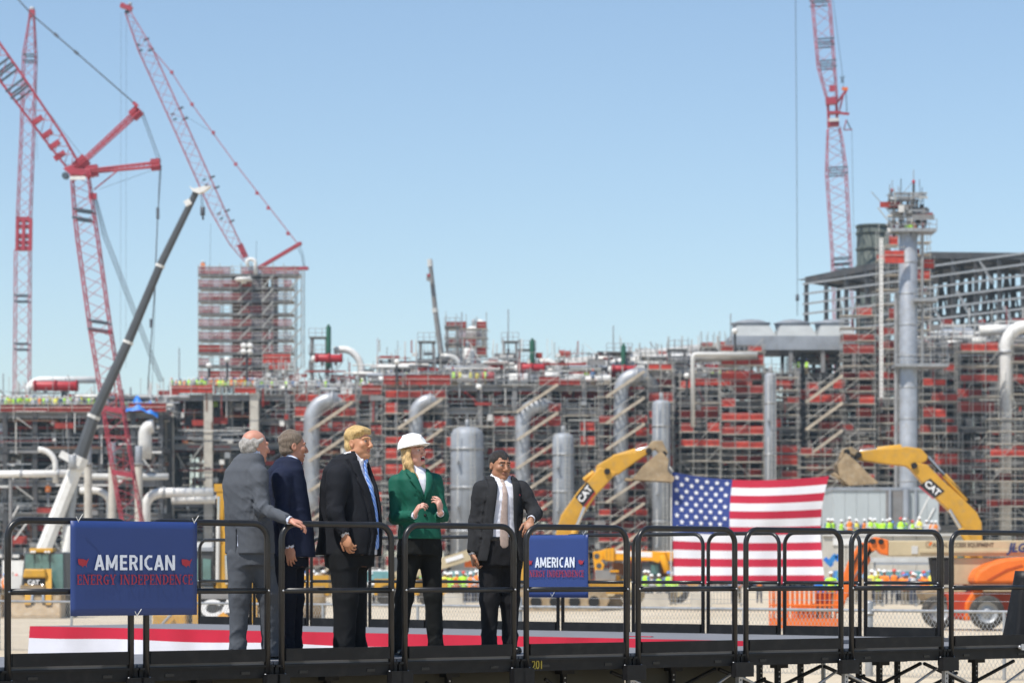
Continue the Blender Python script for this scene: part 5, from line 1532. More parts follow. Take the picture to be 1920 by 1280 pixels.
# ------------------------------------------------------------------ orange boom lift
def boom_lift():
    A = At(63.7); Y = A.Y
    t = thing('boom_lift', 'orange and cream boom lift with its basket lowered at right', 'boom lift', (A.x(1850), Y, 0))
    P = lambda L: [(A.x(a), A.z(b)) for a, b in L]
    def plate(name, poly, w, m, dy=0., bevel=.03, mi=None):
        q = MB(); q.prism(P(poly), Y + dy - w / 2, Y + dy + w / 2); return q.build(name, m, t, bevel=bevel)
    plate('main_boom', [(1664, 1013), (2020, 1012), (2020, 1042), (1664, 1042)], .42, M_CREAM)
    plate('boom_flange', [(1722, 1030), (2020, 1030), (2020, 1036), (1722, 1036)], .50, M_CREAM, bevel=.01)
    plate('boom_nose', [(1664, 1012), (1640, 1006), (1632, 1010), (1629, 1024), (1634, 1034), (1642, 1030), (1650, 1038), (1664, 1041)], .46, M_ORANGE)
    for c in ((1652, 1015), (1637, 1014)): p = A(*c, -.26); bar('pin', p - Vector((0, .03, 0)), p + Vector((0, .5, 0)), .16, M_BLACK, t, 'tube')
    plate('boom_label', [(1707, 1023), (1719, 1023), (1719, 1038), (1707, 1038)], .46, M_PIPEW, bevel=.005)
    plate('riser', [(1786, 1045), (2000, 1045), (2000, 1096), (1786, 1096)], .40, M_CREAM, .1)
    plate('riser_hole_shade', [(1745, 1044), (1786, 1044), (1786, 1096), (1752, 1096)], .7, M_BLACK, .2)  # black plate standing in for the shade in the hole beside the riser
    plate('jib', [(1612, 1016), (1630, 1018), (1628, 1030), (1600, 1082), (1580, 1140), (1566, 1152), (1562, 1140), (1572, 1100), (1590, 1052)], .22, M_ORANGE, -.05)
    plate('jib_lower_arm', [(1622, 1052), (1632, 1040), (1634, 1050), (1592, 1120), (1582, 1118)], .14, M_ORANGE, .2)
    bar('jib_cylinder', A(1632, 1030, .1), A(1596, 1076, .1), .16, M_BLACK, t, 'tube'); bar('jib_hose', A(1618, 1020, -.2), A(1594, 1070, -.2), .06, M_BLACK, t); bar('jib_hose', A(1622, 1018, .0), A(1640, 1030, .0), .2, M_BLACK, t)
    # basket cage
    x0, x1, zt, zb = A.x(1446), A.x(1570), A.z(1103), A.z(1177)
    for yy in (-.45, .45):
        for z in (zt, (zt + zb) / 2 + .1): bar('cage_rail', (x0, Y + yy, z), (x1, Y + yy, z), .055, M_ORANGE, t)
        for k in range(15): bar('cage_bar', (x0 + (x1 - x0) * k / 14, Y + yy, zb), (x0 + (x1 - x0) * k / 14, Y + yy, zt), .05, M_ORANGE, t)
        piece('toe_plate', 'box', M_ORANGE, t, ((x0 + x1) / 2, Y + yy, zb + .15), (x1 - x0, .04, .28))
    for x in (x0, x1):
        for z in (zt, (zt + zb) / 2 + .1): bar('cage_rail', (x, Y - .45, z), (x, Y + .45, z), .055, M_ORANGE, t)
    piece('basket_floor', 'box', M_ORANGE, t, ((x0 + x1) / 2, Y, zb + .04), (x1 - x0, .9, .06))
    piece('control_box', 'box', M_ORANGE, t, (A.x(1510), Y + .1, A.z(1152)), (.62, .5, .55)); piece('control_box', 'box', M_RUST, t, (A.x(1542), Y + .2, A.z(1150)), (.5, .3, .6)); piece('basket_mesh', 'box', M_RED2, t, (A.x(1546), Y + .3, A.z(1135)), (.5, .05, .8))
    piece('control_panel', 'box', M_BLACK, t, (A.x(1556), Y - .2, A.z(1165)), (.14, .2, .2))
    # turntable hood and chassis
    plate('hood', [(1814, 1094), (1813, 1082), (1822, 1068), (1842, 1056), (1870, 1047), (1900, 1044), (2010, 1046), (2010, 1094)], 2.0, M_ORANGE, -.3, .12)
    plate('hood_skirt', [(1812, 1094), (2010, 1094), (2010, 1104), (1812, 1104)], 2.05, M_RUST, -.3, .02)
    plate('hood_crease', [(1836, 1086), (1872, 1066), (1900, 1058), (1904, 1061), (1876, 1070), (1842, 1088)], 2.03, mat('lift_dark_orange', (.45, .07, .01), .5, 0, .1, 2), -.3, .005)
    plate('chassis', [(1768, 1110), (2000, 1108), (2000, 1158), (1774, 1160)], 1.5, mat('lift_chassis_red', (.40, .05, .02), .5, 0, .15, 2), .1, .06)
    plate('axle_fork', [(1818, 1104), (1834, 1104), (1824, 1160), (1800, 1162), (1802, 1130)], 1.5, M_ORANGE, -.2, .03)
    plate('counterweight', [(1726, 1108), (1748, 1104), (1768, 1108), (1768, 1130), (1734, 1124)], 1.4, M_BUCKET, .5, .05)
    def wheel(px, py, r, dy):
        c = A(px, py, dy)
        w = MB(); w.lathe(c, [(r * .62, -.16), (r * .92, -.17), (r, -.10), (r, .10), (r * .92, .17), (r * .62, .16)], 26, 0, 'y'); o = w.build('wheel', M_TYRE, t)
        q = MB(); q.lathe(c, [(r * .64, -.10), (r * .55, -.05), (r * .30, -.03), (r * .18, -.10), (0, -.10)], 22, 0, 'y'); q.build('rim', M_STEEL, o)
        return o
    wheel(1850, 1147, .50, -1.45); wheel(1759, 1146, .48, -.4); wheel(1762, 1150, .46, .9); wheel(1960, 1147, .5, -1.15)
    c = A(1741, 1020, -.218)
    rg = MB()
    n = 18
    pts = [(math.cos(a), math.sin(a)) for a in [math.radians(50 + 260 * i / n) for i in range(n + 1)]]
    v = [(c.x + .10 * a, c.y - .001, c.z + .10 * b) for a, b in pts] + [(c.x + .055 * a, c.y - .001, c.z + .055 * b) for a, b in pts]
    rg.add(v, [(i, i + 1, n + 2 + i, n + 1 + i) for i in range(n)]); rg.build('logo_ring', M_BUCKET, t); d = MB(); d.prism([(c.x, c.z), (c.x + .09, c.z + .10), (c.x + .11, c.z + .02), (c.x + .03, c.z - .05)], c.y - .004, c.y); d.build('logo_flame', M_ORANGE, t)
    text('lettering', 'AERIAL ACCESS EQUIPMENT', .17, mat('print_brown', (.16, .12, .08), .6, 0, .05, 5), t, A(1806, 1021, -.218), width=1.80, bold=.004)
    text('lettering', 'JLG', .36, M_NAVYPR, t, A(1907, 1027, -.262), width=.62, bold=.014, shear=.25)
boom_lift()

# ------------------------------------------------------------------ machine at far left: loader seen from the front
def loader():
    A = At(50.); Y = A.Y
    t = thing('wheel_loader', 'small yellow loader with dark teal cab and lowered bucket, far left', 'loader', (A.x(82), Y, 0))
    X = A.x
    b = MB(); b.prism([(X(38), A.z(1112)), (X(126), A.z(1112)), (X(121), A.z(1034)), (X(46), A.z(1034))], Y, Y + 1.6); b.build('cab', M_BOOM, t, bevel=.05)
    for x0, x1 in ((48, 64), (67, 78), (80, 92), (96, 118)):
        g = MB(); g.prism([(X(x0 - 2), A.z(1104 if x0 in (48, 96) else 1066)), (X(x1 + 1), A.z(1104 if x0 in (48, 96) else 1066)), (X(x1), A.z(1038)), (X(x0), A.z(1038))], Y - .03, Y - .01); g.build('window', M_GLASS, t)
    b = MB(); b.box(((X(56) + X(100)) / 2, Y + .3, A.z(1031)), (X(100) - X(56), .8, .16)); b.build('roof_visor', M_YEL, t, bevel=.03)
    for px in (61, 66, 87, 93): piece('work_lamp', 'ball', M_WHITE, t, (X(px), Y - .15, A.z(1034.5)), (.12, .12, .1))
    b = MB(); b.prism([(X(50), A.z(1083)), (X(94), A.z(1083)), (X(92), A.z(1066)), (X(53), A.z(1066))], Y - .9, Y - .05); b.build('lift_arm_crossbar', M_YEL, t, bevel=.06)
    for px in (52, 91): bar('lift_arm', A(px, 1068, -.5), A(px, 1135, -1.1), .22, M_YEL, t, 'box')
    piece('grille_plate', 'box', M_BLACK, t, (X(72), Y - .8, A.z(1090)), (.78, .12, .28)); text('lettering', 'CAT', .22, M_PRINTW, t, (X(70), Y - .875, A.z(1091)), bold=.008)
    piece('coupler', 'box', M_BUCKET, t, (X(70), Y - .95, A.z(1100)), (.9, .3, .16)); bar('tilt_cylinder', A(62, 1096, -.8), A(60, 1130, -1.1), .14, M_CHROME, t, 'tube'); bar('tilt_cylinder', A(80, 1096, -.8), A(82, 1130, -1.1), .14, M_CHROME, t, 'tube')
    k = MB()
    prof = [(-.95, .92), (-1.05, .55), (-1.35, .12), (-1.9, .03), (-1.9, .0), (-1.3, .06), (-.98, .5), (-.88, .92)]
    x0, x1 = X(18), X(128)
    v = [(x0, Y + a, c) for a, c in prof] + [(x1, Y + a, c) for a, c in prof]; n = len(prof)
    k.add(v, [(i, (i + 1) % n, n + (i + 1) % n, n + i) for i in range(n)] + [tuple(range(n)), tuple(range(2 * n - 1, n - 1, -1))]); k.box((x0, Y - 1.35, .45), (.06, 1.0, .85)); k.box((x1, Y - 1.35, .45), (.06, 1.0, .85)); k.build('bucket', M_BUCKET, t)
    piece('bucket_rim', 'box', M_BUCKET, t, ((x0 + x1) / 2, Y - .93, .94), (x1 - x0, .12, .09))
    for px in (34, 130):
        c = Vector((X(px), Y + .4, .55)); bar('wheel', c - Vector((.2, 0, 0)), c + Vector((.2, 0, 0)), 1.1, M_TYRE, t, 'tube')
    piece('white_fender', 'box', M_WHITE, t, (X(30), Y + .6, A.z(1096)), (.5, .8, .7))
loader()

# ------------------------------------------------------------------ yellow backhoe seen from behind, arm folded upright
def backhoe():
    A = At(70.); Y = A.Y
    t = thing('backhoe', 'yellow backhoe with upright folded arm and big lettered plate, behind the grey suited man', 'backhoe', (A.x(430), Y, 0))
    pl = MB(); pl.box((A.x(434), Y - .7, A.z(1143)), (1.62, .10, .68)); o = pl.build('mud_flap', M_PRINTB, t)
    text('lettering', 'CAT', .60, M_PRINTW, t, (A.x(432), Y - .757, A.z(1141)), bold=.03, width=1.45)
    d = MB(); d.prism([(A.x(404), A.z(1161)), (A.x(444), A.z(1161)), (A.x(424), A.z(1146))], Y - .775, Y - .765); d.build('logo_triangle', M_YEL2, t)
    piece('frame_plate', 'box', M_BEAM, t, (A.x(420), Y - .66, A.z(1116)), (1.9, .2, .16))
    for px in (367, 477): bar('stabiliser', A(px, 1108, -.75), A(px, 1195, -.75), .16, M_YEL, t, 'box')
    bar('stabiliser', A(466, 1112, -.8), A(458, 1170, -.8), .12, M_YEL, t, 'box'); bar('stabiliser', A(490, 1112, -.8), A(494, 1170, -.8), .14, M_YEL, t, 'box')
    b = MB(); b.box((A.x(320), Y + .2, A.z(1165)), (.9, 1.0, .42)); b.build('loader_bucket', M_YEL, t, bevel=.04)
    bar('strut', A(322, 1150, -.4), A(290, 1185, -.4), .08, M_STEEL, t)
    bar('boom', A(413, 1150, -.6), A(417, 975, -.6), .22, M_YEL, t, 'box', .3); bar('boom', A(417, 1000, -.5), A(413, 912, -.5), .19, M_YEL, t, 'box', .26)
    piece('boom_head', 'box', M_YEL, t, A(411, 914, -.5), (.24, .3, .2)); bar('cylinder', A(408, 1090, -.8), A(409, 985, -.8), .11, M_PIPEW, t, 'tube'); bar('cylinder_rod', A(409, 985, -.8), A(410, 930, -.8), .07, M_CHROME, t, 'tube'); bar('hose', A(404, 1095, -.75), A(403, 950, -.75), .045, M_BLACK, t); bar('hose', A(401, 1060, -.72), A(405, 935, -.72), .04, M_BLACK, t)
    bar('stick', A(421, 1110, -.7), A(420, 1020, -.7), .14, M_YEL, t, 'box'); bar('cylinder', A(425, 1095, -.8), A(424, 1040, -.8), .08, M_CHROME, t, 'tube')
    c = MB(); c.prism([(A.x(362), A.z(1098)), (A.x(398), A.z(1098)), (A.x(398), A.z(1032)), (A.x(364), A.z(1030))], Y + .2, Y + 1.5); c.build('cab', M_BOOM, t, bevel=.04)
    for x0, x1 in ((364, 376), (379, 394)): g = MB(); g.prism([(A.x(x0), A.z(1088)), (A.x(x1), A.z(1088)), (A.x(x1), A.z(1048)), (A.x(x0), A.z(1046))], Y + .17, Y + .19); g.build('window', M_GLASS, t)
    piece('roof', 'box', M_VESSEL, t, (A.x(381), Y + .85, A.z(1029)), (.62, 1.4, .1)); piece('air_unit', 'box', M_WHITE, t, (A.x(378), Y + 1.0, A.z(1021)), (.42, .8, .16))
    for px in (350, 510): q = Vector((A.x(px), Y + .9, .75)); bar('wheel', q - Vector((.22, 0, 0)), q + Vector((.22, 0, 0)), 1.5, M_TYRE, t, 'tube')
    piece('hood', 'box', M_YEL, t, (A.x(430), Y + 2.2, 1.3), (1.1, 2.0, .8))
backhoe()

# ------------------------------------------------------------------ yellow mobile crane with level boom, right of the second sign
def rt_crane():
    A = At(34.); Y = A.Y
    t = thing('mobile_crane', 'bright yellow mobile crane with its boom level, left of the flag', 'crane', (A.x(1225), Y, 0))
    P = lambda L: [(A.x(a), A.z(b)) for a, b in L]
    def plate(n, poly, w, m, dy=0, bevel=.03): q = MB(); q.prism(P(poly), Y + dy - w / 2, Y + dy + w / 2); return q.build(n, m, t, bevel=bevel)
    plate('boom', [(1150, 1031), (1262, 1034), (1290, 1036), (1290, 1052), (1150, 1050)], .7, M_YEL2)
    plate('boom_section', [(1130, 1030), (1140, 1028), (1152, 1027), (1152, 1052), (1142, 1051), (1132, 1049)], .9, M_YEL2)
    for px in (1136, 1143, 1149): plate('collar', [(px, 1027), (px + 1.5, 1027), (px + 1.5, 1052), (px, 1052)], .96, M_YEL)
    plate('boom_head', [(1112, 1034), (1131, 1031), (1131, 1049), (1126, 1050), (1133, 1058), (1127, 1078), (1122, 1081), (1116, 1072), (1113, 1050)], .8, M_YEL2)
    for c in ((1119, 1042), (1123, 1060), (1124, 1073)): p = A(*c, -.42); bar('sheave', p, p + Vector((0, .84, 0)), .3, M_BOOM, t, 'tube')
    plate('boom_label', [(1154, 1031.5), (1170, 1032), (1170, 1037), (1154, 1037)], .72, M_PRINTW, 0, 0); plate('boom_label', [(1181, 1033), (1222, 1034), (1222, 1044), (1181, 1043)], .72, M_PRINTW, 0, 0)
    plate('lift_cylinder_mount', [(1222, 1034), (1248, 1034), (1240, 1046), (1234, 1055), (1222, 1051)], .8, M_YEL2, -.2)
    bar('lift_cylinder', A(1241, 1040, -.5), A(1252, 1072, -.5), .4, M_YEL2, t, 'tube'); plate('white_cover', [(1220, 1033), (1262, 1032), (1262, 1037), (1222, 1037)], .5, M_WHITE, .3)
    plate('cab', [(1204, 1053), (1238, 1053), (1240, 1094), (1202, 1094)], 1.6, M_BOOM, .6); plate('cab_window', [(1220, 1058), (1234, 1058), (1235, 1076), (1220, 1076)], .04, M_GLASS, -.22, 0)
    plate('superstructure', [(1150, 1054), (1300, 1056), (1300, 1080), (1190, 1082), (1150, 1074)], 1.4, M_RUST, 1.2); plate('carrier', [(1120, 1085), (1310, 1085), (1310, 1108), (1120, 1108)], 1.8, M_YEL, 1.0)
    for px in (1145, 1190, 1270): 
        c = A(px, 1108, -.1); bar('wheel', c, c + Vector((0, .5, 0)), 1.35, M_TYRE, t, 'tube'); bar('rim', c - Vector((0, .03, 0)), c, .6, M_CREAM, t, 'tube')
rt_crane()
def mini():
    A = At(41.); Y = A.Y
    t = thing('compact_excavator', 'small yellow and brown tracked machine below the level yellow boom', 'excavator', (A.x(1150), Y, 0))
    for yy in (-.7, .7):
        q = MB(); X = A.x(1124); q.prism([(X - 1.1, .3), (X - .9, .02), (X + .9, .02), (X + 1.1, .3), (X + .9, .62), (X - .9, .62)], Y + yy - .22, Y + yy + .22); q.build('track', M_BUCKET, t)
    piece('house', 'box', M_YEL, t, (A.x(1140), Y, A.z(1100)), (1.7, 1.3, .6)); piece('cab', 'box', M_PIPEG, t, (A.x(1135), Y, A.z(1082)), (.9, 1.1, .7)); piece('cab_roof', 'box', M_YEL2, t, (A.x(1151), Y - .2, A.z(1070)), (.4, .8, .1))
    bar('boom', A(1148, 1098, -.3), A(1160, 1078, -.3), .22, M_YEL, t, 'box'); bar('stick', A(1146, 1072, -.3), A(1146, 1096, -.3), .2, M_YEL2, t, 'box')
    q = MB(); q.lathe(A(1187, 1112, -.4), [(0, -.2), (.5, -.2), (.55, 0), (.5, .2), (0, .2)], 16, 0, 'y'); q.build('drum', M_CREAM, t)
mini()
def telehandler():
    A = At(38.); Y = A.Y
    t = thing('telehandler', 'telehandler with slanting cream boom between the woman and the man in open jacket', 'telehandler', (A.x(760), Y, 0))
    a, b = A(742, 1082), A(912, 1030)
    bar('boom', a, b, .5, M_CREAM, t, 'box', .55); c = A(852, 1046, -.27); d = (b - a).normalized()
    o = piece('boom_label', 'box', M_PRINTW, t, c, (.9, .02, .2), Quaternion((0, 1, 0), -math.atan2(d.z, d.x)))
    piece('chassis', 'box', M_YEL, t, (A.x(770), Y + .8, 1.0), (3.6, 1.6, .8)); piece('cab', 'box', M_BOOM, t, (A.x(760), Y + .9, 1.9), (1.3, 1.0, 1.2))
    for px in (728, 806): c = Vector((A.x(px), Y - .1, .55)); bar('wheel', c, c + Vector((0, .4, 0)), 1.1, M_TYRE, t, 'tube')
    piece('head_carriage', 'box', M_ORANGE, t, (A.x(890), Y + .3, A.z(1056)), (1.0, .7, .35))
telehandler()
def roller(label, px, s, w):
    A = At(s); Y = A.Y; t = thing('road_roller', label, 'roller', (A.x(px), Y, 0))
    c = Vector((A.x(px), Y, .6)); bar('drum', c - Vector((w / 2, 0, 0)), c + Vector((w / 2, 0, 0)), 1.2, M_BUCKET, t, 'tube')
    piece('frame', 'box', M_YEL, t, (c.x, Y - .1, 1.0), (w + .3, .5, .25)); piece('body', 'box', M_YEL, t, (c.x, Y + 1.4, 1.2), (1.4, 2.0, .8)); piece('canopy', 'box', M_WHITE, t, (c.x, Y + 1.2, 2.4), (1.5, 1.8, .1))
    for dx in (-.65, .65): bar('canopy_post', (c.x + dx, Y + 1.9, 1.4), (c.x + dx, Y + 1.9, 2.4), .08, M_BLACK, t)
roller('yellow road roller between the man in navy and the man in black', 578, 52., 1.2)

# ------------------------------------------------------------------ trucks behind the crowd
def truck(label, px, s, w=2.2, m=None, cat='truck'):
    A = At(s); X, Y = A.x(px), A.Y; m = m or M_WHITE
    t = thing('pickup_truck', label, cat, (X, Y, 0))
    b = MB(); h = w / 2
    b.add([(X - h, Y, .55), (X + h, Y, .55), (X + h, Y, 1.15), (X - h, Y, 1.15), (X - h, Y + 5, .55), (X + h, Y + 5, .55), (X + h, Y + 5, 1.15), (X - h, Y + 5, 1.15)], [(0, 1, 2, 3), (1, 5, 6, 2), (4, 7, 6, 5), (0, 3, 7, 4), (3, 2, 6, 7), (0, 4, 5, 1)]); b.build('body', m, t, bevel=.06)
    b = MB(); k = h * .8
    b.add([(X - h * .95, Y + 1.1, 1.15), (X + h * .95, Y + 1.1, 1.15), (X + k, Y + 1.9, 1.85), (X - k, Y + 1.9, 1.85), (X - h * .95, Y + 3.6, 1.15), (X + h * .95, Y + 3.6, 1.15), (X + k, Y + 3.2, 1.85), (X - k, Y + 3.2, 1.85)], [(0, 1, 2, 3), (1, 5, 6, 2), (4, 7, 6, 5), (0, 3, 7, 4), (3, 2, 6, 7)]); b.build('cabin', m, t, bevel=.04)
    q = MB(); q.add([(X - h * .85, Y + 1.12, 1.2), (X + h * .85, Y + 1.12, 1.2), (X + k * .92, Y + 1.84, 1.78), (X - k * .92, Y + 1.84, 1.78)], [(0, 1, 2, 3)]); g = q.build('windscreen', M_GLASS, t); g.location = Vector(g.location) + Vector((0, -.03, .02))
    piece('grille', 'box', M_BLACK, t, (X, Y - .02, .85), (w * .55, .04, .32)); piece('bumper', 'box', M_CHROME, t, (X, Y - .08, .58), (w, .14, .2))
    for sx in (-1, 1):
        piece('headlight', 'box', M_PRINTW, t, (X + sx * h * .8, Y - .02, .95), (.34, .04, .18))
        for yy in (.9, 3.9): c = Vector((X + sx * (h - .15), Y + yy, .38)); bar('wheel', c - Vector((.12, 0, 0)), c + Vector((.12, 0, 0)), .76, M_TYRE, t, 'tube')
        piece('mirror', 'box', M_BLACK, t, (X + sx * (h + .14), Y + 1.4, 1.3), (.16, .1, .2))
    return t
truck('white pickup truck behind the standing crowd, under the cream boom', 1676, 31.)
truck('silver pickup truck parked right of the white pickup', 1730, 31.5, m=M_VESSEL)
truck('white pickup between the man in black and the woman', 706, 34.)
truck('blue work truck behind the crowd beside the flag tail', 1600, 30., m=mat('truck_blue', (.05, .20, .45), .4, 0, .1, 2))
truck('grey pickup glimpsed between the woman and the man in open jacket', 866, 30., m=M_PIPEG)
t = thing('canopy', 'pale flat canopy above the pickups under the cream boom', 'canopy', At(30)(1700, 1100, 0)); A = At(30)
piece('roof', 'box', M_PIPEW, t, A(1700, 1049, 1), (4.6, 3, .28)); piece('roof_edge', 'box', M_VESSEL, t, A(1704, 1056, -.4), (4.2, .3, .12))
for px in (1640, 1756): bar('post', A(px, 1049, 0), Vector((A.x(px), A.Y, 0)), .12, M_STEEL, t)
t = thing('aerial_lift', 'blue lift arm folded behind the flag tail', 'lift', At(32)(1560, 1126)); A = At(32)
bar('arm', A(1552, 1058), A(1568, 1040), .3, mat('lift_blue', (.03, .20, .50), .5, 0, .1, 2), t, 'box'); bar('arm', A(1568, 1040), A(1574, 1050), .3, M_BLUE, t, 'box'); bar('arm', A(1546, 1046), A(1560, 1060), .25, M_BLUE, t, 'box'); piece('base', 'box', M_BLUE, t, (A.x(1556), A.Y + .5, .8), (1.6, 1.2, 1.2))

# ------------------------------------------------------------------ grey building and raised stand at right
A = At(24.)
t = thing('site_building', 'plain grey box building behind the crowd stand, right', 'building', (A.x(1660), A.Y, 0))
for i in range(9):
    x0, x1 = A.x(1562 + i * 22), A.x(1562 + (i + 1) * 22) - .02
    piece('wall_panel', 'box', M_GREYBX, t, ((x0 + x1) / 2, A.Y, A.z(918) / 2), (x1 - x0, .2, A.z(918)))
piece('side_wall', 'box', M_GREYBX, t, (A.x(1562) + .1, A.Y + 4, A.z(918) / 2), (.2, 8, A.z(918))); piece('roof', 'box', M_VESSEL, t, (A.x(1661), A.Y + 4, A.z(916)), (A.x(1762) - A.x(1560), 8.4, .25))
piece('door', 'box', M_BEAM, t, (A.x(1682), A.Y - .14, A.z(970)), (1.8, .08, 4.2))
for px in (1668, 1698, 1716): bar('downpipe', (A.x(px), A.Y - .3, 0), (A.x(px), A.Y - .3, A.z(916)), .5 if px == 1698 else .2, M_VESSEL, t, 'tube')
bar('stair_rail', A(1735, 985, -1), A(1752, 952, -1), .12, M_WHITE, t); bar('stair_rail', A(1720, 975, -.6), A(1745, 925, -.6), .12, M_WHITE, t)
A = At(28.)
t = thing('viewing_stand', 'long pale concrete stand with a row of workers on it, right', 'stand', (A.x(1650), A.Y, 0))
for i in range(6):
    x0, x1 = A.x(1542 + i * 44), A.x(1542 + (i + 1) * 44) - .03
    piece('wall_panel', 'box', M_CONC, t, ((x0 + x1) / 2, A.Y, A.z(1004) / 2), (x1 - x0, .3, A.z(1004)))
piece('deck', 'box', M_DECK, t, ((A.x(1542) + A.x(1806)) / 2, A.Y + 2, A.z(1022)), (A.x(1806) - A.x(1542), 4, .2))
piece('coping', 'box', M_PIPEW, t, ((A.x(1542) + A.x(1806)) / 2, A.Y - .05, A.z(1002)), (A.x(1806) - A.x(1542), .5, .15))
piece('white_banner', 'box', M_WHITE, t, (A.x(1605), A.Y - .2, A.z(1012)), (A.x(1650) - A.x(1562), .06, .7))
crowd(27, 1546, 1752, 1012, 28., .4, 3.4, 'on the pale concrete stand right of the flag', ('lime',) * 6 + ('orange', 'yellow', 'pale'), z=At(28.).z(1021), yaw=(-.5, .5))
crowd(8, 1602, 1690, 1136, 35., -1, 2, 'standing on the gravel under the cream boom', ('lime', 'orange', 'blue', 'pale', 'lime', 'yellow'), parts=True, z=0, hats=('white', 'blue', 'red', 'white'))
crowd(9, 1688, 1750, 1136, 35., -1.5, 1, 'standing on the gravel in front of the pickups', ('orange', 'pale', 'orange', 'yellow', 'lime'), parts=True, z=0, hats=('white', 'blue', 'red'))
crowd(12, 836, 904, 1130, 33., -1, 2, 'on gravel left of the man in open jacket', ('lime', 'orange', 'lime', 'orange', 'yellow'), parts=True, z=0)
crowd(3, 772, 796, 1130, 33., -1, 1, 'seen between the legs of the woman', ('lime', 'blue', 'orange'), parts=True, z=0)
crowd(8, 562, 606, 1130, 33., -1, 2, 'on the gravel right of the man in navy', ('lime', 'yellow', 'lime', 'pale'), parts=True, z=0)
crowd(8, 672, 738, 1130, 33., -3, -1, 'on the gravel left of the woman', ('lime', 'yellow', 'blue', 'lime'), parts=True, z=0)
crowd(6, 1202, 1262, 1130, 35., -1.5, 0, 'on the gravel by the bright yellow mobile crane', ('lime', 'lime', 'pale'), parts=True, z=0)
crowd(1, 1550, 1562, 1140, 40., -1, 0, 'alone on the gravel by the flag tail', ('lime',), ('white',), parts=True, z=0, poses=(1,), yaw=(2.6, 3.6))
crowd(4, 150, 360, 1130, 33., 0, 3, 'on the gravel behind the big blue sign', ('lime', 'orange'), parts=True, z=0)
crowd(3, 2, 30, 1130, 33., 0, 3, 'on the gravel at the far left edge', ('lime', 'orange', 'pale'), parts=True, z=0)
crowd(3, 1290, 1500, 1130, 33., -1, 1, 'whose legs show below the flag', ('lime', 'orange', 'pale'), parts=True, z=0)

# steel crowd barriers
def barrier(px, s, label, n=12, w=2.1):
    A = At(s); t = thing('crowd_barrier', label, 'barrier', (A.x(px), A.Y, 0), 'steel crowd barriers'); x0, x1 = A.x(px) - w / 2, A.x(px) + w / 2
    for z in (.15, 1.05): bar('rail', (x0, A.Y, z), (x1, A.Y, z), .05, M_STEEL, t)
    for k in range(n + 1): x = x0 + (x1 - x0) * k / n; bar('upright', (x, A.Y, .15), (x, A.Y, 1.05), .03, M_STEEL, t)
    for x in (x0 + .2, x1 - .2): piece('foot', 'box', M_STEEL, t, (x, A.Y, .07), (.06, .7, .14))
for i in range(4): barrier(826 + i * 76, 35.5, '%s steel crowd barrier from left, between the woman and the open jacket man' % ('first', 'second', 'third', 'fourth')[i])
for i in range(3): barrier(570 + i * 76, 35.5, 'steel crowd barrier right of the man in navy, %s from left' % ('first', 'second', 'third')[i])
for i in range(3): barrier(1206 + i * 76, 37., 'steel crowd barrier by the flag, %s from left' % ('first', 'second', 'third')[i])
for i in range(2): barrier(1608 + i * 78, 37., 'steel crowd barrier under the cream boom, %s' % ('left', 'right')[i])
# orange and concrete oddments on the ground
A = At(38.)
for l, px, w in (('low concrete block in front of the flag', 1310, 1.0), ('low concrete block right of the level yellow boom', 1222, 1.4), ('concrete block near the legs of the woman', 852, .9)):
    o = piece('concrete_block', 'box', M_CONC, None, Vector((A.x(px), A.Y - 2, .35)), (w, .6, .7)); tag(o, l, 'block')
o = thing('wooden_crate', 'tan wooden crate standing under the orange jib', 'crate', (A.x(1604), A.Y - 4, 0)); q = piece('side', 'box', M_PLANK, o, (A.x(1604), A.Y - 4, .7), (.5, .5, 1.4)); piece('lid', 'box', M_PLANK, o, (A.x(1604), A.Y - 4, 1.42), (.54, .54, .05))
# ------------------------------------------------------------------ the two stage platforms
OA, UA, NA = Vector((0, 23.7, 0)), Vector((.799, .602, 0)), Vector((-.602, .799, 0))
OB, VB, NB = Vector((-1.27, 30.8, 0)), Vector((.731, -.682, 0)), Vector((.682, .731, 0))
ZA, ZB, ZR = .95, .99, 2.05
def onA(t, back=0., z=0.): return OA + UA * t + NA * back + Vector((0, 0, z))
def onB(q, back=0., z=0.): return OB + VB * q + NB * back + Vector((0, 0, z))
def tA(px, back=0.):
    dx = (px - PCX) / FPX
    return (dx * (OA.y + NA.y * back) - NA.x * back) / (UA.x - dx * UA.y)
M_STAGE = mat('stage_black_paint', (.009, .009, .010), .5, 0, .25, 4, dirt=(.05, .048, .045, .2), spec=.25)
M_RAILB = mat('rail_black_powder', (.016, .016, .017), .32, 0, .2, 6, dirt=(.05, .05, .05, .2))
M_CARPET = mat('stage_grey_deck', (.17, .175, .19), .85, 0, .12, 3, bump=.1)
M_DRAPE = mat('stage_olive_drape', (.105, .100, .078), .9, 0, .1, 2)
M_GALV = mat('leg_galvanised', (.40, .41, .43), .4, .6, .25, 20)
M_CLOTHR = mat('bunting_red', (.46, .012, .040), .8, 0, .08, 3)
M_CLOTHW = mat('bunting_white', (.60, .61, .68), .85, 0, .05, 3)
M_TIE = mat('cable_tie_white', (.75, .75, .72), .5, 0, .05, 5)
M_SIGN = mat('sign_blue', (.022, .048, .18), .45, 0, .05, 2)
M_SIGNR = mat('sign_red_ink', (.34, .025, .04), .6, 0, .05, 2)
M_SIGNW = mat('sign_white_ink', (.70, .74, .82), .6, 0, .03, 2)

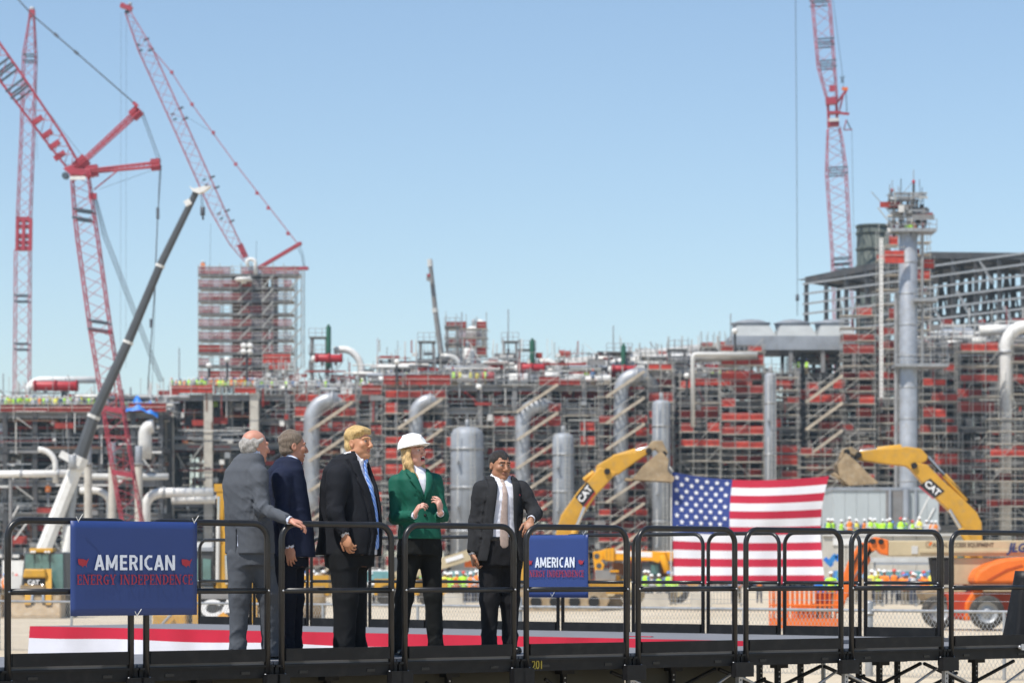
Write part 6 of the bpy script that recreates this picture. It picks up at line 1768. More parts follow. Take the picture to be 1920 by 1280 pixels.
def rail_frame(label, pos, a, b, group, toe=(.10, .085), r=.0255, front=0., zd=ZA, zr=ZR, drop=.16, corner=.13):
    """Round-cornered tube guard rail with mid rail and black toe board; pos(t, back, z) places it."""
    o = thing('guard_rail', label, 'guard rail', pos((a + b) / 2, front, zd), group)
    zl = zd - drop
    arc1 = [pos(a + corner * (1 - math.cos(x)), front, zr - corner * (1 - math.sin(x))) for x in [math.pi / 2 * i / 6 for i in range(7)]]
    arc2 = [pos(b - corner * (1 - math.cos(x)), front, zr - corner * (1 - math.sin(x))) for x in [math.pi / 2 * (6 - i) / 6 for i in range(7)]]
    q = MB(); q.tube([pos(a, front, zl)] + arc1 + arc2 + [pos(b, front, zl)], r, 12); q.build('tube_frame', M_RAILB, o)
    q = MB(); q.tube([pos(a, front, zd + .565), pos(b, front, zd + .565)], r * .92, 10); q.build('mid_rail', M_RAILB, o)
    c = pos((a + b) / 2, front - .01, zd + toe[0] / 2 + .002)
    d = (pos(b) - pos(a)).normalized(); rot = Quaternion((0, 0, 1), math.atan2(d.y, d.x))
    piece('toe_board', 'box', M_STAGE, o, c, (b - a - 2 * r - .01, .03, toe[0]), rot)
    for t_ in (a, b):
        for z in (zd + .565,):
            piece('weld_boss', 'ball', M_GALV, o, pos(t_, front - r, z), (.018, .018, .018))
    return o
TL = [-5.95, -4.73, -3.55, -2.316, -1.118, .142, 1.379, 2.645, 3.964, 5.29, 6.6]
NTH = ('first', 'second', 'third', 'fourth', 'fifth', 'sixth', 'seventh', 'eighth', 'ninth', 'tenth')
WHERE = ['left of the big blue sign', 'carrying the left half of the big blue sign', 'carrying the right half of the big blue sign', 'in front of the man in navy and the man in black', 'in front of the woman in green', 'beneath the hand of the man in open jacket', 'before the flag canton', 'before the flag stripes', 'before the orange jib', 'at the right before the boom lift wheels']
for i in range(10):
    a, b = TL[i] + .01, TL[i + 1] - .125
    if i == 0: continue
    rail_frame('black front guard rail %s' % WHERE[i], onA, a, b, 'front guard rails of the stage')
def deck_section(i):
    a, b = TL[i] - .055, TL[i + 1] - .06
    o = thing('stage_deck', '%s front stage deck section from left' % NTH[i], 'stage deck', onA((a + b) / 2, .6, ZA), 'front stage deck sections')
    rot = Quaternion((0, 0, 1), math.atan2(UA.y, UA.x))
    w = b - a - .012; D = 2.42 if i <= 6 else 1.28
    piece('deck_top', 'box', M_CARPET, o, onA((a + b) / 2, .02 + D / 2, ZA - .012), (w, D, .024), rot)
    piece('front_beam', 'box', M_STAGE, o, onA((a + b) / 2, .03, ZA - .078), (w, .06, .105), rot)
    piece('beam_lip', 'box', M_STAGE, o, onA((a + b) / 2, -.008, ZA - .034), (w, .02, .018), rot)
    piece('rear_beam', 'box', M_STAGE, o, onA((a + b) / 2, D - .01, ZA - .078), (w, .06, .105), rot)
    for t_ in (a + .03, b - .03): piece('side_beam', 'box', M_STAGE, o, onA(t_, D / 2, ZA - .078), (.05, D - .12, .10), rot)
    for t_ in (a + .27, b - .27): piece('rivet_plate', 'box', M_RAILB, o, onA(t_, -.003, ZA - .088), (.08, .008, .022), rot)
    for t_, s in ((a + .02, 1), (b - .02, -1)):
        piece('corner_bracket', 'box', M_STAGE, o, onA(t_ + s * .025, -.03, ZA - .165), (.12, .07, .13), rot)
        for z in (.105,): piece('bolt', 'ball', M_GALV, o, onA(t_ + s * .07, -.012, ZA - z), (.022, .02, .022))
    # legs: galvanised in front, black behind, punched holes as small dots
    for t_, bk in ((a + .0, .02), (b - .0, D - .08), ((a + b) / 2 + .18, .42), ((a + b) / 2 - .22, 1.1)):
        lg = MB(); zt = ZA - .13
        lg.box(onA(t_, bk, zt / 2), (.045, .045, zt), 0, rot.to_matrix())
        for k in range(18):
            z = .06 + k * .045
            if z < zt - .03: lg.box(onA(t_, bk - .022, z), (.014, .006, .014), 1, rot.to_matrix())
        lg.build('leg', [M_GALV, M_PRINTB] if bk < .3 else [M_STAGE, M_GALV], o)  # pale dots on the black legs stand for light seen through holes
        piece('leg_socket', 'box', M_STAGE, o, onA(t_, bk - .02, zt - .02), (.14, .10, .06), rot)
    if i >= 6:
        for (t0, z0, t1, z1, bk) in ((a, .78, b, .32, .3), (a, .32, b, .78, .34), (a, .62, b, .18, 1.15), (a, .2, b, .64, 1.12)):
            bar('cross_brace', onA(t0, bk, z0), onA(t1, bk, z1), .036, M_STAGE, o)
        bar('galvanised_brace', onA(a + .02, .10, .74), onA((a + b) / 2 + .1, .12, .46), .026, M_GALV, o); bar('galvanised_brace', onA(b - .02, .10, .74), onA((a + b) / 2 + .1, .14, .46), .026, M_GALV, o)
    else:
        bar('cross_brace', onA(a + .42, .20, .74), onA(a + .75, .24, .56), .03, M_STAGE, o)
    return o
for i in range(10): deck_section(i)
# olive drape hung behind the front legs, in panels
def drape(a, b, label, m=M_DRAPE, back=.5, z0=.01, z1=ZA - .13, amp=.02):
    n = int((b - a) / .04); v = []
    for i in range(n + 1):
        t_ = a + (b - a) * i / n
        w = amp * math.sin(t_ * 5.3) + amp * .5 * math.sin(t_ * 13 + 1)
        v += [onA(t_, back + w, z0), onA(t_, back + w * .4, z1)]
    q = MB(); q.add(v, [(2 * i, 2 * i + 2, 2 * i + 3, 2 * i + 1) for i in range(n)], 0, True)
    o = q.build('stage_drape', m); tag(o, label, 'drape', 'drapes under the front stage')
    md = o.modifiers.new('thickness', 'SOLIDIFY'); md.thickness = .006
for i in range(7): drape(TL[i] - .05 + .33, TL[i + 1] - .06 + (.33 if i < 6 else .42), '%s olive drape panel from left under the front stage' % NTH[i])
q = MB(); q.add([onA(3.10, .5, .01), onA(3.10, .5, .80), onA(2.72, .46, .01)], [(0, 1, 2)]); o = q.build('folded_drape', M_STAGE); tag(o, 'black folded drape corner beneath the sixth front deck section', 'drape'); md = o.modifiers.new('thickness', 'SOLIDIFY'); md.thickness = .03
# stencilled number on one beam
rotx = UA
o = text('stencil_number', '201', .11, mat('stencil_yellow', (.45, .36, .06), .7, 0, .3, 60), None, onA(tA(1007), -.006, ZA - .080), UA, (0, 0, 1), width=.105); tag(o, 'yellow stencilled number 201 on the black front beam', 'marking')

# stair hand loop at far left
o = thing('stair_handrail', 'curved black handrail loop at the left end of the stage', 'handrail', onA(-4.9, -.02, .9))
q = MB(); q.tube([onA(-5.35 + .48 * math.sin(x) , -.06, 1.75 + .25 * math.cos(x)) for x in [math.pi * i / 14 for i in range(15)]], .024, 10); q.build('loop', M_RAILB, o); bar('post', onA(-5.35, -.06, .4), onA(-5.35, -.06, 2.0), .05, M_RAILB, o)
bar('lower_run', onA(-5.35, -.06, 1.5), onA(-5.9, -.06, 1.1), .05, M_RAILB, o)

# rear platform with its red and white bunting
QA, QB = -6.57, 5.2
o = thing('rear_stage', 'grey rear stage platform with red and white cloth along its front', 'stage', onB(0, 1.2, 0))
nsec = 10
for i in range(nsec):
    a, b = QA + (QB - QA) * i / nsec, QA + (QB - QA) * (i + 1) / nsec
    q = MB()
    eb = .43 if i == nsec - 1 else 0
    p = [onB(a, 0, ZB), onB(b, 0, ZB), onB(b + eb, 2.5, ZB), onB(a, 2.5, ZB)]; p2 = [x - Vector((0, 0, .1)) for x in p]
    q.add(p + p2, [(0, 1, 2, 3), (7, 6, 5, 4), (0, 4, 5, 1), (1, 5, 6, 2), (2, 6, 7, 3), (3, 7, 4, 0)]); q.build('deck_panel', M_CARPET, o)
    for bk in (.2, 2.3): bar('leg', onB(a + .1, bk, 0), onB(a + .1, bk, ZB - .1), .05, M_GALV, o)
cl = thing('bunting', 'red and white cloth strip hung along the rear platform edge', 'bunting', onB(0, -.03, ZB))
def strip(name, z1, z0, m, QB=QB):
    n = 260; v = []
    for i in range(n + 1):
        t_ = QA + (QB - QA) * i / n
        w = .012 * math.sin(t_ * 4 + 1) + .008 * math.sin(t_ * 11); w2 = .03 * math.sin(t_ * 3.1) + .016 * math.sin(t_ * 9 + 2)
        sag = .008 * math.sin(t_ * 2.3)
        k1 = (ZB - z1) / .4; k0 = (ZB - z0) / .4
        v += [onB(t_, -.03 + w * (1 - k0) + w2 * k0, z0 + sag), onB(t_, -.03 + w * (1 - k1) + w2 * k1, z1 + (sag if z1 < ZB else 0))]
    q = MB(); q.add(v, [(2 * i, 2 * i + 2, 2 * i + 3, 2 * i + 1) for i in range(n)], 0, True); q.build(name, m, cl)
strip('red_band', ZB, ZB - .145, M_CLOTHR); strip('white_band', ZB - .145, ZB - .36, M_CLOTHW, 3.2)
QS = [-6.13, -5.05, -3.97, -2.91, -1.84, -.77, .305, 1.38, 2.47, 3.53, 4.60, 5.6]
for i in range(11):
    rail_frame('black rear guard rail, %s from left, beyond the red and white cloth' % (NTH + ('eleventh',))[i], onB, QS[i], QS[i + 1] - .075, 'rear guard rails of the stage', front=2.40, zd=ZB, zr=2.09, r=.0215, toe=(.10, .1))
q = MB(); q.box(onB(3.05, .55, ZB + .006), (.34, .04, .008), 0, Matrix.Rotation(math.atan2(VB.y, VB.x), 3, 'Z')); tag(q.build('ribbon', M_CLOTHR), 'small strip of red cloth lying on the grey rear deck', 'ribbon')

# ------------------------------------------------------------------ signs
def serif(ch):
    """Slab serif capitals on a unit-high grid as boxes (x0, y0, x1, y1) and slanted bars ((xa, ya), (xb, yb), width); returns shapes, advance."""
    S, T, F = .17, .075, .09        # stem, thin, serif
    def stem(x): return [(x, 0, x + S, 1), (x - F, 0, x + S + F, T), (x - F, 1 - T, x + S + F, 1)]
    if ch == 'E': return stem(F) + [(F, 0, .70, T), (F, 1 - T, .68, 1), (F, .46, .52, .46 + T), (.70 - T, 0, .70, .26), (.68 - T, .76, .68, 1), (.48, .36, .48 + T, .64)], .78
    if ch == 'N': return [(F, 0, F + T, 1), (.72, 0, .72 + T, 1), (0, 0, .30, T), (0, 1 - T, .22, 1), (.62, 1 - T, .92, 1), ((F + .03, 1), (.75, 0), S * 1.1)], 1.0
    if ch == 'R': return stem(F) + [(F, 1 - T, .52, 1), (F, .46, .52, .46 + T), ((.48, 1 - T / 2), (.66, .86), .09), ((.66, .88), (.66, .62), S), ((.66, .64), (.46, .5), .09), ((.46, .48), (.72, .04), S), (.62, 0, .86, T)], .88
    if ch == 'G': return [((.18, .76), (.18, .24), S), ((.20, .74), (.42, .97), .13), ((.42, .965), (.70, .90), .09), ((.20, .26), (.42, .03), .13), ((.42, .035), (.72, .10), .09), (.62, .06, .62 + S, .42), (.5, .40, .88, .40 + T), (.68, .74, .74, 1)], .92
    if ch == 'Y': return [(.34, 0, .34 + S, .46), (.22, 0, .64, T), ((.14, 1), (.42, .42), S), ((.74, 1), (.46, .42), .09), (0, 1 - T, .32, 1), (.60, 1 - T, .88, 1)], .90
    if ch == 'I': return stem(F), .46
    if ch == 'D': return stem(F) + [(F, 0, .48, T), (F, 1 - T, .48, 1), ((.44, .965), (.72, .74), .12), ((.74, .78), (.74, .22), S), ((.72, .26), (.44, .035), .12)], .94
    if ch == 'P': return stem(F) + [(F, 1 - T, .52, 1), (F, .42, .52, .42 + T), ((.48, .965), (.66, .84), .10), ((.66, .88), (.66, .58), S), ((.66, .60), (.46, .45), .10)], .80
    if ch == 'C': return [((.18, .76), (.18, .24), S), ((.20, .74), (.42, .97), .13), ((.42, .965), (.68, .90), .09), ((.20, .26), (.42, .03), .13), ((.42, .035), (.72, .14), .09), (.66, .70, .72, 1)], .80
    return [], .45
def sans(ch):
    return {'A': ([((.10, 0), (.36, 1), .19), ((.62, 0), (.36, 1), .19), (.18, .22, .54, .38)], .76), 'M': ([(0, 0, .19, 1), (.66, 0, .85, 1), ((.10, .98), (.42, .16), .18), ((.75, .98), (.42, .16), .18)], .97),
            'E': ([(0, 0, .19, 1), (0, 0, .52, .17), (0, .83, .52, 1), (0, .42, .48, .58)], .63), 'I': ([(0, 0, .19, 1)], .31), 'N': ([(0, 0, .19, 1), (.52, 0, .71, 1), ((.10, 1), (.61, 0), .19)], .83),
            'R': ([(0, 0, .19, 1), (0, .84, .40, 1), (0, .40, .40, .55), ((.36, .92), (.52, .80), .15), ((.50, .84), (.50, .58), .19), ((.52, .60), (.36, .475), .15), ((.33, .46), (.54, .0), .19)], .70),
            'C': ([((.10, .70), (.10, .30), .19), ((.08, .66), (.30, .92), .17), ((.26, .925), (.56, .90), .16), ((.08, .34), (.30, .08), .17), ((.26, .075), (.56, .10), .16)], .66)}[ch]
def serif_text(name, txt, h, width, parent, c, xd, m, depth=.004, face=None):
    xd = Vector(xd).normalized(); n = xd.cross(Vector((0, 0, 1))).normalized()
    adv = 0; items = []
    for ch in txt:
        s, a = (face or serif)(ch); items.append((s, adv)); adv += a + .04
    k = width / adv; layer = 0
    for s, x0 in items:
        q = MB()
        for e in s:
            layer += 1
            off = .0012 * (layer % 5)
            if len(e) == 4:
                pts = [(e[0], e[1]), (e[2], e[1]), (e[2], e[3]), (e[0], e[3])]
            else:
                (xa, ya), (xb, yb), w = e
                d = Vector((xb - xa, yb - ya)); d.normalize(); pn = Vector((-d.y, d.x)) * w / 2
                pts = [(xa + pn.x, ya + pn.y), (xa - pn.x, ya - pn.y), (xb - pn.x, yb - pn.y), (xb + pn.x, yb + pn.y)]
            v = [Vector(c) + xd * ((x0 + px) * k - width / 2) + Vector((0, 0, (py - .5) * h)) + n * (depth + off) for px, py in pts]
            q.add(v, [(0, 1, 2, 3)])
        if s: q.build('letter', m, parent)
USA = [(-.5, .26), (-.47, .30), (-.1, .27), (.02, .28), (.08, .22), (.2, .20), (.27, .12), (.3, .2), (.42, .27), (.46, .33), (.5, .28), (.44, .18), (.38, .1), (.36, -.02), (.3, -.12), (.26, -.2), (.31, -.36), (.27, -.38), (.2, -.24), (.08, -.26), (.02, -.24), (-.06, -.4), (-.14, -.28), (-.22, -.28), (-.32, -.2), (-.42, -.18), (-.48, -.02), (-.5, .12)]
def sign(label, p0, p1, zt, zb, out, ties):
    xd = (p1 - p0).normalized(); n = xd.cross(Vector((0, 0, 1))).normalized(); w = (p1 - p0).length; h = zt - zb
    c = (p0 + p1) / 2 + n * out; c.z = (zt + zb) / 2
    t = thing('sign_board', label, 'sign', Vector((c.x, c.y, zb)))
    nx, nz = 24, 12; v = []
    for j in range(nz + 1):
        for i in range(nx + 1):
            u, k = i / nx - .5, j / nz - .5
            v.append(c + xd * u * w + Vector((0, 0, k * h)) - n * (.012 * (4 * u * u) * .5))
    f = [(j * (nx + 1) + i, j * (nx + 1) + i + 1, (j + 1) * (nx + 1) + i + 1, (j + 1) * (nx + 1) + i) for j in range(nz) for i in range(nx)]
    q = MB(); q.add(v, f, 0, True); o = q.build('panel', M_SIGN, t); md = o.modifiers.new('thickness', 'SOLIDIFY'); md.thickness = .012
    cc = c + n * .006
    serif_text('lettering', 'AMERICAN', h * .160, w * .655, t, cc + Vector((0, 0, h * .062)), xd, M_SIGNW, face=sans)
    serif_text('red_lettering', 'ENERGY INDEPENDENCE', h * .105, w * .925, t, cc + Vector((0, 0, -h * .118)), xd, M_SIGNR)
    for sx in (-1, 1):
        q = MB(); m0 = cc + xd * sx * w * .410 + Vector((0, 0, h * .062)) + n * .002
        q.add([m0 + xd * a * w * .085 + Vector((0, 0, b * w * .085)) for a, b in USA], [tuple(range(len(USA)))]); q.build('map_emblem', M_SIGNR, t)
    for (u, k) in ties:
        q0 = c + xd * (u - .5) * w + Vector((0, 0, (k - .5) * h)) + n * .012
        bar('cable_tie', q0, q0 + Vector((.02, -.01, .05)) + xd * .015, .006, M_TIE, t); bar('cable_tie', q0 + Vector((0, 0, -.01)), q0 + Vector((-.015, -.02, .03)), .006, M_TIE, t)
    return t
sign('big blue sign tied to the front guard rail at left', onA(tA(127), 0), onA(tA(363), 0), 2.052, 1.33, .058, ((.05, 1.0), (.97, 1.0), (.51, .0)))
sign('smaller blue sign tied to the rear guard rail, right of the man in open jacket', onB(-.256, 2.40), onB(.72, 2.40), 2.10, 1.375, .04, ((.05, 1.0), (.95, 1.0), (.45, .02)))

# draped black object at the right end
def draped():
    t0 = tA(1962); c = onA(t0, .25, 0); n = 28; v = []; rows = 9
    r = random.Random(9)
    for j in range(rows + 1):
        k = j / rows; z = ZA + .01 + .72 * (1 - k)
        for i in range(n):
            a = 2 * math.pi * i / n
            rr = (.10 + .085 * k) * (1 + .16 * k * math.sin(6 * a + 2) + .08 * math.sin(11 * a) * k)
            v.append((c.x + rr * 1.25 * math.cos(a) * (1.0), c.y + rr * math.sin(a), z))
    f = [(j * n + i, j * n + (i + 1) % n, (j + 1) * n + (i + 1) % n, (j + 1) * n + i) for j in range(rows) for i in range(n)] + [tuple(range(n - 1, -1, -1))]
    q = MB(); q.add(v, f, 0, True); o = q.build('draped_stand', M_STAGE); tag(o, 'small stand draped in black cloth at the right end of the front stage', 'stand')
    o = thing('cable_clamp', 'galvanised clamp on the black front beam at the right edge', 'clamp', onA(tA(1914), -.04, ZA - .02)); piece('body', 'box', M_GALV, o, onA(tA(1914), -.05, ZA - .02), (.07, .05, .06)); piece('screw', 'ball', M_GALV, o, onA(tA(1905), -.05, ZA - .02), (.04, .04, .04))
draped()

# ------------------------------------------------------------------ chain-link fence between stage and machines
def fence():
    P0, P1 = Vector((-13.0, 62.0, 0)), Vector((9.5, 41.5, 0)); L = (P1 - P0).length; d = (P1 - P0).normalized(); H = 1.06
    m = mat('fence_galvanised', (.36, .37, .38), .45, .5, .2, 8)
    t = thing('chain_link_fence', 'low galvanised chain-link fence between the stage and the machines', 'fence', (P0 + P1) / 2)
    nb = 12
    for i in range(nb + 1):
        p = P0 + d * L * i / nb; big = i % 3 == 1
        bar('post', p, p + Vector((0, 0, H + (.12 if big else .0))), .13 if big else .055, m, t, 'tube')
        if big: piece('post_cap', 'ball', m, t, p + Vector((0, 0, H + .12)), (.13, .13, .08)); piece('brace_band', 'tube', m, t, p + Vector((0, 0, H - .05)), (.16, .16, .06))
        if i < nb: bar('top_rail', p + Vector((0, 0, H)), P0 + d * L * (i + 1) / nb + Vector((0, 0, H)), .05, m, t, 'tube')
    for z in (H + .28, H + .16): bar('strand', P0 + Vector((0, 0, z)), P1 + Vector((0, 0, z)), .008, m, t)
    q = MB(); st = .075; k = 0; n = int(L / st)
    pn = Vector((-d.y, d.x, 0)) * .003
    for i in range(-int(H / st * .6), n):
        for sgn, off in ((1, -pn), (-1, pn)):
            a = i * st if sgn > 0 else i * st + H * .62
            b = a + sgn * H * .62
            aa, bb = max(0, min(L, a)), max(0, min(L, b))
            if aa == bb: continue
            za = H * (aa - a) / (b - a); zb_ = H * (bb - a) / (b - a)
            p, r = P0 + d * aa + Vector((0, 0, za)) + off, P0 + d * bb + Vector((0, 0, zb_)) + off
            w = .0042; s_ = d * w
            q.add([p - s_, p + s_, r + s_, r - s_], [(0, 1, 2, 3)])
    o = q.build('wire_mesh', m, t); o['kind'] = 'stuff'
fence()
# rubble at the left beside the stage
def rubble():
    r = random.Random(5); q = MB()
    for i in range(260):
        x, y = r.uniform(-8.5, -5.6), r.uniform(29, 36); s = r.uniform(.03, .13)
        vs = [Vector((r.uniform(-1, 1), r.uniform(-1, 1), r.uniform(-.6, .9))).normalized() * s * r.uniform(.7, 1.2) for _ in range(6)]
        c = Vector((x, y, s * .3 + .25 * max(0, 1 - abs(x + 7) / 1.5)))
        q.add([c + Vector((s, 0, 0)), c + Vector((-s, 0, .0)), c + Vector((0, s, 0)), c + Vector((0, -s, 0)), c + vs[0] * .3 + Vector((0, 0, s)), c - Vector((0, 0, s))], [(0, 2, 4), (2, 1, 4), (1, 3, 4), (3, 0, 4), (2, 0, 5), (1, 2, 5), (3, 1, 5), (0, 3, 5)])
    o = q.build('rubble', mat('broken_stone', (.40, .37, .32), .9, 0, .3, 8)); o['kind'] = 'stuff'
rubble()
# ------------------------------------------------------------------ the five people on the front stage
def rot3(yaw, pitch=0., roll=0.):
    """Columns are the head's own axes; yaw 0 faces the camera, +90 degrees faces right; pitch > 0 looks up; roll > 0 tips to its left."""
    M = Matrix.Rotation(yaw, 3, 'Z') @ Matrix.Rotation(-pitch, 3, 'X') @ Matrix.Rotation(roll, 3, 'Y')
    return np.array(M)
M_EYEW = mat('eye_white', (.46, .44, .41), .3, 0, .02, 30)
M_IRIS = mat('eye_dark', (.035, .025, .02), .3, 0, .02, 30)
M_MOUTH = mat('mouth_dark', (.06, .012, .012), .5, 0, .05, 30)
M_TEETH = mat('teeth', (.70, .68, .62), .35, 0, .02, 30)
M_SHOE = mat('polished_shoe', (.012, .011, .011), .25, 0, .2, 20)
def skin(name, c): return mat(name, c, .48, 0, .10, 22, bump=.12, bscale=240, dirt=(c[0] * .92, c[1] * .68, c[2] * .62, .35))
def cloth(name, c, r=.85): return mat(name, c, r, 0, .10, 9, bump=.10, bscale=420, spec=.2)

def head(s, C, R, k=1., mouth=0., jaw=1., nose=1., heavy=0., fm=False):
    """Adds skull, face and ears to the body field s. Materials: 0 skin, 1 lips, 2 eye white, 3 iris, 4 brow, 5 mouth, 6 teeth."""
    C = np.array(C, float)
    W = lambda x, y, z: C + k * (R @ np.array((x, y, z)))
    D = lambda v: R @ np.array(v, float)
    s.ell(W(0, .016, .036), np.array((.077, .097, .086)) * k, 0, .02, R=R)
    s.ell(W(0, -.026, -.030), np.array((.066 + heavy * .008, .066, .088)) * k, 0, .03, R=R)
    s.ell(W(0, -.020, -.078), np.array((.057 * jaw + heavy * .012, .056, .042)) * k, 0, .03, R=R)
    s.ell(W(0, -.072, -.106), np.array((.024, .022, .018)) * k, 0, .022, R=R)
    if heavy: s.ell(W(0, -.035, -.118), np.array((.045, .045, .03)) * k, 0, .03, R=R)
    for sx in (-1, 1):
        s.ell(W(sx * .043, -.064, -.026), np.array((.026, .026, .024)) * k, 0, .02, R=R)
        s.cone(W(sx * .012, -.088, .026), W(sx * .050, -.074, .023), .011 * k, .009 * k, 0, .012)
        s.ell(W(sx * .033, -.103, .004), np.array((.016, .018, .011)) * k, None, .010, 'cut', R=R)
        s.ell(W(sx * .033, -.078, .003), np.array((.015, .013, .010)) * k, 2, .003, R=R)
        s.cone(W(sx * .018, -.090, .010), W(sx * .048, -.082, .010), .0055 * k, .005 * k, 0, .004)
        s.ell(W(sx * .033, -.090, .002), np.array((.0065, .005, .0065)) * k, 3, 0, R=R)
        s.cone(W(sx * .015, -.0985, .0275), W(sx * .050, -.086, .0255), .0052 * k, .004 * k, 4, .003)
        s.ell(W(sx * .079, .018, -.010), np.array((.011, .022, .034)) * k, 0, .008, R=R)
        s.ell(W(sx * .088, .014, -.006), np.array((.006, .011, .019)) * k, None, .006, 'cut', R=R)
        s.ell(W(sx * .014, -.104, -.044), np.array((.010, .011, .009)) * k * nose, 0, .008, R=R)
    s.cone(W(0, -.090, .014), W(0, -.112 - .004 * nose, -.036), .010 * k, .0135 * k * nose, 0, .012)
    if mouth:
        s.ell(W(0, -.092, -.074), np.array((.026, .030, .018 * mouth)) * k, None, .006, 'cut', R=R)
        s.ell(W(0, -.074, -.074), np.array((.024, .022, .018 * mouth)) * k, 5, 0, R=R)
        s.ell(W(0, -.088, -.063), np.array((.020, .010, .0055)) * k, 6, 0, R=R)
        s.cone(W(-.024, -.085, -.060), W(.024, -.085, -.060), .0055 * k, .0055 * k, 1, .006)
        s.cone(W(-.020, -.085, -.090), W(.020, -.085, -.090), .0068 * k, .0068 * k, 1, .006)
    else:
        for sx in (-1, 1):
            s.cone(W(sx * .002, -.096, -.066), W(sx * .023, -.086, -.069), .0055 * k, .0035 * k, 1, .005)
            s.cone(W(sx * .002, -.094, -.0775), W(sx * .020, -.086, -.074), .0065 * k, .004 * k, 1, .005)
    return W

def hand(s, W, d, n, side, curl=.5, size=1., spread=.12, thumb=.6, m=0, grip=None):
    """Palm and five fingers. W wrist, d towards the fingers, n palm normal, side +1 / -1 puts the thumb along +/- (d x n)."""
    W = np.array(W, float); d = np.array(d, float); d /= np.linalg.norm(d)
    n = np.array(n, float); n -= d * (n @ d); n /= np.linalg.norm(n)
    w = np.cross(d, n) * side
    k = size
    R = np.stack([w, d, n], 1)
    s.cone(W - d * .018 * k, W + d * .012 * k, .027 * k, .029 * k, m, .01, flat=(n, .78))
    s.ell(W + d * .052 * k, np.array((.043, .054, .0175)) * k, m, .012, R=R)
    s.ell(W + d * .035 * k + w * .024 * k + n * .008 * k, np.array((.018, .032, .016)) * k, m, .012, R=R)
    for i, (off, L) in enumerate(((.030, .92), (.010, 1.0), (-.010, .94), (-.029, .76))):
        b = W + d * (.090 - .006 * abs(i - 1)) * k + w * off * k
        a = curl * (1 + .12 * i); sp = spread * (1.5 - i) * .5
        dirs = d + w * sp
        seg = (.044, .028, .022); r0 = (.0105, .0092, .0082, .0070)
        p = b - dirs * .012 * k; ang = 0.
        for j in range(3):
            ang += a * (.75, .95, .7)[j]
            v = dirs * math.cos(ang) + n * math.sin(ang); v /= np.linalg.norm(v)
            q = p + v * seg[j] * L * k * (1.25 if j == 0 else 1)
            s.cone(p, q, r0[j] * k, r0[j + 1] * k, m, .003)
            p = q
    b = W + d * .022 * k + w * .028 * k + n * .006 * k
    v1 = d * .62 + w * .70 + n * .25 * thumb; v1 /= np.linalg.norm(v1)
    v2 = d * .85 + w * (.30 - .3 * thumb) + n * .35 * thumb; v2 /= np.linalg.norm(v2)
    p1 = b + v1 * .042 * k; p2 = p1 + v2 * .032 * k; p3 = p2 + v2 * .024 * k
    s.cone(b, p1, .0145 * k, .0120 * k, m, .008); s.cone(p1, p2, .0115 * k, .0100 * k, m, .003); s.cone(p2, p3, .0100 * k, .0078 * k, m, .003)

def folds(seed, amp, f=1.):
    r = np.random.RandomState(seed)
    K = r.normal(size=(7, 3)) * np.array((24, 24, 15)) * f; P = r.uniform(0, 6.28, 7)
    def fn(x, y, z):
        o = 0
        wx = x + .02 * np.sin(19 * z + 7 * y); wz = z + .03 * np.sin(13 * x + 11 * y)
        for i in range(7):
            t = np.sin(K[i, 0] * wx + K[i, 1] * y + K[i, 2] * wz + P[i])
            o = o + (.32 - (1 - np.abs(t)) ** 2.2)
        return o * amp / 1.5
    return fn

class Person:
    def __init__(s, label, px, back, feet_z=None):
        t = tA(px, back); p = onA(t, back, ZA + .004)
        s.root = p; s.label = label; s.Y = p.y; s.kids = []
    def J(s, px, py, dy=0.):
        """Joint from a photo pixel, dy metres behind the person's own plane; local coordinates."""
        Y = s.Y + dy; k = Y / FPX
        return np.array(((px - PCX) * k - s.root.x, dy, CAMZ + (HOR - py) * k - s.root.z))
    def finish(s, body, kids):
        o = bpy.data.objects.new('person', body); o.location = s.root; link(o); tag(o, s.label, 'person', 'people on the stage')
        for name, me in kids:
            c = bpy.data.objects.new(name, me); link(c, o)
        return o

def limb_trousers(s, hip, knee, ankle, r=(.105, .082, .082), m=0):
    s.cone(hip, knee, r[0], r[1], m, .05); s.cone(knee, ankle, r[1], r[2], m, .04)
    a = np.array(ankle); s.cone(a + (0, 0, .03), a + (0, 0, -.035), r[2] * 1.02, r[2] * 1.05, m, .02)

def suit_trousers(hips, knees, ankles, pelvis, m, seed, r=(.105, .082, .082), step=.009, top=None):
    P = np.array(hips + knees + ankles)
    lo, hi = P.min(0) - .17, P.max(0) + .17
    zt = top or (pelvis[-1][0] + .02)
    s = Sdf(axis(lo[0], hi[0], step), axis(lo[1], hi[1], step), axis(.02, zt, step))
    s.loft(pelvis, 0, .05)
    for h, k, a in zip(hips, knees, ankles): limb_trousers(s, h, k, a, r)
    f = folds(seed, .005); s.warp(lambda x, y, z: f(x, y, z) * (.45 + .9 * np.exp(-((z - .12) / .14) ** 2) + .4 * np.exp(-((z - .50) / .10) ** 2)))
    return s.mesh('trousers', [m])

def shoe(a, toe, m=M_SHOE, L=.29):
    """a: ankle point (z ignored), toe: horizontal direction."""
    a = np.array(a, float); d = np.array((toe[0], toe[1], 0.)); d /= np.linalg.norm(d)
    h = np.array((a[0], a[1], 0)) - d * .07
    t = h + d * (L - .07)
    lo = np.minimum(h, t) - .09; hi = np.maximum(h, t) + .09
    s = Sdf(axis(lo[0], hi[0], .007), axis(lo[1], hi[1], .007), axis(-.01, .14, .007))
    s.cone(h + (0, 0, .035), t + (0, 0, .03), .040, .038, 0, .02); s.cone(h + (0, 0, .035), h + d * .06 + (0, 0, .085), .04, .042, 0, .03)
    s.func(lo - .1, np.array((hi[0] + .1, hi[1] + .1, .2)), lambda x, y, z: z - .004 + 0 * x + 0 * y, None, 0, 'cut')
    return s.mesh('shoe', [m])

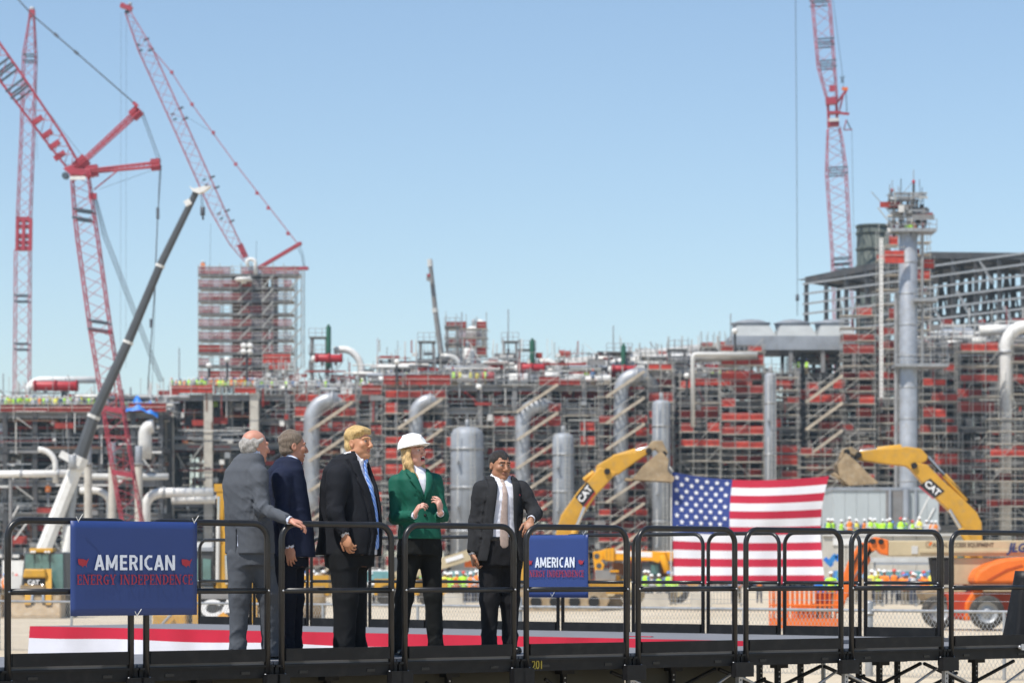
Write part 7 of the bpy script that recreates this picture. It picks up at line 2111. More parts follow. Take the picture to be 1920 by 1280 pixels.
def front_frame(yaw):
    return np.array((math.sin(yaw), -math.cos(yaw), 0)), np.array((math.cos(yaw), math.sin(yaw), 0))

def jacket(secs, yaw, arms, m, seed, opening=None, lapel=.055, step=.0085, vent=False, shoulder=.085, amp=.0042, sleeve=(.072, .060, .050, .046), power=2.4, zlo=None):
    """secs in body axes; arms [(shoulder, elbow, wrist)]; opening(z) half width of the front gap (or None)."""
    S = np.array(secs); P = np.array([p for a in arms for p in a] + [(x[1], x[2], x[0]) for x in secs])
    lo, hi = P.min(0) - .26, P.max(0) + .26
    zlo = secs[0][0] - .02 if zlo is None else zlo
    zlo = min(zlo, min(p[2] for a in arms for p in a) - .06)
    s = Sdf(axis(lo[0], hi[0], step), axis(lo[1], hi[1], step), axis(zlo, max(hi[2] - .18, secs[-1][0] + .04), step))
    fr, lf = front_frame(yaw)
    zc, cx, cy = S[:, 0], S[:, 1], S[:, 2]
    def fl(x, y, z):
        X = x - np.interp(z.ravel(), zc, cx)[None, None, :]; Y = y - np.interp(z.ravel(), zc, cy)[None, None, :]
        return X * fr[0] + Y * fr[1], X * lf[0] + Y * lf[1]
    def body(x, y, z, d):
        if opening is not None:
            f, l = fl(x, y, z); w = opening(z)
            on = (f > 0) & (w > .001) & (np.abs(l) < w + lapel * (1 - .0 * z)) & (np.abs(l) >= w - .02)
            d = np.where(on, d - .009, d)
            gr = (f > 0) & (w > .001) & (np.abs(l) < w + lapel + .016) & (np.abs(l) >= w + lapel)
            d = np.where(gr, d + .006, d)
        return d
    s.loft([(z, x, y, rx, ry, yaw) for z, x, y, rx, ry in secs], 0, .0, fn=body, power=power)
    for a, (sh, el, wr) in enumerate(arms):
        sh, el, wr = map(lambda v: np.array(v, float), (sh, el, wr))
        s.cone(sh, sh + (el - sh) * .25, shoulder, sleeve[0] * 1.08, 0, .032)
        s.cone(sh, el, sleeve[0] * 1.05, sleeve[1], 0, .02); 
        d = (wr - el) / np.linalg.norm(wr - el)
        s.cone(el, wr - d * .015, sleeve[1], sleeve[3], 0, .03)
    f = folds(seed, amp)
    A = [(np.array(sh), np.array(el), np.array(wr)) for sh, el, wr in arms]
    def wr_(x, y, z):
        g = .30
        for sh, el, w in A:
            g = g + 1.5 * np.exp(-(((x - el[0]) ** 2 + (y - el[1]) ** 2 + (z - el[2]) ** 2) / .13 ** 2)) + .5 * np.exp(-(((x - sh[0]) ** 2 + (y - sh[1]) ** 2 + (z - sh[2] + .12) ** 2) / .12 ** 2))
        return f(x, y, z) * g
    s.warp(wr_)
    if opening is not None:
        def gap(x, y, z):
            f_, l = fl(x, y, z); w = opening(z)
            return np.maximum(np.maximum(np.abs(l) - w, -f_ + .02), .0005 - w)
        s.func(lo, hi, gap, None, 0, 'cut')
    if vent:
        def cutv(x, y, z):
            f_, l = fl(x, y, z); h = np.clip((secs[0][0] + .26 - z) / .26, 0, 1)
            return np.maximum(np.maximum(np.abs(l - .01) - .012 * h, f_ + .05), z - (secs[0][0] + .24))
        s.func(lo, hi, cutv, None, 0, 'cut')
    n0 = S[-1]
    def neckcut(x, y, z):
        X, Y = x - n0[1], y - n0[2]; f_ = X * fr[0] + Y * fr[1]
        return np.maximum(np.sqrt(X * X + Y * Y) - .105, (n0[0] - .014 - .40 * np.maximum(f_ + .03, 0)) - z)
    s.func((n0[1] - .2, n0[2] - .2, n0[0] - .2), (n0[1] + .2, n0[2] + .2, n0[0] + .1), neckcut, None, 0, 'cut')
    # hollow sleeve ends so that cuffs read as openings
    for sh, el, w in A:
        d = (w - el) / np.linalg.norm(w - el)
        s.cone(w - d * .02, w + d * .06, sleeve[3] - .011, sleeve[3] - .008, None, .0, 'cut')
    return s.mesh('jacket', [m])

def shirt(secs, yaw, m, neck, nr, step=.009, inset=.016, collar=True, cuffs=(), up=(0, 0, 1)):
    S = [(z, x, y, rx - inset, ry - inset, yaw) for z, x, y, rx, ry in secs]
    P = np.array([(x[1], x[2], x[0]) for x in secs] + [neck] + [c for c, d, r in cuffs]); lo, hi = P.min(0) - .25, P.max(0) + .25
    s = Sdf(axis(lo[0], hi[0], step), axis(lo[1], hi[1], step), axis(secs[0][0] - .02, neck[2] + .09, step))
    s.loft(S, 0, 0, power=2.4)
    if collar:
        n = np.array(neck, float); fr, lf = front_frame(yaw)
        s.cone(n - (0, 0, .06), n + (0, 0, .012), nr + .020, nr + .010, 0, .01)
        for sx in (-1, 1): s.cone(n + fr * (nr + .004) + lf * sx * .012 - (0, 0, .006), n + fr * (nr + .012) + lf * sx * .055 - (0, 0, .045), .012, .008, 0, .006)
        s.cone(n + (0, 0, -.02), n + (0, 0, .07), nr - .003, nr + .002, None, 0, 'cut')
    f = folds(5, .003); s.warp(f)
    return s.mesh('shirt', [m])

def lapels(secs, yaw, opening, m, zb, zt, wmax, power=2.4):
    fr, lf = front_frame(yaw); S = np.array(secs); out = []
    for sx in (-1, 1):
        v, f = [], []; nz, nl = 18, 5
        for i in range(nz + 1):
            k = i / nz; z = zb + (zt - zb) * k
            cx, cy, rx, ry = [np.interp(z, S[:, 0], S[:, c]) for c in (1, 2, 3, 4)]
            w = float(opening(np.array(z))); W = wmax * min(1, .12 + 1.25 * k) * (.80 if .74 < k < .82 else 1) * (1 if k < .82 else .9)
            for j in range(nl + 1):
                l = w - .006 + W * j / nl
                e = max(0., 1 - (l / rx) ** power) ** (1 / power)
                p = np.array((cx, cy, z)) + lf * sx * l + fr * (ry * e + .009 + .007 * math.sin(math.pi * j / nl * .9))
                v.append(p)
        for i in range(nz):
            for j in range(nl):
                a = i * (nl + 1) + j; f.append((a, a + 1, a + nl + 2, a + nl + 1))
        nv = len(v); v2 = [p - fr * .010 for p in v]
        f2 = [tuple(x + nv for x in q[::-1]) for q in f]
        edge = list(range(0, nl + 1)) + [i * (nl + 1) + nl for i in range(1, nz + 1)] + [nz * (nl + 1) + j for j in range(nl - 1, -1, -1)] + [i * (nl + 1) for i in range(nz - 1, 0, -1)]
        f3 = [(edge[i], edge[i] + nv, edge[(i + 1) % len(edge)] + nv, edge[(i + 1) % len(edge)]) for i in range(len(edge))]
        out.append(('lapel', new_mesh('lapel', v + v2, f + f2 + f3, [m], None, [True] * len(f + f2) + [False] * len(f3))))
    return out
def cuff_mesh(w, d, r, m):
    w = np.array(w, float); d = np.array(d, float) / np.linalg.norm(d)
    a, b = w - d * .03, w + d * .016
    lo, hi = np.minimum(a, b) - .07, np.maximum(a, b) + .07
    s = Sdf(axis(lo[0], hi[0], .006), axis(lo[1], hi[1], .006), axis(lo[2], hi[2], .006))
    s.cone(a, b - d * .008, r, r, 0, 0); s.cone(b - d * .02, b + d * .05, r - .006, r - .006, None, 0, 'cut')
    return s.mesh('cuff', [m])

def tie(points, n, width, m, step=.006):
    P = np.array(points); lo, hi = P.min(0) - .08, P.max(0) + .08
    s = Sdf(axis(lo[0], hi[0], step), axis(lo[1], hi[1], step), axis(lo[2], hi[2], step))
    for i in range(len(P) - 1): s.cone(P[i], P[i + 1], width[i], width[i + 1], 0, .004, flat=(n, .28))
    s.ell(P[0], (width[0] * 1.25, width[0] * 1.0, width[0] * 1.4), 0, .004)
    return s.mesh('tie', [m])

def stripes(name, c1, c2, scale, tilt=(1, 0, 1), w=.5):
    m = bpy.data.materials.new(name); m.use_nodes = True; nt = m.node_tree; b = nt.nodes['Principled BSDF']; b.inputs['Roughness'].default_value = .45
    tc = nt.nodes.new('ShaderNodeTexCoord'); wv = nt.nodes.new('ShaderNodeTexWave'); wv.wave_type = 'BANDS'; wv.bands_direction = 'DIAGONAL'; wv.inputs['Scale'].default_value = scale; wv.inputs['Distortion'].default_value = .4
    r = nt.nodes.new('ShaderNodeValToRGB'); r.color_ramp.interpolation = 'CONSTANT'; r.color_ramp.elements[0].color = (*c1, 1); r.color_ramp.elements[1].color = (*c2, 1); r.color_ramp.elements[1].position = w
    nt.links.new(tc.outputs['Object'], wv.inputs[0]); nt.links.new(wv.outputs['Fac'], r.inputs[0]); nt.links.new(r.outputs[0], b.inputs['Base Color'])
    return m

def hair_mesh(C, R, k, m, cap, cuts=(), extra=(), seed=1, amp=.003, step=.006, lo=None, hi=None):
    """cap: list of (centre, radii) in head axes, joined; cuts: (centre, radii) removed; extra: (a, b, ra, rb) strands in head axes."""
    C = np.array(C, float); W = lambda v: C + k * (R @ np.array(v, float))
    pts = np.array([W(c) for c, r in cap] + [W(e[0]) for e in extra] + [W(e[1]) for e in extra])
    l, h = pts.min(0) - .15, pts.max(0) + .15
    s = Sdf(axis(l[0], h[0], step), axis(l[1], h[1], step), axis(l[2], h[2], step))
    for c, r in cap: s.ell(W(c), np.array(r) * k, 0, .02, R=R)
    for e in extra: s.cone(W(e[0]), W(e[1]), e[2] * k, e[3] * k, 0, .014)
    for c, r in cuts: s.ell(W(c), np.array(r) * k, None, .012, 'cut', R=R)
    rs = np.random.RandomState(seed); Rt = R.T
    K = rs.normal(size=(6, 3)) * np.array((140, 40, 50)); P = rs.uniform(0, 6.28, 6)
    def fn(x, y, z):
        p = [Rt[i, 0] * (x - C[0]) + Rt[i, 1] * (y - C[1]) + Rt[i, 2] * (z - C[2]) for i in range(3)]
        o = 0
        for i in range(6): o = o + np.sin(K[i, 0] * p[0] + K[i, 1] * p[1] + K[i, 2] * p[2] + P[i])
        return o * amp / 2.5
    s.warp(fn)
    return s.mesh('hair', [m])
def hairmat(name, c, c2): return mat(name, c, .45, 0, .40, 40, bump=.6, bscale=120, dirt=(*c2, .8), stretch=(3, 3, .5))

def body_field(pts, fine, lo=None, hi=None, fs=.0048, step=.02):
    P = np.array(pts); l, h = P.min(0) - .16, P.max(0) + .17
    F = np.array(fine)
    return Sdf(*[axis(l[i], h[i], step, [(a[i] - a[3], a[i] + a[3]) for a in F], fs) for i in range(3)])

def torso_core(s, secs, yaw, inset=.035):
    s.loft([(z, x, y, rx - inset, ry - inset, yaw) for z, x, y, rx, ry in secs], 0, .02)

def make(label, px, back, spec):
    """Assembles one person from a specification of joints (photo pixels plus depth), clothes and head."""
    p = Person(label, px, back)
    J = p.J; kids = []
    yaw = math.radians(spec['yaw'])
    hips = [J(*v) for v in spec['hips']]; knees = [J(*v) for v in spec['knees']]; ankles = [J(*v) for v in spec['ankles']]
    for a in ankles: a[2] = .095
    arms = [[J(*v) for v in a] for a in spec['arms']]
    def S(rows): return sorted([(J(x, py, dy)[2], J(x, py, dy)[0], dy, rx, ry) for (x, py, dy, rx, ry) in rows])
    jk = S(spec['jacket']); pel = S(spec['pelvis'])
    R = rot3(math.radians(spec['head'][3]), math.radians(spec['head'][4]), math.radians(spec['head'][5]))
    C = J(*spec['head'][:3]); k = spec.get('hk', 1.)
    neck = np.array(J(*spec['neck']))
    sk = spec['skin']
    fine = [(*C, .19)]
    hands = []
    for (ai, d, n, side, curl, kw) in spec['hands']:
        W = arms[ai][2]; d = np.array(d, float); d /= np.linalg.norm(d); fine.append((*(W + d * .07), .13)); hands.append((W, d, n, side, curl, kw))
    b = body_field(hips + knees + ankles + [q for a in arms for q in a] + [C], fine)
    torso_core(b, jk, yaw); torso_core(b, pel, yaw, .03)
    for h, kn, a in zip(hips, knees, ankles):
        b.cone(h, kn, .075, .055, 0, .03); b.cone(kn, a, .055, .04, 0, .02); b.cone(a, a + np.array((0, 0, -.05)), .04, .035, 0, .01)
    for a in arms: b.cone(a[0], a[1], .05, .042, 0, .02); b.cone(a[1], a[2], .042, .028, 0, .02)
    nr = spec.get('nr', .060)
    b.cone(neck - np.array((0, 0, .07)), C + R @ np.array((0, .020, -.055)) * k, nr + .006, nr, 0, .03)
    Wf = head(b, C, R, k, **spec.get('face', {}))
    for (W, d, n, side, curl, kw) in hands: hand(b, W + d * .012, d, n, side, curl, **kw)
    body = b.mesh('person', [sk, spec['lips'], M_EYEW, M_IRIS, spec['brow'], M_MOUTH, M_TEETH])
    kids.append(('jacket', jacket(jk, yaw, arms, spec['jm'], spec['seed'], spec.get('opening'), vent=spec.get('vent', False), **spec.get('jkw', {}))))
    kids.append(('trousers', suit_trousers(hips, knees, ankles, [(z, x, y, rx, ry, yaw) for z, x, y, rx, ry in pel], spec['tm'], spec['seed'] + 3, **spec.get('tkw', {}))))
    kids.append(('shirt', shirt(jk[spec.get('shirt_from', 0):], yaw, spec['sm'], neck, nr, **spec.get('skw', {}))))
    for a in arms:
        if spec.get('cuffs', True):
            d = a[2] - a[1]; kids.append(('cuff', cuff_mesh(a[2], d, spec.get('cuff_r', .036), spec['sm'])))
    for a, t in zip(ankles, spec['toes']): kids.append(('shoe', shoe(a, t, spec.get('shoe', M_SHOE), spec.get('shoeL', .29))))
    if 'tie' in spec:
        fr, lf = front_frame(yaw)
        pts = []
        zs = [neck[2] - .035] + list(np.linspace(neck[2] - .07, spec['tie'][0], 7))
        ja = np.array(jk)
        for i, z in enumerate(zs):
            cx, cy, rx, ry = [np.interp(z, ja[:, 0], ja[:, c]) for c in (1, 2, 3, 4)]
            q = np.array((cx, cy, z)) + fr * (ry - .010) 
            if i == 0: q = np.array((neck[0], neck[1], z)) + fr * (nr + .018)
            if i == 1: q = (q + np.array((neck[0], neck[1], z)) + fr * (nr + .02)) / 2 + fr * .006
            pts.append(q + lf * spec['tie'][2])
        pts.append(pts[-1] - np.array((0, 0, .05)))
        kids.append(('tie', tie(pts, fr, [.017, .020] + list(np.linspace(.024, spec['tie'][1], 6)) + [spec['tie'][1], .006], spec['tiem'])))
    for h in spec['hair']: kids.append(('hair', hair_mesh(C, R, k, **h)))
    if 'lap' in spec: kids += lapels(jk, yaw, spec['opening'], spec['jm'], spec['lap'][0], neck[2] + spec['lap'][1], spec['lap'][2])
    for fn in spec.get('extra', ()): kids += fn(C, R, k, neck, yaw, jk)
    return p.finish(body, kids)

SK_A = skin('skin_ruddy', (.50, .245, .175)); SK_B = skin('skin_warm', (.44, .215, .145)); SK_C = skin('skin_tanned', (.52, .255, .145)); SK_D = skin('skin_fair', (.58, .32, .25)); SK_E = skin('skin_olive', (.34, .165, .095))
LIP = mat('lips_rose', (.36, .145, .11), .45, 0, .08, 30); LIP2 = mat('lips_red', (.45, .07, .07), .35, 0, .05, 30)
WHITE = cloth('shirt_white', (.72, .73, .80)); WHITE2 = cloth('shirt_pale_blue', (.62, .68, .84))
FIVE = []
# 1 - grey suit, seen from behind, right hand on the rail
C1 = cloth('suit_grey', (.080, .088, .102))
make('man with grey hair in grey suit seen from behind, hand on rail', 470, .42, dict(
    yaw=148, seed=1, jm=C1, tm=C1, sm=WHITE2, skin=SK_A, lips=LIP, brow=mat('brow_grey', (.3, .28, .26), .7), vent=True,
    jacket=[(469, 1038, .02, .208, .165), (468, 1000, .02, .204, .165), (464, 950, .0, .190, .160), (460, 910, .0, .192, .155), (460, 884, .0, .178, .130), (466, 862, .0, .135, .100), (473, 846, .0, .090, .075)],
    pelvis=[(472, 1060, .02, .175, .140), (472, 1030, .02, .185, .145), (470, 985, .01, .18, .14)],
    hips=[(450, 1040, .0), (486, 1040, .03)], knees=[(449, 1118, .0), (503, 1112, .06)], ankles=[(446, 1205, .0), (507, 1205, .12)], toes=[(.62, .8), (.75, .6)],
    arms=[[(485, 889, -.12), (490, 954, -.20), (541, 974, -.32)], [(440, 895, .10), (446, 955, .22), (470, 985, .26)]],
    hands=[(0, (.93, .05, -.22), (.0, .25, -1), -1, .55, dict(thumb=.4)), (1, (.5, .5, -.6), (1, 0, 0), 1, .5, {})],
    head=(479, 836, .02, 126, 0, 0), hk=1.06, neck=(474, 852, .0), nr=.064, face=dict(jaw=1.05),
    tkw=dict(r=(.108, .086, .070)),
    jkw=dict(shoulder=.074, amp=.006),
    hair=[dict(m=hairmat('hair_silver', (.42, .40, .37), (.22, .20, .19)), cap=[((0, .030, .012), (.087, .098, .080)), ((0, .052, -.030), (.072, .066, .055))], cuts=[((0, -.085, .0), (.11, .105, .20)), ((0, .035, .118), (.062, .090, .072)), ((0, .05, -.105), (.1, .1, .045)), ((.088, .0, -.03), (.022, .035, .045)), ((-.088, .0, -.03), (.022, .035, .045))],
               extra=[((-.075, .035, .0), (-.02, .112, -.008), .016, .014), ((.075, .035, .0), (.02, .112, -.008), .016, .014), ((-.06, .075, -.022), (.06, .075, -.022), .014, .014), ((-.074, -.02, .045), (-.078, .04, .02), .014, .018), ((.074, -.02, .045), (.078, .04, .02), .014, .018)], seed=3, amp=.005)]))
# 2 - navy suit, turned to the right
C2 = cloth('suit_navy', (.012, .017, .040)); 
make('man in navy suit facing away to the right with hand hanging down', 543, .62, dict(
    yaw=112, seed=2, jm=C2, tm=cloth('trousers_navy', (.008, .010, .018)), sm=WHITE2, skin=SK_B, lips=LIP, brow=mat('brow_brown', (.10, .07, .05), .7), vent=False,
    opening=None, tie=(1.02, .040, 0.), tiem=mat('tie_dark_red', (.22, .012, .04), .5, 0, .1, 30),
    jacket=[(548, 1044, .0, .205, .185), (546, 1000, .0, .205, .180), (541, 950, .0, .200, .168), (536, 908, .0, .210, .160), (535, 884, .0, .205, .140), (539, 866, .0, .15, .105), (546, 853, .0, .085, .075)],
    pelvis=[(543, 1062, .0, .17, .15), (543, 1035, .0, .175, .15), (541, 985, .0, .17, .15)],
    hips=[(533, 1045, -.07), (548, 1045, .09)], knees=[(536, 1122, -.06), (551, 1122, .09)], ankles=[(536, 1203, -.05), (551, 1203, .11)], toes=[(.95, .25), (.95, .25)],
    arms=[[(527, 897, -.19), (530, 965, -.235), (543, 1022, -.23)], [(545, 897, .19), (552, 965, .22), (566, 1015, .16)]],
    hands=[(0, (.10, .0, -1), (.15, 1, 0), -1, .45, dict(thumb=.5)), (1, (.2, -.1, -1), (0, -1, 0), 1, .45, {})],
    head=(550, 836, .0, 112, -2, 0), hk=1.03, neck=(546, 859, .0), nr=.062, face=dict(jaw=1.04),
    tkw=dict(r=(.105, .084, .070)),
    hair=[dict(m=hairmat('hair_greying_brown', (.20, .155, .115), (.09, .065, .05)), cap=[((0, .022, .040), (.087, .106, .095)), ((0, .050, -.030), (.076, .066, .060))], cuts=[((0, -.122, .0), (.12, .090, .14)), ((0, .04, -.125), (.1, .11, .045)), ((.090, .012, -.022), (.024, .034, .045)), ((-.090, .012, -.022), (.024, .034, .045)), ((.06, -.06, -.04), (.05, .07, .075)), ((-.06, -.06, -.04), (.05, .07, .075))], seed=5, amp=.003)]))
# 3 - black suit, pale blue striped tie
C3 = cloth('suit_black', (.012, .0135, .018))
make('heavy man with blond hair in black suit and long light blue tie', 655, .5, dict(
    yaw=66, seed=4, lap=(1.02, -.035, .085), jm=C3, tm=cloth('trousers_black', (.010, .011, .013)), sm=WHITE, skin=SK_C, lips=LIP, brow=mat('brow_blond', (.34, .22, .10), .7),
    opening=lambda z: np.where(z > 1.02, np.clip(.030 + (z - 1.02) * .11, 0, .085), np.clip(.030 + (1.02 - z) * .10, 0, .09)), jkw=dict(lapel=.06, shoulder=.095, sleeve=(.088, .075, .062, .054), power=2.5), tie=(.985, .042, 0.), tiem=stripes('tie_light_blue', (.10, .25, .72), (.36, .52, .88), 14, w=.55),
    jacket=[(652, 1040, .0, .225, .270), (657, 1000, .0, .230, .258), (656, 955, .0, .226, .250), (653, 915, .0, .230, .225), (650, 884, .0, .225, .180), (654, 862, .0, .175, .130), (663, 848, .0, .095, .085)],
    pelvis=[(655, 1062, .0, .20, .20), (655, 1030, .0, .205, .21), (655, 985, .0, .20, .21)],
    hips=[(643, 1040, -.10), (662, 1040, .10)], knees=[(648, 1120, -.11), (664, 1120, .12)], ankles=[(645, 1203, -.12), (667, 1203, .14)], toes=[(.9, -.35), (.95, -.2)],
    arms=[[(634, 893, -.23), (628, 962, -.30), (646, 1000, -.33)], [(668, 890, .22), (690, 960, .30), (700, 1010, .22)]],
    hands=[(0, (.30, -.15, -1), (.5, .9, .1), -1, .62, dict(size=1.08, thumb=.6)), (1, (.1, -.1, -1), (0, -1, 0), 1, .5, {})],
    head=(673, 829, .0, 60, 3, 0), hk=1.05, neck=(668, 856, .0), nr=.070, face=dict(jaw=1.08, heavy=1.0, nose=1.05),
    tkw=dict(r=(.125, .104, .090)), 
    hair=[dict(m=hairmat('hair_blond', (.62, .43, .18), (.42, .26, .09)), cap=[((0, .020, .052), (.087, .106, .088)), ((0, -.024, .088), (.068, .056, .034)), ((0, .055, -.028), (.080, .068, .068))], cuts=[((0, -.118, -.028), (.13, .086, .098)), ((0, .045, -.135), (.11, .12, .04)), ((.094, .008, -.026), (.024, .036, .040)), ((-.094, .008, -.026), (.024, .036, .040)), ((.062, -.065, -.045), (.05, .06, .075)), ((-.062, -.065, -.045), (.05, .06, .075))],
               extra=[((-.052, -.062, .088), (.052, -.070, .090), .016, .014), ((-.07, -.05, .075), (-.06, .07, .06), .020, .026), ((.07, -.05, .075), (.06, .07, .06), .020, .026)], seed=7, amp=.003)]))
# 4 - woman in green jacket with white hard hat
C4 = cloth('jacket_green', (.010, .098, .066), .7)
def hat4(C, R, k, neck, yaw, jk):
    Rh = rot3(math.radians(44), math.radians(8), math.radians(-3))
    W = lambda x, y, z: C + k * (Rh @ np.array((x, y, z)))
    s = Sdf(*[axis(C[i] - .22, C[i] + .24, .0065) for i in range(3)])
    up = Rh @ np.array((0, 0, 1))
    s.ell(W(0, .012, .052), np.array((.118, .142, .118)) * k, 0, 0, R=Rh, cutplanes=[(W(0, 0, .046), -up)])
    s.ell(W(0, -.035, .050), np.array((.112, .150, .012)) * k, 0, .012, R=Rh)
    s.ell(W(0, .012, .046), np.array((.126, .150, .011)) * k, 0, .006, R=Rh)
    s.cone(W(0, -.10, .125), W(0, .10, .155), .016 * k, .018 * k, 0, .03)
    s.ell(W(0, .010, .030), np.array((.104, .126, .10)) * k, None, .004, 'cut', R=Rh)
    return [('hard_hat', s.mesh('hard_hat', [M_HATW]))]
def buttons4(C, R, k, neck, yaw, jk):
    fr, lf = front_frame(yaw); ja = np.array(jk); out = []
    for z in (1.29, 1.19):
        cx, cy, rx, ry = [np.interp(z, ja[:, 0], ja[:, c]) for c in (1, 2, 3, 4)]
        q = np.array((cx, cy, z)) + fr * (ry + .004)
        s = Sdf(*[axis(q[i] - .03, q[i] + .03, .004) for i in range(3)]); s.ell(q, (.013, .013, .013), 0, 0); out.append(('button', s.mesh('button', [M_SHOE])))
    return out
WM = dict(
    yaw=28, seed=6, lap=(1.30, -.035, .075), jm=C4, tm=cloth('trousers_black_slim', (.009, .010, .010)), sm=WHITE, skin=SK_D, lips=LIP2, brow=mat('brow_light', (.22, .14, .08), .7),
    opening=lambda z: np.clip((z - 1.325) * .27, 0, .06), jkw=dict(lapel=.05, shoulder=.068, sleeve=(.060, .052, .047, .043), amp=.0045), shirt_from=2,
    jacket=[(787, 1010, .0, .190, .150), (786, 985, .0, .178, .140), (783, 950, .0, .152, .118), (781, 920, .0, .168, .140), (780, 900, .0, .180, .122), (779, 885, .0, .140, .090), (777, 873, .0, .072, .062)],
    pelvis=[(787, 1040, .0, .180, .14), (787, 1010, .0, .180, .14), (786, 975, .0, .150, .115)],
    hips=[(768, 1030, -.01), (806, 1030, .02)], knees=[(758, 1118, -.04), (812, 1118, .03)], ankles=[(748, 1204, -.05), (817, 1204, .05)], toes=[(.35, -.9), (.45, -.85)],
    arms=[[(743, 905, -.02), (741, 970, -.09), (776, 966, -.26)], [(815, 902, .08), (829, 966, .05), (826, 962, -.19)]],
    hands=[(0, (.55, -.15, 1.0), (.8, .3, -.4), 1, .75, dict(size=.92, thumb=.8)), (1, (-.10, -.2, .95), (-.8, .4, .2), -1, .60, dict(size=.92, thumb=.7, spread=.2))],
    head=(776, 848, .0, 52, 12, -4), hk=.97, neck=(776, 878, .0), nr=.047, face=dict(jaw=.92, mouth=1.1, nose=.88), cuff_r=.032,
    skw=dict(inset=.014), tkw=dict(r=(.098, .076, .066)), shoeL=.25, shoe=mat('pump_black', (.02, .018, .018), .25, 0, .1, 20),
    hair=[dict(m=hairmat('hair_honey_blond', (.62, .42, .19), (.40, .24, .10)), cap=[((0, .025, .02), (.090, .100, .085)), ((0, .06, -.06), (.080, .055, .09))], cuts=[((.0, -.105, -.03), (.075, .095, .13)), ((.055, -.07, -.05), (.035, .07, .10)), ((-.055, -.075, -.05), (.035, .07, .10))],
               extra=[((-.080, -.005, .01), (-.098, .005, -.10), .026, .036), ((-.098, .005, -.10), (-.094, -.015, -.215), .036, .030), ((-.094, -.015, -.205), (-.058, -.040, -.262), .028, .012), ((-.098, -.012, -.18), (-.088, -.040, -.268), .02, .008), ((-.07, .05, -.05), (-.085, .05, -.20), .035, .028),
                      ((.080, .01, .01), (.088, .03, -.10), .024, .030), ((.088, .03, -.10), (.082, -.005, -.190), .028, .030), ((.082, -.005, -.185), (.060, -.030, -.228), .030, .016), ((.05, .06, -.06), (.06, .06, -.18), .03, .026), ((0, .07, -.06), (0, .075, -.2), .04, .03)], seed=9, amp=.0045)],
    extra=[hat4, buttons4])
make('laughing woman in green jacket and white hard hat with raised hands', 784, .45, WM)
# 5 - dark suit, open jacket
C5 = cloth('suit_charcoal', (.024, .025, .028))
def pin5(C, R, k, neck, yaw, jk):
    fr, lf = front_frame(yaw)
    z = neck[2] - .155; ja = np.array(jk); cx, cy, rx, ry = [np.interp(z, ja[:, 0], ja[:, c]) for c in (1, 2, 3, 4)]
    q = np.array((cx, cy, z)) + lf * .118 + fr * (ry * .86)
    out = []
    for dx, m, r in ((-.016, M_TIE, .011), (.012, M_SIGNR, .013)):
        s = Sdf(*[axis(q[i] + lf[i] * dx - .03, q[i] + lf[i] * dx + .03, .004) for i in range(3)]); s.ell(q + lf * dx, (r, r, r * .8), 0, 0); out.append(('lapel_pin', s.mesh('lapel_pin', [m])))
    return out
def belt5(C, R, k, neck, yaw, jk):
    ja = np.array(jk); z = ja[1, 0] + .035
    s = Sdf(*[axis(a, b, .008) for a, b in ((-.3, .3), (-.25, .25), (z - .03, z + .03))]); cx, cy, rx, ry = [np.interp(z, ja[:, 0], ja[:, c]) for c in (1, 2, 3, 4)]
    s.loft([(z - .02, cx, cy, rx - .010, ry - .010, yaw), (z + .02, cx, cy, rx - .010, ry - .010, yaw)], 0, 0, power=2.4)
    return [('belt', s.mesh('belt', [M_SHOE]))]
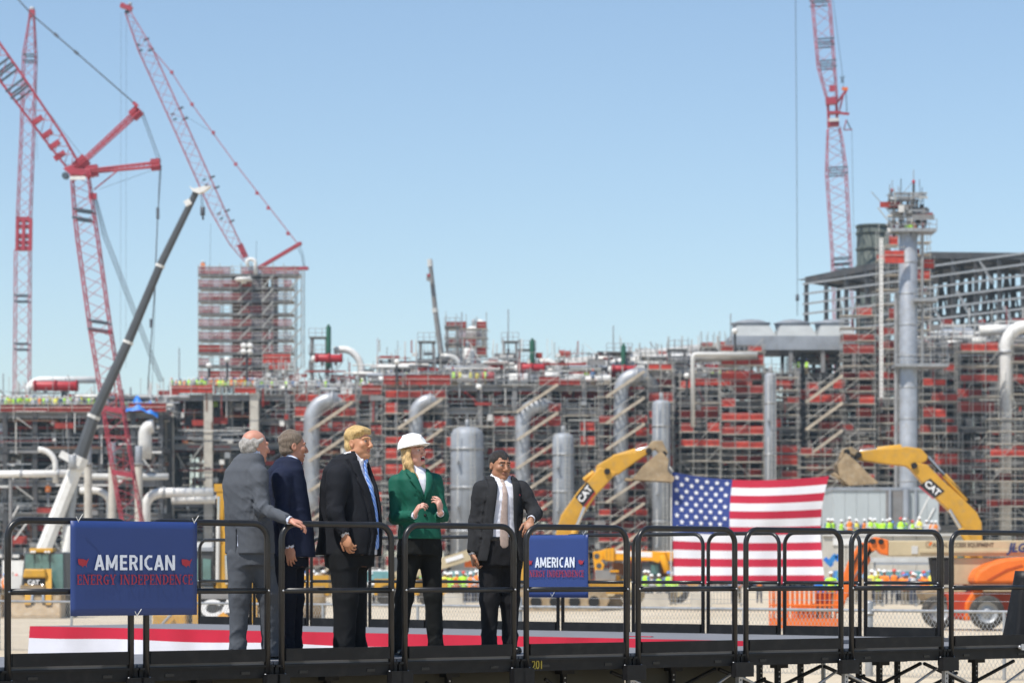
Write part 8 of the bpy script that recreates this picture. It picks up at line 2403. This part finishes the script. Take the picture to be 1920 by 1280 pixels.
make('dark haired man in open charcoal jacket, white shirt and pale tie', 938, .45, dict(
    yaw=16, seed=8, lap=(.99, -.035, .080), jm=C5, tm=cloth('trousers_dark', (.012, .012, .014)), sm=WHITE, skin=SK_E, lips=mat('lips_brown', (.24, .105, .075), .5, 0, .08, 30), brow=mat('brow_black', (.03, .022, .018), .7), shirt_from=1,
    opening=lambda z: np.clip(.108 - .085 * np.clip((z - 1.0) / .45, 0, 1) * .4 + np.clip((1.0 - z) * .2, 0, .05), .03, .15), jkw=dict(lapel=.065, shoulder=.072, sleeve=(.072, .062, .056, .050)),
    tie=(1.0, .040, .004), tiem=mat('tie_pale_gold', (.40, .31, .27), .45, 0, .15, 40),
    jacket=[(936, 1050, .0, .232, .160), (936, 1018, .0, .222, .158), (936, 975, .0, .208, .150), (938, 935, .0, .208, .152), (940, 913, .0, .198, .128), (939, 900, .0, .150, .095), (937, 888, .0, .085, .072)],
    pelvis=[(937, 1060, .0, .185, .15), (937, 1030, .0, .190, .152), (937, 1012, .0, .186, .150)],
    hips=[(919, 1050, -.02), (956, 1050, .04)], knees=[(918, 1125, -.04), (956, 1125, .05)], ankles=[(917, 1204, -.05), (956, 1204, .08)], toes=[(-.15, -1), (.45, -.9)],
    arms=[[(903, 917, -.04), (891, 985, -.05), (886, 1036, -.09)], [(977, 917, .03), (1004, 962, -.02), (996, 973, -.25)]],
    hands=[(0, (.08, -.12, -1), (1, .2, 0), 1, .85, dict(thumb=.8)), (1, (-.25, -.45, -.75), (.1, .7, -.6), -1, .55, dict(thumb=.3, spread=.3))],
    head=(938, 872, .0, 30, -3, 2), hk=1.0, neck=(936, 895, .0), nr=.060, face=dict(jaw=1.12, heavy=.6, nose=1.08),
    tkw=dict(r=(.108, .084, .066)),
    hair=[dict(m=hairmat('hair_black', (.022, .017, .014), (.045, .035, .03)), cap=[((0, .024, .038), (.088, .108, .096)), ((0, .050, -.030), (.076, .062, .055))], cuts=[((0, -.126, -.03), (.13, .078, .086)), ((.046, -.10, .045), (.026, .045, .045)), ((-.046, -.10, .045), (.026, .045, .045)), ((0, .04, -.12), (.1, .11, .045)), ((.090, .010, -.020), (.022, .032, .042)), ((-.090, .010, -.020), (.022, .032, .042)), ((.062, -.065, -.045), (.05, .065, .08)), ((-.062, -.065, -.045), (.05, .065, .08))], seed=11, amp=.0025)],
    extra=[pin5, belt5]))
